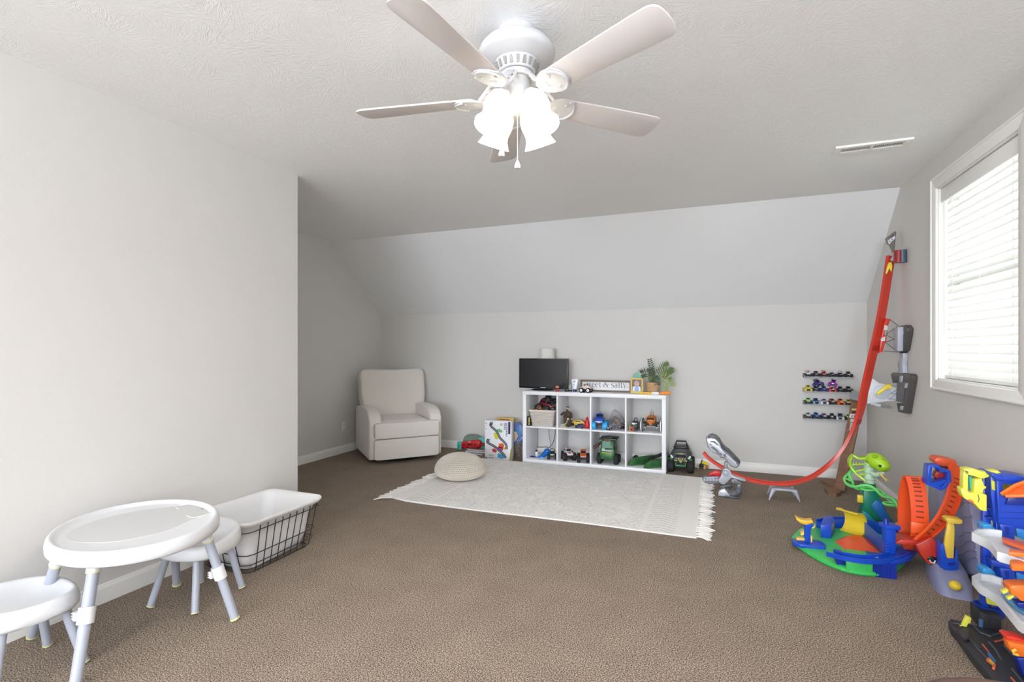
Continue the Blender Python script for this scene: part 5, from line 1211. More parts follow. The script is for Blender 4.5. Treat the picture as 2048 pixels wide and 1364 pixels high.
# 4: two green headers
def header(label, a, b_, L, wdt, rz, extra):
    t = thing('toy_header', label, 'toy', (a, b_, ZL), rz)
    bb = MB(); bb.prism([(-L / 2, 0), (-L / 2 - .03, 0.006), (-L / 2, .055), (-L / 2 + .05, .08), (L / 2, .10), (L / 2, .012)], wdt * .35, XZ(-wdt * .5)); part('side_shield', bb, PL(52, 100, 50), t, bevel=.003)
    bb = MB(); bb.prism([(-L / 2 + .02, .012), (-L / 2 + .03, .03), (L / 2 - .01, .05), (L / 2, .012)], wdt * .7, XZ(-wdt * .16)); part('trough', bb, GRD if extra else PL(46, 92, 50), t, bevel=.002)
    n = 7
    for k in range(n):
        x_ = -L / 2 + .05 + (L - .09) * k / (n - 1)
        bb = MB(); bb.prism([(x_ - .012, .02), (x_, .095 + .012 * extra), (x_ + .012, .02)], .008, XZ(-wdt * .5 - .004)); part('crop_divider', bb, GR, t)
    if extra:
        bb = MB(); xs0, xs1, zz = -L / 2 + .05, L / 2, .105
        for yy in (wdt * .0, wdt * .55): bb.tube([(xs0, yy, .075), (xs1, yy, zz + .03)], .009, 6)
        for k in range(8):
            f = k / 7; bb.tube([(xs0 + (xs1 - xs0) * f, 0, .075 + .06 * f), (xs0 + (xs1 - xs0) * min(1, f + .07), wdt * .55, .075 + .06 * min(1, f + .07))], .009, 6)
        part('reel', bb, BLK, t)
    else:
        for x_, y_ in ((-.02, .04),):
            bb = MB(); bb.cyl((x_ - .004, y_ + .02, .028 + .03), (x_ + .004, y_ + .038, .028 + .03), .026, n=18); part('wheel', bb, TIRE, t)
        for x_ in (-.08, .04, .10):
            bb = MB(); bb.cyl((x_, .01, .03), (x_, .01, .085), .006, n=8); part('post', bb, GR, t)
    return t
p2 = YW(1283, 930, 5.30); header('narrow green toy implement with a small black wheel in the right lower cube', p2.x - .01, 5.335, .25, .075, R(34), 0)
p2 = YW(1310, 936, 5.26); header('wide green and black toy harvester header in the right lower cube', p2.x + .012, 5.275, .23, .095, R(30), 1)

# ---------------------------------------------------------------- floor toys left of the shelf
def vpl(bb, uv, Y, t):                      # vertical slab: outline in the plane y = Y, real thickness t behind it
    return bb.prism([(q.x, max(q.z, .001)) for q in (YW(u, v, Y) for u, v in uv)], t, XZ(Y))
def hpl(bb, uv, z, t):                      # horizontal slab whose top outline lies at z
    return bb.prism([(q.x, q.y) for q in (FL(u, v, z) for u, v in uv)], t, T(0, 0, z - t))
yD = 5.175
bxp = thing('game_box', 'white game box lettered DOWNHILL with printed racing tracks', 'box', (-2.2, 5.21, 0))
xa, xb = -2.368, -2.052; zt_ = YW(990, 841.5, yD).z
bb = MB(); bb.box(xa, yD, 0.0, xb, yD + 0.075, zt_); part('carton', bb, mat('white_carton', 236, 236, 240, rough=0.5), bxp, True, bevel=0.0015)
def D(x, y): q = YW(890 + x / 11.36, 820 + y / 11.36, yD); return (q.x, max(q.z, .002))
def Dp(name, pts, m, dy=0.0): 
    bb = MB(); bb.prism([D(*p_) for p_ in pts], 0.0006, XZ(yD - 0.0008 - dy)); part(name, bb, m, bxp, True)
def Dstrip(name, pts, wd, m, dy):
    sp = spline([Vector((*D(*p_), 0)) for p_ in pts], 5); vs = []; bb = MB(); L_ = []; R_ = []
    for k, q in enumerate(sp):
        d = (sp[min(k + 1, len(sp) - 1)] - sp[max(k - 1, 0)]).normalized(); n_ = Vector((-d.y, d.x, 0)) * wd / 2
        L_.append(q + n_); R_.append(q - n_)
    for k in range(len(sp) - 1):
        bb.prism([(L_[k].x, L_[k].y), (L_[k + 1].x, L_[k + 1].y), (R_[k + 1].x, R_[k + 1].y), (R_[k].x, R_[k].y)], 0.0004, XZ(yD - 0.0008 - dy))
    part(name, bb, m, bxp, True)
PK = mat('print_black', 34, 34, 40); PW = mat('print_white', 236, 236, 238)
T1 = [(1050, 290), (1035, 350), (1090, 410), (1150, 460), (1210, 550), (1255, 640), (1330, 715), (1390, 790), (1402, 890)]
T2 = [(985, 660), (960, 730), (1040, 780), (1110, 820), (1180, 870), (1240, 930), (1320, 990), (1385, 1090)]
for col_, pts in ((PL(196, 200, 60), [(1100, 530), (1180, 505), (1222, 600), (1200, 675), (1140, 655)]), (PL(120, 190, 130), [(1175, 440), (1230, 420), (1310, 470), (1290, 520), (1190, 500)]), (PL(220, 96, 40), [(1225, 760), (1310, 755), (1350, 800), (1310, 880), (1215, 850)]),
                  (PL(232, 170, 60), [(1290, 845), (1400, 850), (1400, 900), (1300, 895)]), (PL(196, 60, 60), [(1065, 890), (1120, 870), (1190, 930), (1150, 970), (1080, 950)]), (PL(170, 60, 160), [(1175, 850), (1250, 830), (1320, 900), (1290, 950), (1200, 930)]), (PL(60, 150, 190), [(1195, 985), (1290, 990), (1380, 1080), (1300, 1110), (1200, 1080)])):
    Dp('printed_block', pts, col_)
for t_ in (T1, T2):
    Dstrip('printed_track', t_, 0.026, PK, 0.0006); Dstrip('printed_lane', t_, 0.014, PL(150, 150, 156), 0.0008); Dstrip('printed_lane', t_, 0.0105, PK, 0.0010); Dstrip('printed_lane', t_, 0.002, PW, 0.0012)
for (cx_, cy_) in ((1050, 300), (980, 690)):
    bb = MB()
    for i in range(4):
        for j in range(4):
            if (i + j) % 2: bb.prism([D(cx_ - 30 + 18 * i, cy_ - 36 + 20 * j), D(cx_ - 12 + 18 * i, cy_ - 36 + 20 * j), D(cx_ - 12 + 18 * i, cy_ - 16 + 20 * j), D(cx_ - 30 + 18 * i, cy_ - 16 + 20 * j)], 0.0004, XZ(yD - 0.0024))
    part('printed_chequer', bb, PK, bxp, True)
Dp('printed_band', [(1437, 270), (1487, 275), (1484, 548), (1435, 545)], PL(60, 50, 90))
INKP = mat('print_purple_ink', 62, 52, 112)
DOWN = lambda x, y: T(D(x, y)[0], yD - 0.001, D(x, y)[1]) @ RX(R(90)) @ RZ(R(-90))
text('DOWNHILL', 0.0285, DOWN(1385, 292), INKP, bxp, bold=0.0006); text('DUO', 0.034, DOWN(1338, 292), INKP, bxp, bold=0.0006)
for (x_, y_) in ((1010, 1020), (1045, 1022), (1085, 1026), (1010, 1078), (1045, 1080), (1085, 1084), (935, 300), (938, 425), (1280, 330)):
    r_ = 30 if x_ == 1280 else 11
    Dp('printed_icon', [(x_ - r_, y_ - r_), (x_ + r_, y_ - r_), (x_ + r_, y_ + r_), (x_ - r_, y_ + r_)], PL(120, 120, 130) if r_ < 20 else PL(190, 188, 180))
Dp('printed_corner', [(915, 1125), (918, 1080), (940, 1065), (960, 1128)], PL(50, 54, 80)); Dp('printed_edge', [(1490, 900), (1525, 850), (1528, 1140), (1460, 1145)], PL(150, 140, 90)); Dp('printed_edge', [(1215, 1140), (1260, 1132), (1340, 1146), (1455, 1150), (1455, 1158), (1215, 1156)], PL(96, 96, 60), 0.0002)

bb = MB(); xo0, xo1 = YW(994, 838, 5.40).x, YW(1027, 838, 5.40).x; zo = YW(1010, 836.5, 5.40).z
t = thing('game_box', 'yellow and orange box behind the DOWNHILL game box', 'box', ((xo0 + xo1) / 2, 5.42, 0)); bb.box(xo0, 5.40, 0, xo1, 5.46, zo); part('carton', bb, PL(226, 190, 84), t, True, bevel=.002)
bb = MB(); bb.box(xo0 + .03, 5.398, zo - .05, xo1 - .05, 5.4, zo - .012); part('orange_panel', bb, PL(196, 84, 44), t, True)
bb = MB(); xo0 = YW(1027.5, 880, 5.28).x
t = thing('storage_bin', 'clear storage bin of brown bits beside the cube shelf', 'bin', (-1.975, 5.34, 0))
bb.box(-2.03, 5.27, .002, -1.93, 5.273, .20); bb.box(-2.03, 5.45, .002, -1.93, 5.453, .20); bb.box(-2.033, 5.27, .002, -2.03, 5.453, .20); bb.box(-1.93, 5.27, .002, -1.927, 5.453, .20); bb.box(-2.033, 5.27, 0, -1.927, 5.453, .003)
part('bin_wall', bb, mat('clear_bin', 220, 214, 210, rough=.1, alpha=.09), t, True)
for k in range(26):
    bb = MB(); bb.rbox(-.018, -.014, -.011, .018, .014, .011, .004, 1, T(random.uniform(-2.005, -1.955), random.uniform(5.295, 5.42), .018 + .15 * k / 26) @ RZ(random.uniform(0, 6)) @ RX(random.uniform(-.6, .6)))
    part('brown_piece', bb, PL(*random.choice([(110, 72, 48), (150, 96, 60), (80, 58, 48), (176, 130, 96), (96, 70, 60)])), t, True)
t = thing('toy_package', 'blue and tan package with white print sticking out of the clear bin', 'package', (-1.98, 5.36, .14))
def KP(u, v): q = YW(u, v, 5.30); return (q.x, q.z)
bb = MB(); bb.prism([KP(*q) for q in ((1028, 846), (1036, 845), (1044, 852), (1045.5, 880), (1034, 893), (1028, 886))], .05, XZ(5.30)); part('sleeve', bb, PL(66, 118, 176), t, True, bevel=.003)
bb = MB(); bb.prism([KP(*q) for q in ((1028, 862), (1033, 864), (1036, 872), (1031, 882), (1028, 883))], .001, XZ(5.2985)); part('tan_print', bb, PL(206, 176, 130), t, True)
bb = MB(); bb.prism([KP(*q) for q in ((1029, 846), (1036, 846), (1040, 850), (1032, 858), (1028, 856))], .001, XZ(5.2985)); part('violet_print', bb, PL(96, 104, 160), t, True)
bb = MB(); bb.prism([KP(*q) for q in ((1030, 884), (1044, 868), (1045, 880), (1034, 892))], .001, XZ(5.2983)); part('dark_blue_print', bb, PL(48, 74, 150), t, True)
bb = MB()
for k in range(5):
    for j in range(2):
        u, v = 1033 + 2.3 * k + 1.6 * j, 884.5 - 2.6 * k + 3.0 * j
        bb.prism([KP(u - .6, v - .9), KP(u + .5, v - 1.5), KP(u + .9, v + .6), KP(u - .1, v + 1.2)], .0008, XZ(5.2975))
part('white_print', bb, wh, t, True)

for k, (xa, xb, ya, yb2, z0, z1, col_, nm) in enumerate(((-2.725, -2.455, 5.305, 5.52, 0.0, .020, (70, 96, 150), 'blue book lying at the bottom of the stack'), (-2.69, -2.43, 5.325, 5.52, .020, .040, (96, 120, 166), 'slate blue book in the middle of the stack'), (-2.665, -2.44, 5.335, 5.51, .040, .055, (186, 150, 146), 'pinkish book on top of the stack under the red toy'))):
    t = thing('book', nm, 'book', ((xa + xb) / 2, (ya + yb2) / 2, z0), 0, 'books under the red toy')
    bb = MB(); bb.box(xa + .004, ya + .004, z0 + .002, xb - .004, yb2, z1 - .002); part('pages', bb, mat('book_pages', 222, 216, 206, rough=.9), t, True)
    bb = MB(); bb.box(xa, ya, z0, xb, yb2, z0 + .002); bb.box(xa, ya, z1 - .002, xb, yb2, z1); bb.box(xa, yb2 - .002, z0, xb, yb2 + .003, z1); part('cover', bb, PL(*col_), t, True)
t = thing('toy_robot_car', 'red plastic robot vehicle lying on the stack of books', 'toy', (-2.56, 5.42, .055))
RD = PL(196, 30, 34)
def RP(u, v, Y=5.37): q = YW(u, v, Y); return (q.x, q.z)
bb = MB(); bb.prism([RP(*q) for q in ((922.5, 897), (922, 886), (927, 884), (946, 881), (957, 881), (960, 886), (957, 897), (949, 896), (934, 894), (931, 898.5))], .09, XZ(5.37)); part('hull', bb, RD, t, True, bevel=.006)
bb = MB(); bb.prism([RP(*q) for q in ((958, 888), (970, 886), (971, 892), (959, 893))], .07, XZ(5.38)); part('arm', bb, PL(150, 26, 30), t, True, bevel=.004)
bb = MB()
for u, v in ((928, 890), (950, 889)): q = RP(u, v, 5.369); bb.cyl((q[0], 5.3705, q[1]), (q[0], 5.368, q[1]), .010, n=14)
bb.prism([RP(*q) for q in ((934, 888), (945, 887), (945, 890), (934, 891))], .002, XZ(5.3685)); part('dark_hole', bb, PL(96, 14, 20), t, True)
bb = MB(); bb.prism([RP(*q) for q in ((936, 883), (942, 882), (942, 884), (937, 885))], .02, XZ(5.366)); part('tan_tab', bb, PL(210, 150, 120), t, True)
bb = MB()
for u in (926, 954): q = RP(u, 897.5); bb.cyl((q[0], 5.36, q[1] + .012), (q[0], 5.47, q[1] + .012), .016, n=14)
part('roller', bb, PL(120, 20, 26), t, True)
t = thing('plastic_bowl', 'smoky green translucent domed lid behind the red toy', 'bowl', (-2.53, 5.505, .115))
xq = YW(945, 880, 5.49).x; zq = YW(945, 885, 5.49).z; hq = YW(945, 868, 5.49).z - zq
bb = MB(); bb.shell([(.128, 0), (.124, hq * .35), (.105, hq * .7), (.065, hq * .93), (.02, hq), (.0005, hq)], 36, T(xq + .005, 5.49, zq), 1, .55); bb.ring((xq + .005, 5.49, zq), .128, .004, n=36, sy=.55); part('dome', bb, mat('smoky_green_plastic', 150, 172, 162, rough=.25, alpha=.55), t, True)
t = thing('toy_block', 'teal toy block peeping out at the left of the red toy', 'toy', (-2.80, 5.53, 0))
q0 = YW(914.5, 895.5, 5.52); q1 = YW(921.5, 884, 5.52); bb = MB(); bb.rbox(q0.x, 5.515, 0, q1.x + .01, 5.565, q1.z, .006); part('block', bb, PL(70, 186, 176), t, True)
bb = MB()
for k in range(2): bb.cyl((q0.x + .022, 5.516, .02 + .03 * k), (q0.x + .022, 5.513, .02 + .03 * k), .008)
part('stud', bb, PL(44, 150, 140), t, True)
t = thing('toy_block', 'light teal toy piece between the domed lid and the game box', 'toy', (-2.44, 5.42, .055))
q0 = YW(957, 885, 5.43); q1 = YW(971, 876, 5.43); bb = MB(); bb.rbox(q0.x, 5.43, .0555, q1.x, 5.463, q1.z, .008); part('block', bb, PL(92, 196, 186), t, True)

# ---------------------------------------------------------------- big black truck and small yellow toy right of the shelf
t = thing('ride_truck', 'big black toy monster truck with a carry handle beside the cube shelf', 'toy truck', (-0.305, 5.375, 0))
bb = MB(); bb.prism([(-.07, .075), (-.10, .12), (-.098, .165), (-.075, .21), (-.04, .236), (.04, .236), (.075, .21), (.098, .165), (.10, .12), (.07, .075)], .19, XZ(-.075)); part('body', bb, BLK, t, bevel=.01)
bb = MB(); bb.prism([(-.066, .085), (-.078, .15), (-.05, .20), (.05, .20), (.078, .15), (.066, .085)], .02, XZ(-.092)); part('hood', bb, PL(44, 46, 34), t, bevel=.004)
bb = MB(); bb.prism([(-.052, .155), (-.046, .178), (.046, .178), (.052, .155)], .004, XZ(-.0955)); part('windscreen', bb, mat('blue_black_pane', 16, 18, 40, rough=.12), t)
bb = MB(); bb.prism([(-.03, .182), (-.027, .194), (.027, .194), (.03, .182)], .003, XZ(-.0945)); part('green_plate', bb, PL(120, 140, 70), t)
bb = MB()
for s_ in (-1, 1):
    bb.prism([(s_ * .006, .10), (s_ * .012, .145), (s_ * .026, .142)], .004, XZ(-.0955)); bb.prism([(s_ * .022, .118), (s_ * .055, .128), (s_ * .06, .112)], .004, XZ(-.0955)); bb.prism([(s_ * .03, .135), (s_ * .05, .148), (s_ * .04, .13)], .004, XZ(-.0955))
bb.prism([(-.006, .10), (0, .148), (.008, .10)], .004, XZ(-.096)); part('flame_decal', bb, PL(176, 176, 110), t)
bb = MB()
for s_ in (-1, 1): bb.prism([(s_ * .066, .148), (s_ * .085, .175), (s_ * .098, .165), (s_ * .082, .135)], .012, XZ(-.10))
part('silver_bracket', bb, PL(206, 214, 208), t, bevel=.002)
bb = MB(); bb.tube([(-.045, -.098, .10), (-.045, -.105, .07), (.045, -.105, .07), (.045, -.098, .10)], .006, 7); bb.tube([(-.085, -.095, .16), (-.10, -.09, .135), (-.08, -.095, .12)], .005, 6); bb.tube([(.085, -.095, .16), (.10, -.09, .135), (.08, -.095, .12)], .005, 6); part('green_bumper', bb, PL(70, 160, 100), t)
bb = MB(); bb.tube([(-.07, .02, .222), (-.052, .02, .265), (-.045, .02, .292), (.045, .02, .292), (.052, .02, .265), (.07, .02, .222)], .009, 9); part('carry_handle', bb, PL(40, 40, 42), t)
bb = MB(); bb.rbox(-.05, -.05, .232, .05, .09, .25, .008); part('roof_pod', bb, PL(44, 48, 42), t)
bb = MB(); bb.rbox(-.055, -.085, .05, .055, .12, .085, .008)
for yy in (-.062, .10): bb.cyl((-.10, yy, .066), (.10, yy, .066), .012)
part('chassis', bb, BLK, t)
for s_ in (-1, 1):
    for yy in (-.062, .105):
        bb = MB(); M = T(s_ * .093, yy, .066) @ RY(R(90))
        bb.m(0).lathe([(.03, -.03), (.058, -.03), (.066, -.02), (.067, 0), (.066, .02), (.058, .03), (.03, .03)], 28, M, rf=lambda q, j: 1 + .035 * (j in (2, 3, 4)) * (int(q * 14 / PI + .01) % 2)); bb.m(1).lathe([(0, -.026), (.031, -.0295), (.031, .0295), (0, .026)], 18, M)
        part('wheel', bb, [TIRE, PL(60, 62, 60)], t)
q = FL(1403, 937, 0)
t = thing('toy_loader', 'tiny black and yellow toy on the carpet before the track ramp', 'toy', (q.x, q.y, 0), R(-10))
bb = MB(); bb.rbox(-.02, -.02, .012, .022, .03, .045, .005); bb.prism([(-.012, .045), (-.004, .07), (.004, .092), (.008, .068), (.016, .045)], .03, XZ(-.01)); part('body', bb, BLK, t)
bb = MB(); bb.tube([(.01, -.015, .066), (.04, -.02, .06), (.072, -.02, .05)], [.014, .018, .014], 10); part('yellow_arm', bb, PL(232, 206, 50), t)
for x_ in (-.028, .034):
    bb = MB(); bb.rbox(x_ - .009, -.025, 0, x_ + .009, .03, .042, .004); part('pale_foot', bb, PL(196, 188, 130), t)
bb = MB(); bb.rbox(.04, -.02, .008, .066, .01, .03, .005); part('orange_foot', bb, PL(220, 100, 50), t)

# ---------------------------------------------------------------- wall track
yT = 4.65
RT = PL(206, 62, 46, .3); GY = PL(176, 180, 190); DG = PL(78, 74, 72)
trk = thing('toy_race_track', 'long orange-red toy car track curving from the carpet up the right wall', 'toy track', (0.5, yT, 0))
pt = [(1406, 906), (1418, 919), (1440, 934), (1466, 948), (1500, 961), (1540, 968), (1580, 968), (1620, 957), (1655, 934), (1685, 902), (1707, 866), (1721, 828), (1730, 785), (1741, 735), (1756, 670), (1767, 615), (1776, 560), (1783, 512)]
P3 = spline([YW(u, v, yT) for u, v in pt], 5)
ch = [(-.032, -.004), (.032, -.004), (.032, .018), (.027, .018), (.027, .002), (-.027, .002), (-.027, .018), (-.032, .018)]
def sidev(f): 
    k = max(0, min(1, (f - .45) / .25)); return Vector((0.80 * k, 1 - 0.42 * k, 0)).normalized()
n = len(P3); cuts = [0, int(n * .36), int(n * .62), int(n * .80), n - 1]
for a, b_ in zip(cuts[:-1], cuts[1:]):
    bb = MB(); bb.sweep(P3[a:b_ + 1], ch, [sidev(i / (n - 1)) for i in range(a, b_ + 1)]); part('track_section', bb, RT, trk, True)
for a in cuts[1:-1]:
    d = (P3[a + 1] - P3[a - 1]).normalized(); sd = sidev(a / (n - 1)); nm = d.cross(sd)
    bb = MB(); M = Matrix((d.to_4d(), sd.to_4d(), nm.to_4d(), (0, 0, 0, 1))).transposed(); M = Matrix(((d.x, sd.x, nm.x, P3[a].x), (d.y, sd.y, nm.y, P3[a].y), (d.z, sd.z, nm.z, P3[a].z), (0, 0, 0, 1)))
    bb.rbox(-.02, -.035, -.008, .02, .035, -.003, .002, 1, M); part('track_clip', bb, PL(176, 44, 36), trk, True)
# grey spider stand under the lowest point
bb = MB()
s0, s1 = YW(1546, 975, yT), YW(1588, 975, yT)
bb.rbox(s0.x, yT - .04, s0.z - .012, s1.x, yT + .04, s0.z + .004, .004); part('stand_plate', bb, GY, trk, True)
for (u, v, kx, ky) in ((1538, 1000, 0, 0), (1600, 1004, 1, 0), (1541, 965, 0, 1), (1584, 966, 1, 1)):
    f = FL(u, v, 0) if ky == 0 else Vector((s0.x - .03 if kx == 0 else s1.x + .02, yT + .13, 0)); r0 = Vector((s0.x + .02 if kx == 0 else s1.x - .02, yT + (.03 if ky else -.03), s0.z - .004)); kn_ = r0.lerp(f, .45) + Vector((0, 0, .03))
    bb = MB(); bb.tube([r0, r0.lerp(kn_, .6), kn_, kn_.lerp(f, .5), f], [.013, .014, .016, .012, .004], 8); bb.ell(kn_, .017, .017, .019, nu=10, nv=6); part('stand_leg', bb, GY, trk, True)
# upper wall bracket: orange flange, wire truss, grey block, dark wall pad
def XP(uv, X, t, m, nm, bev=.003, lab=None):
    bb = MB(); bb.prism([(q.y, q.z) for q in (XW(u, v, X) for u, v in uv)], t, YZ(X)); return part(nm, bb, m, trk, True, bevel=bev, label=lab)
bb = MB(); vpl(bb, [(1772, 636), (1781, 638), (1776, 652), (1770, 655), (1769, 668), (1774, 676), (1769, 690), (1766, 703), (1758, 706), (1762, 680), (1767, 655)], yT - .015, .03); part('track_flange', bb, RT, trk, True, bevel=.002)
bb = MB(); vpl(bb, [(1769, 650), (1776, 652), (1775, 660), (1768, 660)], yT - .022, .03); vpl(bb, [(1763, 676), (1771, 673), (1770, 682), (1762, 682)], yT - .022, .03); part('white_clip', bb, PL(216, 214, 210), trk, True)
ys = 4.60
XP([(1797, 652), (1809, 650), (1814, 657), (1813, 668), (1807, 701), (1799, 707), (1794, 699), (1796, 676)], 1.272, .04, DG, 'wall_pad', lab='dark grey wall pad')
XP([(1786, 656), (1796, 654), (1795, 702), (1787, 700)], 1.24, .045, GY, 'bracket_block')
bb = MB()
def W1(u, v): return YW(u, v, yT)
def XQ(u, v): return XW(u, v, 1.25)
for a, c_ in (((1779, 638), (1797, 652)), ((1777, 640), (1771, 683)), ((1773, 668), (1795, 653)), ((1773, 670), (1795, 683)), ((1771, 684), (1796, 677)), ((1770, 684), (1797, 705)), ((1768, 702), (1796, 704))):
    bb.cyl(W1(*a), XQ(*c_) if c_ != (1771, 683) else W1(*c_), .0028, n=6)
part('bracket_truss', bb, PL(110, 112, 118), trk, True)
for u, v in ((1805, 665), (1802, 684)):
    q = XW(u, v, 1.27); bb = MB(); bb.ell(q, .004, .016, .02); part('bracket_hole', bb, PL(206, 204, 200), trk, True)
XP([(1799, 707), (1806, 706), (1806, 716), (1804, 728), (1806, 746), (1797, 748), (1797, 736), (1794, 733), (1795, 724), (1799, 718)], 1.28, .03, GY, 'link_strip')
XP([(1781, 748), (1785, 745), (1819, 748), (1822, 753), (1821, 763), (1810, 827), (1796, 824), (1793, 806), (1804, 806), (1811, 768), (1790, 764), (1785, 766)], 1.272, .04, DG, 'wall_pad', lab='dark grey wall pad')
XP([(1794, 764), (1808, 764), (1804, 806), (1792, 802)], 1.265, .045, PL(96, 94, 98), 'pad_core')
for uv in ([(1799, 752), (1803, 752), (1802, 764), (1798, 764)], [(1810, 766), (1813, 766), (1811, 776), (1808, 776)], [(1800, 812), (1804, 812), (1803, 820), (1799, 820)]): XP(uv, 1.262, .01, GY, 'pad_rib', .001)
bb = MB(); vpl(bb, [(1745, 756), (1758, 766), (1768, 768), (1790, 774), (1796, 780), (1795, 802), (1772, 803), (1734, 808), (1737, 785)], yT - .02, .02); part('launch_plate', bb, PL(206, 208, 210), trk, True, bevel=.004)
q = W1(1762, 784); bb = MB(); bb.lathe([(.055, 0), (.055, .006), (.045, .009)], 26, T(q.x, yT - .02, q.z) @ RX(R(90))); part('launch_disc', bb, PL(186, 190, 196), trk, True)
bb = MB()
for a, c_ in (((1772, 774), (1796, 770)), ((1776, 790), (1796, 778)), ((1772, 787), (1795, 788)), ((1770, 795), (1792, 800)), ((1778, 800), (1795, 784))): bb.cyl(YW(a[0], a[1], yT - .022), YW(c_[0], c_[1], yT - .022), .0035, n=6)
part('launch_rods', bb, PL(150, 154, 164), trk, True)
bb = MB(); vpl(bb, [(1753, 789), (1756, 783), (1766, 776), (1772, 769), (1780, 769), (1785, 773), (1783, 778), (1776, 777), (1770, 781), (1762, 787), (1757, 791)], yT - .045, .022); part('yellow_lever', bb, PL(232, 206, 44), trk, True, bevel=.003)
bb = MB(); bb.tube([YW(1741, 806, yT), YW(1758, 810, yT), XW(1776, 814, 1.3)], .014, 8); part('support_rod', bb, PL(196, 198, 200), trk, True)
# start gate at the top
gY = YW(1784, 490, 4.66)
bb = MB(); vpl(bb, [(1772, 476), (1790, 462), (1793, 464), (1791, 482), (1789, 503), (1786, 505), (1784, 498), (1779, 488), (1776, 488)], 4.655, .03); part('start_gate', bb, PL(112, 104, 96), trk, True, bevel=.002)
bb = MB(); vpl(bb, [(1776, 481), (1790, 471), (1790.5, 477), (1781, 485), (1780, 489), (1777, 486)], 4.65, .004); part('gate_plate', bb, PL(214, 214, 218), trk, True)
bb = MB(); vpl(bb, [(1778, 482), (1780, 480.8), (1780.4, 482.6), (1778.6, 484)], 4.6485, .002); vpl(bb, [(1783, 478.5), (1785, 477.2), (1785.4, 479), (1783.4, 480.5)], 4.6485, .002); vpl(bb, [(1781, 474), (1788, 469), (1788.4, 471), (1781.5, 476)], 4.6485, .002); part('gate_print', bb, PL(70, 66, 70), trk, True)
bb = MB(); vpl(bb, [(1786, 505), (1797, 504), (1795, 521), (1784, 522), (1781, 519), (1785, 513)], 4.63, .05); part('gate_clip', bb, PL(176, 178, 190), trk, True, bevel=.003)
q = XW(1799.5, 513, 1.27); bb = MB(); bb.cyl((1.262, q.y, q.z - .045), (1.262, q.y, q.z + .045), .028, n=18); part('gate_drum', bb, PL(150, 34, 30), trk, True)
bb = MB(); bb.cyl((1.285, q.y - .004, q.z - .046), (1.285, q.y - .004, q.z + .046), .0255, n=18); part('drum_cap', bb, PL(70, 92, 110), trk, True)
bb = MB(); vpl(bb, [(1778, 525), (1783, 524), (1785, 531), (1783, 544), (1781, 540), (1779, 536), (1774, 548), (1772, 546), (1775, 532)], 4.60, .02); part('yellow_catch', bb, PL(232, 212, 50), trk, True, bevel=.002)

# wooden-looking ramp plank leaning in the corner
WD = mat('brown_printed_wood', 132, 96, 70, rough=.6, noise=.45, nscale=34, bump=.3, bscale=60)
plk = thing('ramp_plank', 'brown wood-look ramp leaning into the corner behind the red track', 'plank', (1.02, 5.10, 0))
b0, b1 = Vector((.965, 5.12, .0)), Vector((1.03, 5.06, .0)); t0, t1 = YW(1705, 797, 5.42), YW(1729, 803, 5.40)
nrm = (b1 - b0).cross(t0 - b0).normalized() * .028
bb = MB(); bb.plate([b0, b1, t1, t0], .028); part('board', bb, WD, plk, True, bevel=.003)
def onb(f, g, o=.004): return b0.lerp(b1, f).lerp(t0.lerp(t1, f), g) + nrm.normalized() * (.0275 + o)
bb = MB(); bb.plate([onb(-.03, .965, .006), onb(1.03, .965, .006), onb(1.03, 1.06, .006), onb(-.03, 1.06, .006)], .04); part('clear_cap', bb, PL(150, 152, 156), plk, True, bevel=.003)
def strip(pts, m, nm, o=.003):
    bb = MB(); bb.plate([onb(f, g, o) for f, g in pts], .003); part(nm, bb, m, plk, True)
strip([(.28, .86), (.98, .88), (.98, .90), (.28, .88)], PL(222, 190, 130), 'label_edge'); strip([(.34, .83), (.9, .845), (.9, .872), (.34, .858)], PL(70, 52, 44), 'label_dark')
strip([(.22, .775), (.94, .79), (.94, .835), (.22, .82)], PL(226, 224, 222), 'label_white'); strip([(.36, .735), (.72, .745), (.72, .775), (.36, .765)], PL(206, 202, 200), 'label_white'); strip([(.42, .64), (.5, .64), (.62, .73), (.42, .73)], PL(196, 188, 180), 'label_arrow', .0032)
strip([(.40, .785), (.47, .787), (.47, .812), (.40, .81)], PL(60, 60, 70), 'label_mark', .005); strip([(.60, .79), (.74, .793), (.74, .822), (.60, .818)], PL(60, 60, 70), 'label_mark', .005)
for uv in ([(1642, 960), (1648, 956), (1674, 958), (1676, 968), (1668, 972)], [(1649, 975), (1675, 973), (1682, 984), (1672, 987), (1656, 984)]):
    bb = MB(); hpl(bb, uv, .03, .03); part('foot_board', bb, WD, plk, True)

# grey dinosaur launcher
yR = 4.58
dn = thing('dinosaur_launcher', 'grey robot dinosaur skull launcher biting over the track by the rug', 'toy', (0.12, yR, 0))
def DC(pts): return [(1380 + x / 8.525, 850 + y / 8.525) for x, y in pts]
SIL = mat('silver_grey_plastic', 190, 192, 198, rough=.35, metal=.25); MID = mat('mid_grey_plastic', 128, 128, 132, rough=.4, metal=.2); DKG = PL(70, 70, 72)
sk_ = [(270, 215), (315, 180), (375, 165), (450, 190), (510, 245), (550, 325), (600, 380), (680, 440), (760, 520), (860, 630), (840, 700), (780, 740), (690, 700), (640, 640), (600, 570), (520, 562), (480, 510), (440, 490), (400, 490), (340, 440), (300, 380), (280, 300)]
bb = MB(); vpl(bb, DC(sk_), yR - .01, .05); skull = part('skull', bb, MID, dn, True, bevel=.003)
bb = MB(); vpl(bb, DC([(310, 190), (375, 165), (450, 190), (510, 245), (555, 330), (600, 380), (680, 440), (760, 520), (860, 630), (850, 668), (760, 590), (680, 500), (590, 440), (540, 400), (500, 290), (430, 225), (360, 212), (312, 225)]), yR - .022, .09); part('skull_ridge', bb, DKG, dn, True, bevel=.003)
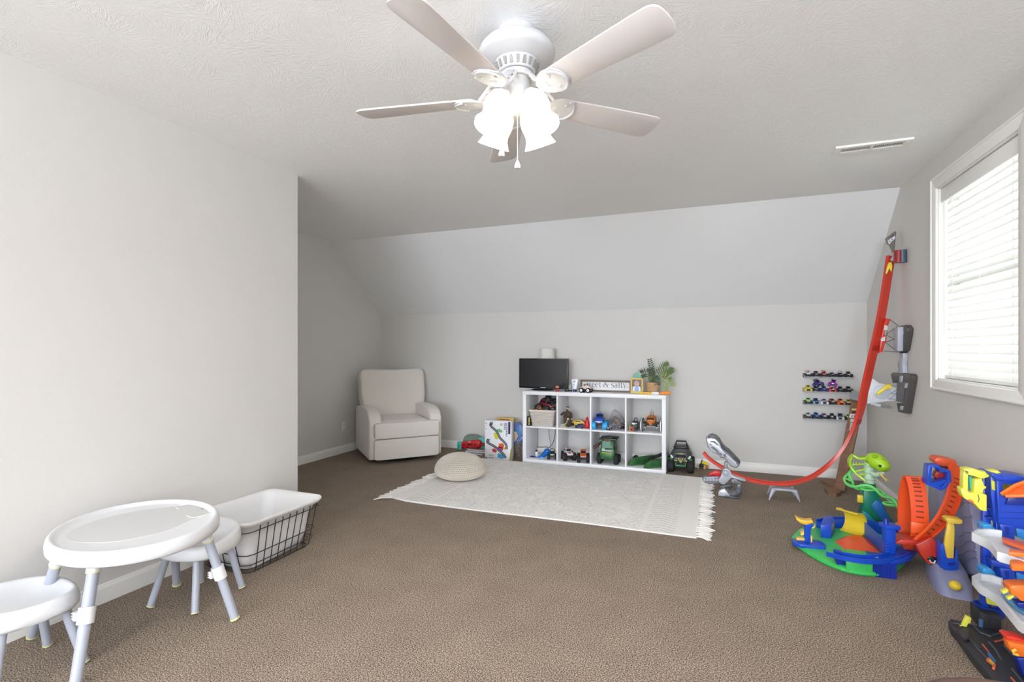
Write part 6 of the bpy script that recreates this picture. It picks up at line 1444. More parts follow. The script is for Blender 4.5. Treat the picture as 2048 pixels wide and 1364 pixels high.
bb = MB(); vpl(bb, DC([(285, 235), (350, 225), (430, 240), (495, 300), (535, 400), (575, 455), (660, 520), (740, 600), (820, 690), (775, 725), (690, 680), (645, 625), (600, 550), (525, 540), (470, 480), (400, 460), (350, 420), (310, 350), (292, 290)]), yR - .02, .02); part('skull_face', bb, SIL, dn, True, bevel=.003)
bb = MB()
for uv in ([(345, 270), (420, 275), (480, 340), (470, 352), (400, 300), (348, 290)], [(345, 325), (362, 322), (362, 345), (348, 348)], [(360, 370), (400, 372), (460, 420), (500, 470), (480, 480), (420, 430), (365, 392)], [(570, 490), (620, 480), (630, 530), (600, 545), (572, 525)], [(480, 480), (530, 480), (545, 520), (510, 515)]): vpl(bb, DC(uv), yR - .0235, .006)
o = part('skull_slots', bb, PL(96, 96, 100), dn, True)
for k in range(9):
    f = k / 8; x_ = 285 + 215 * f; y_ = 360 + 170 * f ** .8
    bb = MB(); vpl(bb, DC([(x_ - 10, y_ - 8), (x_ + 12, y_ + 2), (x_ - 8, y_ + 28)]), yR - .012, .02); part('tooth', bb, SIL, dn, True)
for k in range(8):
    f = k / 7; x_ = 560 + 210 * f; y_ = 445 + 180 * f
    bb = MB(); vpl(bb, DC([(x_, y_), (x_ + 22, y_ + 10), (x_ + 2, y_ + 34), (x_ - 14, y_ + 22)]), yR - .026, .008); part('scale', bb, PL(206, 208, 212), dn, True)
bb = MB(); vpl(bb, DC([(590, 640), (640, 625), (650, 760), (570, 770)]), yR - .012, .05); part('neck_link', bb, MID, dn, True, bevel=.004)
bb = MB(); vpl(bb, DC([(560, 770), (620, 742), (680, 770), (705, 840), (760, 880), (955, 945), (940, 962), (860, 950), (790, 930), (700, 905), (650, 960), (590, 1015), (545, 1010), (495, 975), (485, 935), (530, 860)]), yR - .035, .085); part('shoulder', bb, SIL, dn, True, bevel=.005)
q = YW(1380 + 612 / 8.525, 850 + 822 / 8.525, yR - .036); M = T(q.x, q.y, q.z) @ RX(R(90))
bb = MB(); bb.lathe([(.029, 0), (.029, .008), (.024, .012), (.019, .008), (.012, .012), (0, .013)], 26, M); part('joint_disc', bb, PL(170, 174, 184), dn, True)
bb = MB(); vpl(bb, DC([(205, 915), (240, 890), (350, 880), (470, 878), (510, 900), (500, 990), (420, 1000), (330, 1015), (250, 985), (215, 950)]), yR - .03, .06); part('lower_jaw', bb, MID, dn, True, bevel=.004)
for k in range(5):
    x_ = 240 + 52 * k; bb = MB(); vpl(bb, DC([(x_ - 14, 950), (x_ + 6, 905), (x_ + 26, 950)]), yR - .04, .02); part('tooth', bb, SIL, dn, True)
bb = MB(); vpl(bb, DC([(298, 872), (335, 825), (440, 782), (530, 800), (525, 860), (490, 885), (430, 862), (350, 868)]), yR - .02, .05); part('red_tongue', bb, PL(196, 30, 34, .25), dn, True, bevel=.005)
bb = MB(); vpl(bb, DC([(690, 930), (760, 915), (850, 960), (885, 1000), (860, 1040), (790, 1010), (720, 985)]), yR - .03, .07); part('hip', bb, PL(110, 112, 118), dn, True, bevel=.004)
for (x_, y_) in ((740, 965), (835, 1040)):
    q = YW(1380 + x_ / 8.525, 850 + y_ / 8.525, yR - .032); bb = MB(); bb.lathe([(.013, 0), (.013, .006), (.006, .009), (0, .009)], 18, T(q.x, q.y, q.z) @ RX(R(90))); part('bolt', bb, MID, dn, True)
tl = spline([YW(1380 + x / 8.525, 850 + y / 8.525, yR) for x, y in ((825, 1020), (835, 1070), (820, 1130), (770, 1160), (700, 1168), (640, 1155))], 4)
bb = MB(); bb.tube(tl, [.026 + .003 * (i % 2) for i in range(len(tl))], 12); part('ribbed_tail', bb, PL(104, 104, 108), dn, True)
bb = MB(); vpl(bb, DC([(480, 1205), (485, 1150), (520, 1110), (590, 1088), (640, 1150), (690, 1215), (620, 1222), (520, 1215)]), yR - .035, .075); part('foot', bb, SIL, dn, True, bevel=.004)
bb = MB(); vpl(bb, DC([(478, 1085), (510, 1035), (610, 1020), (730, 1020), (735, 1060), (690, 1090), (600, 1085), (520, 1100)]), yR + .01, .05); part('dark_coil', bb, DKG, dn, True, bevel=.006)
q = FL(1380 + 720 / 8.525, 850 + 1228 / 8.525, .0)
bb = MB(); bb.rbox(q.x - .055, yR - .05, .0, q.x + .05, yR + .05, .016, .004); part('foot_plate', bb, DKG, dn, True)

# ---------------------------------------------------------------- city playset
CB = PL(22, 74, 190, .3); CBD = PL(18, 46, 150, .3); CG = PL(62, 190, 92, .35); CYL = PL(236, 206, 56, .35); COR = PL(226, 88, 40, .35)
city = thing('toy_city_base', 'round green and blue toy track base with a yellow ramp and orange mound', 'playset', (.78, 3.62, 0))
rim = [(1582, 1080), (1590, 1092), (1612, 1109), (1642, 1127), (1674, 1141), (1702, 1149), (1745, 1155), (1782, 1150), (1812, 1128), (1806, 1085), (1770, 1062), (1730, 1052), (1685, 1048), (1630, 1052), (1598, 1064)]
rp = [FL(u, v, 0.0) for u, v in rim]; cc = sum(rp, Vector()) / len(rp)
rs = spline(rp + [rp[0]], 4)[:-1]
bb = MB(); loft(bb, [(z, [(cc.x + (p_.x - cc.x) * k, cc.y + (p_.y - cc.y) * k) for p_ in rs]) for z, k in ((.002, .985), (.012, 1.0), (.022, .985), (.028, .95), (.031, .80))], True, True); part('green_base', bb, CG, city, True, ang=50)
bb = MB(); q0 = FL(1692, 1147, 0); q1 = FL(1746, 1154, 0); q2 = FL(1746, 1120, .03); q3 = FL(1692, 1112, .03)
bb.prism([(p_.x, p_.y) for p_ in (q0, q1, q2, q3)], .07, T(0, 0, .004)); part('green_bank', bb, CG, city, True, bevel=.006)
def horiz_sweep(pts, prof, m, nm, par):
    sd = []
    for i in range(len(pts)):
        d = pts[min(i + 1, len(pts) - 1)] - pts[max(i - 1, 0)]; d.z = 0; d.normalize(); sd.append(Vector((-d.y, d.x, 0)))
    bb = MB(); bb.sweep(pts, prof, sd); return part(nm, bb, m, par, True)
rail = spline([FL(u, v, z) for u, v, z in ((1661, 1106, .075), (1690, 1113, .085), (1720, 1118, .088), (1752, 1119, .088), (1784, 1114, .088), (1806, 1104, .088))], 5)
RC = [(-.035, -.012), (.035, -.012), (.035, .012), (.029, .012), (.029, -.004), (-.029, -.004), (-.029, .012), (-.035, .012)]
horiz_sweep(rail, RC, CB, 'front_rail', city)
bb = MB(); hpl(bb, [(1785, 1092), (1797, 1084), (1815, 1083), (1832, 1086), (1834, 1099), (1824, 1112), (1805, 1121), (1780, 1124), (1776, 1110)], .088, .022); part('blue_deck', bb, CB, city, True, bevel=.004)
bb = MB()
for k in range(6): q = FL(1795 + .8 * k, 1093 + 3.4 * k, .0885); bb.box(q.x - .03, q.y - .003, .088, q.x + .03, q.y + .003, .0905)
part('deck_rib', bb, CBD, city, True)
bb = MB()
for u, v in ((1737, 1115), (1753, 1116), (1750, 1123), (1771, 1123)): q = FL(u, v, .082); bb.prism([(q.x - .012, q.y - .006), (q.x + .006, q.y - .004), (q.x + .012, q.y + .006), (q.x - .006, q.y + .004)], .0012, T(0, 0, .0855))
part('rail_print', bb, PL(206, 220, 236), city, True)
bb = MB(); a = FL(1674, 1139, .0); c_ = FL(1691, 1142, .0); bb.box(a.x, a.y, .008, c_.x, a.y + .10, .078); part('blue_pillar', bb, CBD, city, True, bevel=.003)
bb = MB(); a = FL(1747, 1153, .0); c_ = FL(1790, 1150, .0); bb.box(a.x, a.y, 0, c_.x - .01, a.y + .16, .078)
for k in range(4): bb.cyl((a.x + .012 + .022 * k, a.y - .002, .003), (a.x + .012 + .022 * k, a.y - .002, .076), .004, n=8)
part('blue_pillar', bb, CBD, city, True)
back = spline([FL(u, v, .075) for u, v in ((1640, 1044), (1668, 1040), (1700, 1040), (1735, 1046), (1768, 1054), (1798, 1068))], 5)
horiz_sweep(back, [(-.028, -.07), (.028, -.07), (.028, .012), (.022, .012), (.022, -.004), (-.022, -.004), (-.022, .012), (-.028, .012)], CB, 'back_rail', city)
bb = MB()
for i in range(3, len(back) - 3, 3): q = back[i]; bb.prism([(q.x - .012, q.y - .02), (q.x - .002, q.y - .02), (q.x + .012, q.y - .004), (q.x + .002, q.y - .004)], .001, T(0, 0, .0735))
part('rail_print', bb, PL(226, 222, 150), city, True)
bb = MB(); hpl(bb, [(1641, 1050), (1648, 1032), (1664, 1030), (1670, 1040), (1662, 1052)], .11, .08); part('rail_end', bb, CB, city, True, bevel=.003)
pa, pb_ = FL(1731, 1073, .03), FL(1769, 1110, .03)
bb = MB(); up = Vector((0, 0, .09)); bb.plate([pa, pb_, pb_ + up, pa + up], .006); part('side_panel', bb, PL(36, 96, 190), city, True)
d_ = (pb_ - pa); nn = d_.cross(up).normalized() * (-.0015 if d_.cross(up).y > 0 else .0015)
def pnl(f0, f1, h0, h1, m, nm, o=1.0):
    bb = MB(); bb.plate([pa + d_ * f0 + up * h0 + nn * o, pa + d_ * f1 + up * h0 + nn * o, pa + d_ * f1 + up * h1 + nn * o, pa + d_ * f0 + up * h1 + nn * o], .0015); part(nm, bb, m, city, True)
pnl(.06, .36, .35, .9, PL(120, 160, 214), 'printed_window'); pnl(.10, .32, .42, .82, PL(40, 80, 170), 'printed_window', 2.2); pnl(.44, .68, .35, .8, PL(140, 110, 80), 'printed_picture'); pnl(.74, .94, .35, .42, wh, 'printed_line'); pnl(.74, .94, .52, .58, wh, 'printed_line')
q = FL(1779, 1106, .088); M = T(q.x, q.y, .088) @ RZ(R(15))
bb = MB(); bb.rbox(-.024, -.018, 0, .024, .03, .15, .005, 2, M); bb.rbox(-.035, -.028, .135, .045, .045, .158, .006, 2, M)
for k in range(4): bb.rbox(-.03, -.024, .01 + .014 * k, -.005, -.012, .018 + .014 * k, .003, 1, M)
part('pylon', bb, CB, city, True); bb = MB(); bb.cyl(M @ Vector((-.012, .01, .158)), M @ Vector((-.012, .01, .185)), .014, .01); part('pylon_cap', bb, CBD, city, True)
# yellow wave ramp
e0, e1 = FL(1680, 1060, .03), FL(1723, 1073, .03); sd = (e1 - e0); W_ = sd.length; sd.normalize(); bk_ = Vector((-sd.y, sd.x, 0)); mid = (e0 + e1) / 2
cur = [mid + bk_ * a + Vector((0, 0, z)) for a, z in ((-.005, .0), (.022, .008), (.046, .028), (.058, .055), (.058, .085), (.045, .112), (.022, .132), (-.005, .142), (-.03, .146), (-.045, .148))]
cs = spline(cur, 4)
bb = MB(); bb.sweep(cs, [(-W_ / 2, -.004), (W_ / 2, -.004), (W_ / 2, .006), (W_ / 2 - .004, .006), (W_ / 2 - .004, .001), (-W_ / 2 + .004, .001), (-W_ / 2 + .004, .006), (-W_ / 2, .006)], sd); part('yellow_wave_ramp', bb, CYL, city, True)
bb = MB()
for k in range(5):
    i = 12 + 3 * k
    d = (cs[i + 1] - cs[i]).normalized(); nm = d.cross(sd)
    for s_ in (-1, 1):
        for g in (-1, 1):
            p0 = cs[i] + sd * (s_ * .026) + nm * .0018 + d * .005; p1 = cs[i] + sd * (s_ * .026 + g * .011) + nm * .0018 - d * .004; bb.cyl(p0, p1, .0018, n=5)
part('chevron_print', bb, PL(70, 64, 60), city, True)
low = [FL(u, v, .03) for u, v in ((1667, 1083), (1690, 1072), (1730, 1073), (1753, 1088), (1766, 1108), (1733, 1111), (1690, 1101))]; c0 = sum(low, Vector()) / 7
bb = MB(); loft(bb, [(.028, [(p_.x, p_.y) for p_ in low]), (.062, [(c0.x + (p_.x - c0.x) * .42 - .005, c0.y + (p_.y - c0.y) * .42 + .02) for p_ in low])], True, True); part('orange_mound', bb, COR, city, True, bevel=.002, ang=20)
# left launcher
bb = MB(); hpl(bb, [(1584, 1077), (1606, 1076), (1641, 1081), (1652, 1089), (1651, 1095), (1625, 1092), (1600, 1089), (1586, 1084)], .045, .02); part('launcher_bar', bb, CB, city, True, bevel=.004)
yL = FL(1616, 1086, .045).y
bb = MB(); vpl(bb, [(1609, 1085), (1609, 1052), (1606, 1048), (1625, 1048), (1628, 1052), (1622, 1058), (1620, 1085)], yL, .03); part('launcher_post', bb, CB, city, True, bevel=.003)
bb = MB(); vpl(bb, [(1591, 1034), (1600, 1039), (1612, 1042), (1625, 1041), (1627, 1046), (1612, 1050), (1602, 1047), (1594, 1041)], yL - .012, .055); part('launcher_flap', bb, PL(236, 186, 60), city, True, bevel=.003)
bb = MB(); vpl(bb, [(1593, 1076), (1609, 1077), (1609, 1081), (1593, 1080)], yL - .01, .03); vpl(bb, [(1621, 1072), (1625, 1072), (1624, 1085), (1622, 1085)], yL - .005, .012); vpl(bb, [(1601, 1065), (1608, 1061), (1608, 1070), (1602, 1071)], yL + .01, .03); vpl(bb, [(1624, 1055), (1631, 1051), (1630, 1054), (1624, 1058)], yL, .02); part('launcher_tab', bb, PL(236, 196, 100), city, True)

# ---------------------------------------------------------------- snake tower
ySn = 4.30
sn = thing('toy_snake_tower', 'green toy snake head on a teal tower with looping lime rails', 'playset', (1.07, ySn, 0))
LIM = PL(168, 210, 36, .35); LG = PL(112, 220, 116, .35); MINT = PL(196, 222, 196, .4)
bb = MB(); q0 = YW(1722, 1043, ySn); q1 = YW(1788, 1043, ySn)
vpl(bb, [(1727, 972), (1752, 972), (1760, 995), (1772, 1020), (1788, 1047), (1722, 1047), (1727, 1010)], ySn, .11); part('tower', bb, PL(24, 132, 104, .35), sn, True, bevel=.008)
bb = MB(); vpl(bb, [(1752, 1000), (1764, 1005), (1774, 1028), (1785, 1045), (1764, 1045), (1752, 1025), (1742, 1012)], ySn - .01, .02); part('blue_rock', bb, PL(36, 110, 190, .35), sn, True, bevel=.004)
bb = MB(); vpl(bb, [(1722, 1045), (1726, 1022), (1740, 1030), (1752, 1046)], ySn - .014, .02); part('cyan_rock', bb, PL(50, 160, 190, .35), sn, True, bevel=.004)
bb = MB(); q = YW(1723, 1000, ySn); bb.rbox(q.x - .022, ySn + .01, q.z - .025, q.x + .022, ySn + .04, q.z + .03, .008); part('yellow_tab', bb, CYL, sn, True)
qa, qb = YW(1738.5, 966, ySn + .05), YW(1738.5, 918, ySn + .05)
bb = MB(); bb.cyl(qa, qb, .035, .031, 22); part('column', bb, MINT, sn, True)
bb = MB(); bb.cyl(qa - Vector((0, 0, .028)), qa, .042, .038, 22); part('collar', bb, PL(30, 120, 90), sn, True)
bb = MB()
for k in range(3): bb.ring((qa.x, qa.y, qa.z + .03 + .045 * k), .035, .004, n=22, k=6)
part('column_band', bb, PL(170, 214, 180), sn, True)
# head: lofted wedge from the back of the skull to the snout, facing right and forward
hd = MB(); spn = [YW(1732, 920, ySn + .03), YW(1744, 919, ySn + .01), YW(1756, 924, ySn - .02), YW(1766, 933, ySn - .05), YW(1771, 941, ySn - .07)]
hd.tube(spline(spn, 4), [.02, .028, .036, .044, .05, .054, .056, .056, .055, .052, .05, .047, .044, .042, .039, .035, .022], 14); head = part('snake_head', hd, LIM, sn, True, ang=60)
bb = MB()
for u, v in ((1750, 913), (1766, 920)): q = YW(u, v, ySn - .06); bb.ell(q, .016, .014, .01)
part('brow', bb, PL(140, 186, 30), head if False else sn, True)
bb = MB(); q = YW(1760, 932, ySn - .09); bb.ell(q, .010, .008, .009); part('eye', bb, PL(40, 70, 40), sn, True)
bb = MB(); bb.tube(spline([YW(1742, 944, ySn - .01), YW(1752, 950, ySn - .04), YW(1764, 946, ySn - .085)], 4), [.012, .014, .016, .017, .017, .016, .015, .013, .01], 10); part('lower_jaw', bb, MINT, sn, True)
bb = MB(); bb.tube(spline([YW(1760, 946, ySn - .09), YW(1766, 954, ySn - .10), YW(1770, 958, ySn - .10)], 3), .006, 6); bb.tube([YW(1770, 958, ySn - .10), YW(1773, 963, ySn - .10)], .0045, 5); bb.tube([YW(1769, 957, ySn - .10), YW(1776, 960, ySn - .10)], .0045, 5); part('forked_tongue', bb, PL(226, 190, 90), sn, True)
bb = MB()
for u, v in ((1756, 944), (1767, 944)): bb.tube([YW(u, v, ySn - .09), YW(u + .5, v + 5, ySn - .09)], [.004, .001], 5)
part('fang', bb, wh, sn, True)
hoop = spline([YW(u, v, ySn + dy) for u, v, dy in ((1734, 915, .03), (1716, 916, .03), (1706, 911, .04), (1699, 920, .05), (1700, 932, .06), (1710, 945, .05), (1721, 954, .03), (1731, 962, .02))], 5)
bb = MB(); bb.sweep(hoop, [(-.03, -.007), (.03, -.007), (.03, .007), (-.03, .007)], (0, 1, 0)); part('lime_hoop', bb, LIM, sn, True, bevel=.002)
bb = MB()
for a, c_ in (((1704, 930), (1732, 928)), ((1711, 943), (1732, 938)), ((1716, 950), (1732, 948))): bb.cyl(YW(a[0], a[1], ySn + .03), YW(c_[0], c_[1], ySn + .03), .006, n=7)
for u in (1707, 1713, 1719): bb.cyl(YW(u, 930, ySn + .03), YW(u, 924, ySn + .03), .005, .002, 6)
part('hoop_bars', bb, LIM, sn, True)
gr = spline([YW(u, v, Y) for u, v, Y in ((1705, 938, 4.36), (1700, 950, 4.37), (1697, 962, 4.36), (1702, 972, 4.31), (1714, 976, 4.25), (1730, 972, 4.22), (1748, 976, 4.20), (1762, 986, 4.16), (1774, 996, 4.10), (1788, 999, 4.04), (1800, 1008, 3.97), (1808, 1022, 3.90), (1811, 1040, 3.86), (1808, 1056, 3.84))], 5)
horiz = []
for k_, off in enumerate((-.026, .026)):
    pts2 = []
    for i, q in enumerate(gr):
        d = gr[min(i + 1, len(gr) - 1)] - gr[max(i - 1, 0)]; d.normalize(); s_ = Vector((d.y, -d.x, 0)); s_ = s_.normalized() if s_.length > .15 else Vector((0, -1, 0)); pts2.append(q + s_ * off + Vector((0, 0, .4 * abs(off) * (1 if off > 0 else -1))))
    horiz.append(pts2); bb = MB(); bb.tube(pts2, .0085, 7); part('green_rail', bb, LG, sn, True)
bb = MB()
for i in range(1, len(gr), 4): bb.cyl(horiz[0][i], horiz[1][i], .006, n=6)
part('rail_ties', bb, LG, sn, True)
for (u, v, Y) in ((1735, 978, 4.24), (1781, 1008, 4.05)):
    q = YW(u, v, Y); bb = MB(); bb.ring((q.x, q.y, q.z), .038, .008, n=20); part('rail_ring', bb, LG, sn, True)
bb = MB(); vpl(bb, [(1795, 1050), (1806, 1048), (1808, 1066), (1796, 1064)], 3.95, .05); part('pale_foot', bb, PL(190, 190, 170), sn, True, bevel=.004)

# ---------------------------------------------------------------- mountain loop set
MT = mat('slate_blue_plastic', 136, 140, 170, rough=.5, bump=.5, bscale=22); MRD = PL(186, 48, 30, .35); MOR = PL(232, 84, 34, .35)
mt = thing('toy_mountain_loop', 'slate blue toy mountain with an orange loop and ramp and a yellow catapult', 'playset', (1.12, 3.35, 0))
def xpl(bb, uv, X, t): return bb.prism([(q.y, max(q.z, .001)) for q in (XW(u, v, X) for u, v in uv)], t, YZ(X))
bb = MB(); xpl(bb, [(1856, 960), (1880, 946), (1905, 944), (1926, 960), (1936, 1000), (1946, 1060), (1959, 1151), (1930, 1148), (1862, 1128), (1854, 1040)], 1.235, .05); part('mountain_back', bb, MT, mt, True, bevel=.012)
bb = MB(); xpl(bb, [(1857, 955), (1868, 948), (1878, 990), (1884, 1040), (1880, 1090), (1858, 1090)], 1.20, .05); part('mountain_pillar', bb, mat('lilac_plastic', 160, 158, 182, rough=.5, bump=.5, bscale=30), mt, True, bevel=.010)
for (u0, v0, u1, v1, du) in ((1918, 1010, 1940, 1002, 2), (1914, 1042, 1946, 1030, 3), (1918, 1070, 1944, 1062, 2), (1918, 1092, 1950, 1078, 3), (1918, 1108, 1952, 1098, 3), (1922, 1128, 1954, 1112, 3)):
    bb = MB(); bb.tube([XW(u0 + (u1 - u0) * k / 6, v0 + (v1 - v0) * k / 6 + 2.2 * math.sin(k * 1.4), 1.236) for k in range(7)], .006, 6); part('rock_ledge', bb, MT, mt, True)
bl0 = [FL(u, v, 0) for u, v in ((1849, 1120), (1851, 1142), (1858, 1162), (1872, 1182), (1890, 1193), (1917, 1199), (1944, 1203), (1948, 1196), (1944, 1178), (1930, 1160), (1918, 1145), (1885, 1125))]; c0 = Vector((1.13, 3.30, 0))
rs = spline(bl0 + [bl0[0]], 3)[:-1]
bb = MB(); loft(bb, [(z, [(c0.x + (p_.x - c0.x) * k, c0.y + (p_.y - c0.y) * k) for p_ in rs]) for z, k in ((0, 1.0), (.03, .95), (.06, .86), (.082, .70), (.09, .40))], True, True)
for v in bb.bm.verts:
    if v.co.z > .02: v.co.z += .008 * math.sin(v.co.x * 90) * math.cos(v.co.y * 70)
    v.co.z *= max(.35, min(1.35, .5 + (v.co.y - 3.10) * 2.6)) if v.co.z > .01 else 1
part('rock_base', bb, MT, mt, True, ang=60)
q = FL(1910, 1171, .055); bb = MB(); bb.ell((q.x, q.y, .055), .026, .03, .022); part('yellow_button', bb, CYL, mt, True)
yM = 3.27
bb = MB(); vpl(bb, [(1881, 1092), (1885, 1087), (1890, 1090), (1894, 1112), (1910, 1117), (1911, 1100), (1914, 1096), (1917, 1118), (1920, 1156), (1890, 1151), (1881, 1140)], yM, .07); part('catapult_housing', bb, CB, mt, True, bevel=.004)
bb = MB(); vpl(bb, [(1898, 1126), (1909, 1125), (1909, 1131), (1898, 1132)], yM - .006, .01); part('housing_tab', bb, CBD, mt, True)
bb = MB(); vpl(bb, [(1896, 1046), (1908, 1047), (1910, 1056), (1908, 1117), (1895, 1117), (1889, 1088)], yM - .012, .02); vpl(bb, [(1892, 1038), (1898, 1036), (1925, 1040), (1926, 1047), (1920, 1049), (1896, 1047)], yM - .03, .06); part('catapult_arm', bb, PL(232, 196, 72, .35), mt, True, bevel=.004)
bb = MB(); vpl(bb, [(1832, 1090), (1848, 1082), (1862, 1074), (1872, 1082), (1880, 1100), (1880, 1136), (1864, 1133), (1852, 1124), (1840, 1108)], yM + .06, .08); part('red_face', bb, MRD, mt, True, bevel=.006)
q = YW(1864, 1118, yM + .058); bb = MB(); bb.ell((q.x, q.y, q.z), .022, .004, .014, RY(0)); o = part('eye', bb, PL(24, 22, 22), mt, True)
bb = MB(); bb.tube([YW(1859, 1120, yM + .052), YW(1862, 1125, yM + .052), YW(1868, 1126, yM + .052), YW(1871, 1121, yM + .052)], .0035, 6); part('eye_white', bb, wh, mt, True)
bb = MB(); vpl(bb, [(1862, 1129), (1874, 1130), (1874, 1132), (1862, 1131)], yM + .055, .006); part('nostril_line', bb, PL(110, 30, 22), mt, True)
lc = YW(1832, 1015, 3.45); LX = lc.x
nl = 44; loop = []
for i in range(nl):
    a = 2 * PI * i / nl; loop.append(Vector((LX + .012 * math.cos(a), 3.50 - .068 * math.cos(a) * (1 - .22 * math.sin(a)), .295 + .205 * math.sin(a))))
bb = MB(); bb.sweep(loop, [(-.04, -.004), (.04, -.004), (.04, .007), (.035, .007), (.035, .003), (-.035, .003), (-.035, .007), (-.04, .007)], (1, 0, 0), True); part('loop_track', bb, MOR, mt, True)
SLT = PL(150, 44, 18)
bb = MB()
for i in list(range(0, 10)) + list(range(36, 44)):
    d = (loop[(i + 1) % nl] - loop[i - 1]).normalized(); nm = d.cross(Vector((1, 0, 0))); c_ = loop[i] 
    for s_ in (1,):
        for sg_ in (-1, 1): bb.bc((0, 0, 0), (.034, .0025, .009), T(*(c_ + nm * (.0042 * sg_ if sg_ < 0 else .0032))) @ RX(math.atan2(d.y, -d.z) if False else math.atan2(-d.y, d.z)))
part('loop_slots', bb, SLT, mt, True)
bb = MB(); i = 42; c_ = loop[i]; bb.rbox(c_.x - .043, c_.y - .012, c_.z - .03, c_.x + .043, c_.y + .006, c_.z + .03, .004); part('loop_clip', bb, PL(236, 96, 40, .35), mt, True)
bb = MB(); vpl(bb, [(1792, 1086), (1800, 1080), (1836, 1080), (1842, 1090), (1832, 1092), (1794, 1088)], 3.37, .12); part('loop_foot', bb, MRD, mt, True, bevel=.004)
rmp = spline([YW(u, v, Y) for u, v, Y in ((1911, 930, 3.46), (1913, 950, 3.43), (1911, 975, 3.40), (1903, 1003, 3.38), (1888, 1032, 3.36), (1866, 1058, 3.36), (1838, 1082, 3.38))], 6)
bb = MB(); bb.sweep(rmp, [(-.04, -.004), (.04, -.004), (.04, .010), (.035, .010), (.035, .002), (-.035, .002), (-.035, .010), (-.04, .010)], Vector((.9, .43, 0))); part('ramp_track', bb, MOR, mt, True)
bb = MB()
for i in range(8, len(rmp) - 4, 2):
    d = (rmp[i + 1] - rmp[i - 1]).normalized(); sd_ = Vector((.9, .43, 0)); sd_ = (sd_ - d * sd_.dot(d)).normalized(); nm = d.cross(sd_); M = Matrix(((sd_.x, d.x, nm.x, rmp[i].x), (sd_.y, d.y, nm.y, rmp[i].y), (sd_.z, d.z, nm.z, rmp[i].z), (0, 0, 0, 1)))
    for s_ in (-1, 1): bb.bc((0, 0, .0022 * s_ - .0008), (.028, .007, .004 if s_ < 0 else .002), M)
part('ramp_slots', bb, SLT, mt, True)
bb = MB(); vpl(bb, [(1869, 920), (1874, 915), (1882, 915), (1912, 921), (1915, 926), (1913, 936), (1898, 934), (1880, 931), (1871, 927)], 3.45, .09); part('top_platform', bb, PL(214, 84, 44, .35), mt, True, bevel=.006)
bb = MB(); vpl(bb, [(1881, 933), (1895, 936), (1912, 936), (1912, 944), (1896, 950), (1880, 944)], 3.47, .06); part('platform_shade', bb, PL(150, 34, 28, .35), mt, True, bevel=.003)
cl = [(1856, 930), (1872, 931), (1877, 939), (1892, 940), (1894, 960), (1884, 971), (1876, 975), (1864, 969), (1852, 966)]
bb = MB(); bb.sweep([YW(u, v, 3.42) for u, v in cl], [(-.035, -.009), (.035, -.009), (.035, .009), (-.035, .009)], (0, 1, 0), True); part('blue_claw', bb, CB, mt, True, bevel=.003)
bb = MB(); vpl(bb, [(1851, 962), (1866, 966), (1894, 958), (1894, 964), (1878, 976), (1864, 970)], 3.385, .08); part('claw_tray', bb, CB, mt, True, bevel=.003)
bb = MB(); vpl(bb, [(1868, 952), (1873, 943), (1884, 942), (1896, 945), (1897, 956), (1884, 955), (1874, 958)], 3.43, .04); part('red_gripper', bb, PL(176, 40, 34), mt, True, bevel=.003)
bb = MB(); vpl(bb, [(1920, 950), (1927, 952), (1928, 964), (1920, 962)], 3.44, .06); part('platform_end', bb, PL(196, 70, 50), mt, True, bevel=.003)

# ---------------------------------------------------------------- garage tower at the right edge
yG = 2.86
gt = thing('toy_garage_tower', 'tall blue toy garage tower with white ramps, yellow crane and black base', 'playset', (1.15, yG, 0))
KB = PL(24, 64, 176, .3); KD = PL(18, 42, 134, .3); KW = PL(226, 228, 230, .35); KY = PL(232, 226, 84, .35); KL = PL(60, 160, 226, .3); KO = PL(236, 116, 36, .35); KK = PL(44, 45, 50, .5)
def GP(nm, uv, m, Y=yG, t=.04, bev=.003): bb = MB(); vpl(bb, uv, Y, t); return part(nm, bb, m, gt, True, bevel=bev)
GP('back_column', [(1966, 950), (1982, 951), (1982, 1030), (1984, 1240), (1966, 1240)], KB, yG + .06, .03)
GP('back_column', [(1992, 1040), (2001, 1040), (2003, 1210), (1994, 1210)], KB, yG + .02, .03)
for v in (1016, 1034): GP('cross_bar', [(1975, v), (1998, v + 3), (1998, v + 7), (1975, v + 3)], KD, yG + .03, .03, .001)
GP('inner_ramp', [(1981, 997), (1996, 1004), (1996, 1014), (1981, 1011)], MRD, yG + .07, .02, .001); GP('inner_ramp', [(1981, 1016), (1996, 1019), (1996, 1027), (1981, 1026)], PL(206, 74, 40), yG + .07, .02, .001)
# cabin built as bars round its openings
GP('cabin_wall', [(1981, 950), (1986, 948), (1995, 958), (1996, 1045), (1990, 1046), (1982, 990)], KB, yG + .005, .05)
GP('cabin_front', [(1994, 958), (2006, 964), (2006, 988), (2003, 990), (2020, 1000), (2074, 1000), (2074, 1060), (1997, 1047)], KB, yG - .02, .07)
GP('cabin_front', [(1994, 957), (2074, 962), (2074, 970), (2030, 970), (2006, 968)], KB, yG - .02, .06)
GP('cabin_roof', [(1981, 949), (1986, 947), (2003, 951), (2006, 953), (2010, 951), (2040, 953), (2074, 960), (2074, 966), (1996, 962)], KB, yG - .03, .12, .005)
GP('yellow_inside', [(2004, 968), (2032, 968), (2034, 990), (2004, 990)], PL(212, 206, 40, .4), yG + .06, .01, .001)
GP('yellow_window', [(1983, 960), (1990, 963), (1991, 982), (1984, 979)], PL(206, 200, 50, .4), yG + .0, .01, .001)
GP('cabin_sill', [(2018, 994), (2074, 996), (2074, 1012), (2012, 1010)], KD, yG - .035, .03)
for v in (1024, 1036): GP('panel_groove', [(2000, v), (2074, v + 2), (2074, v + 2.6), (2000, v + .6)], KD, yG - .0215, .003, 0)
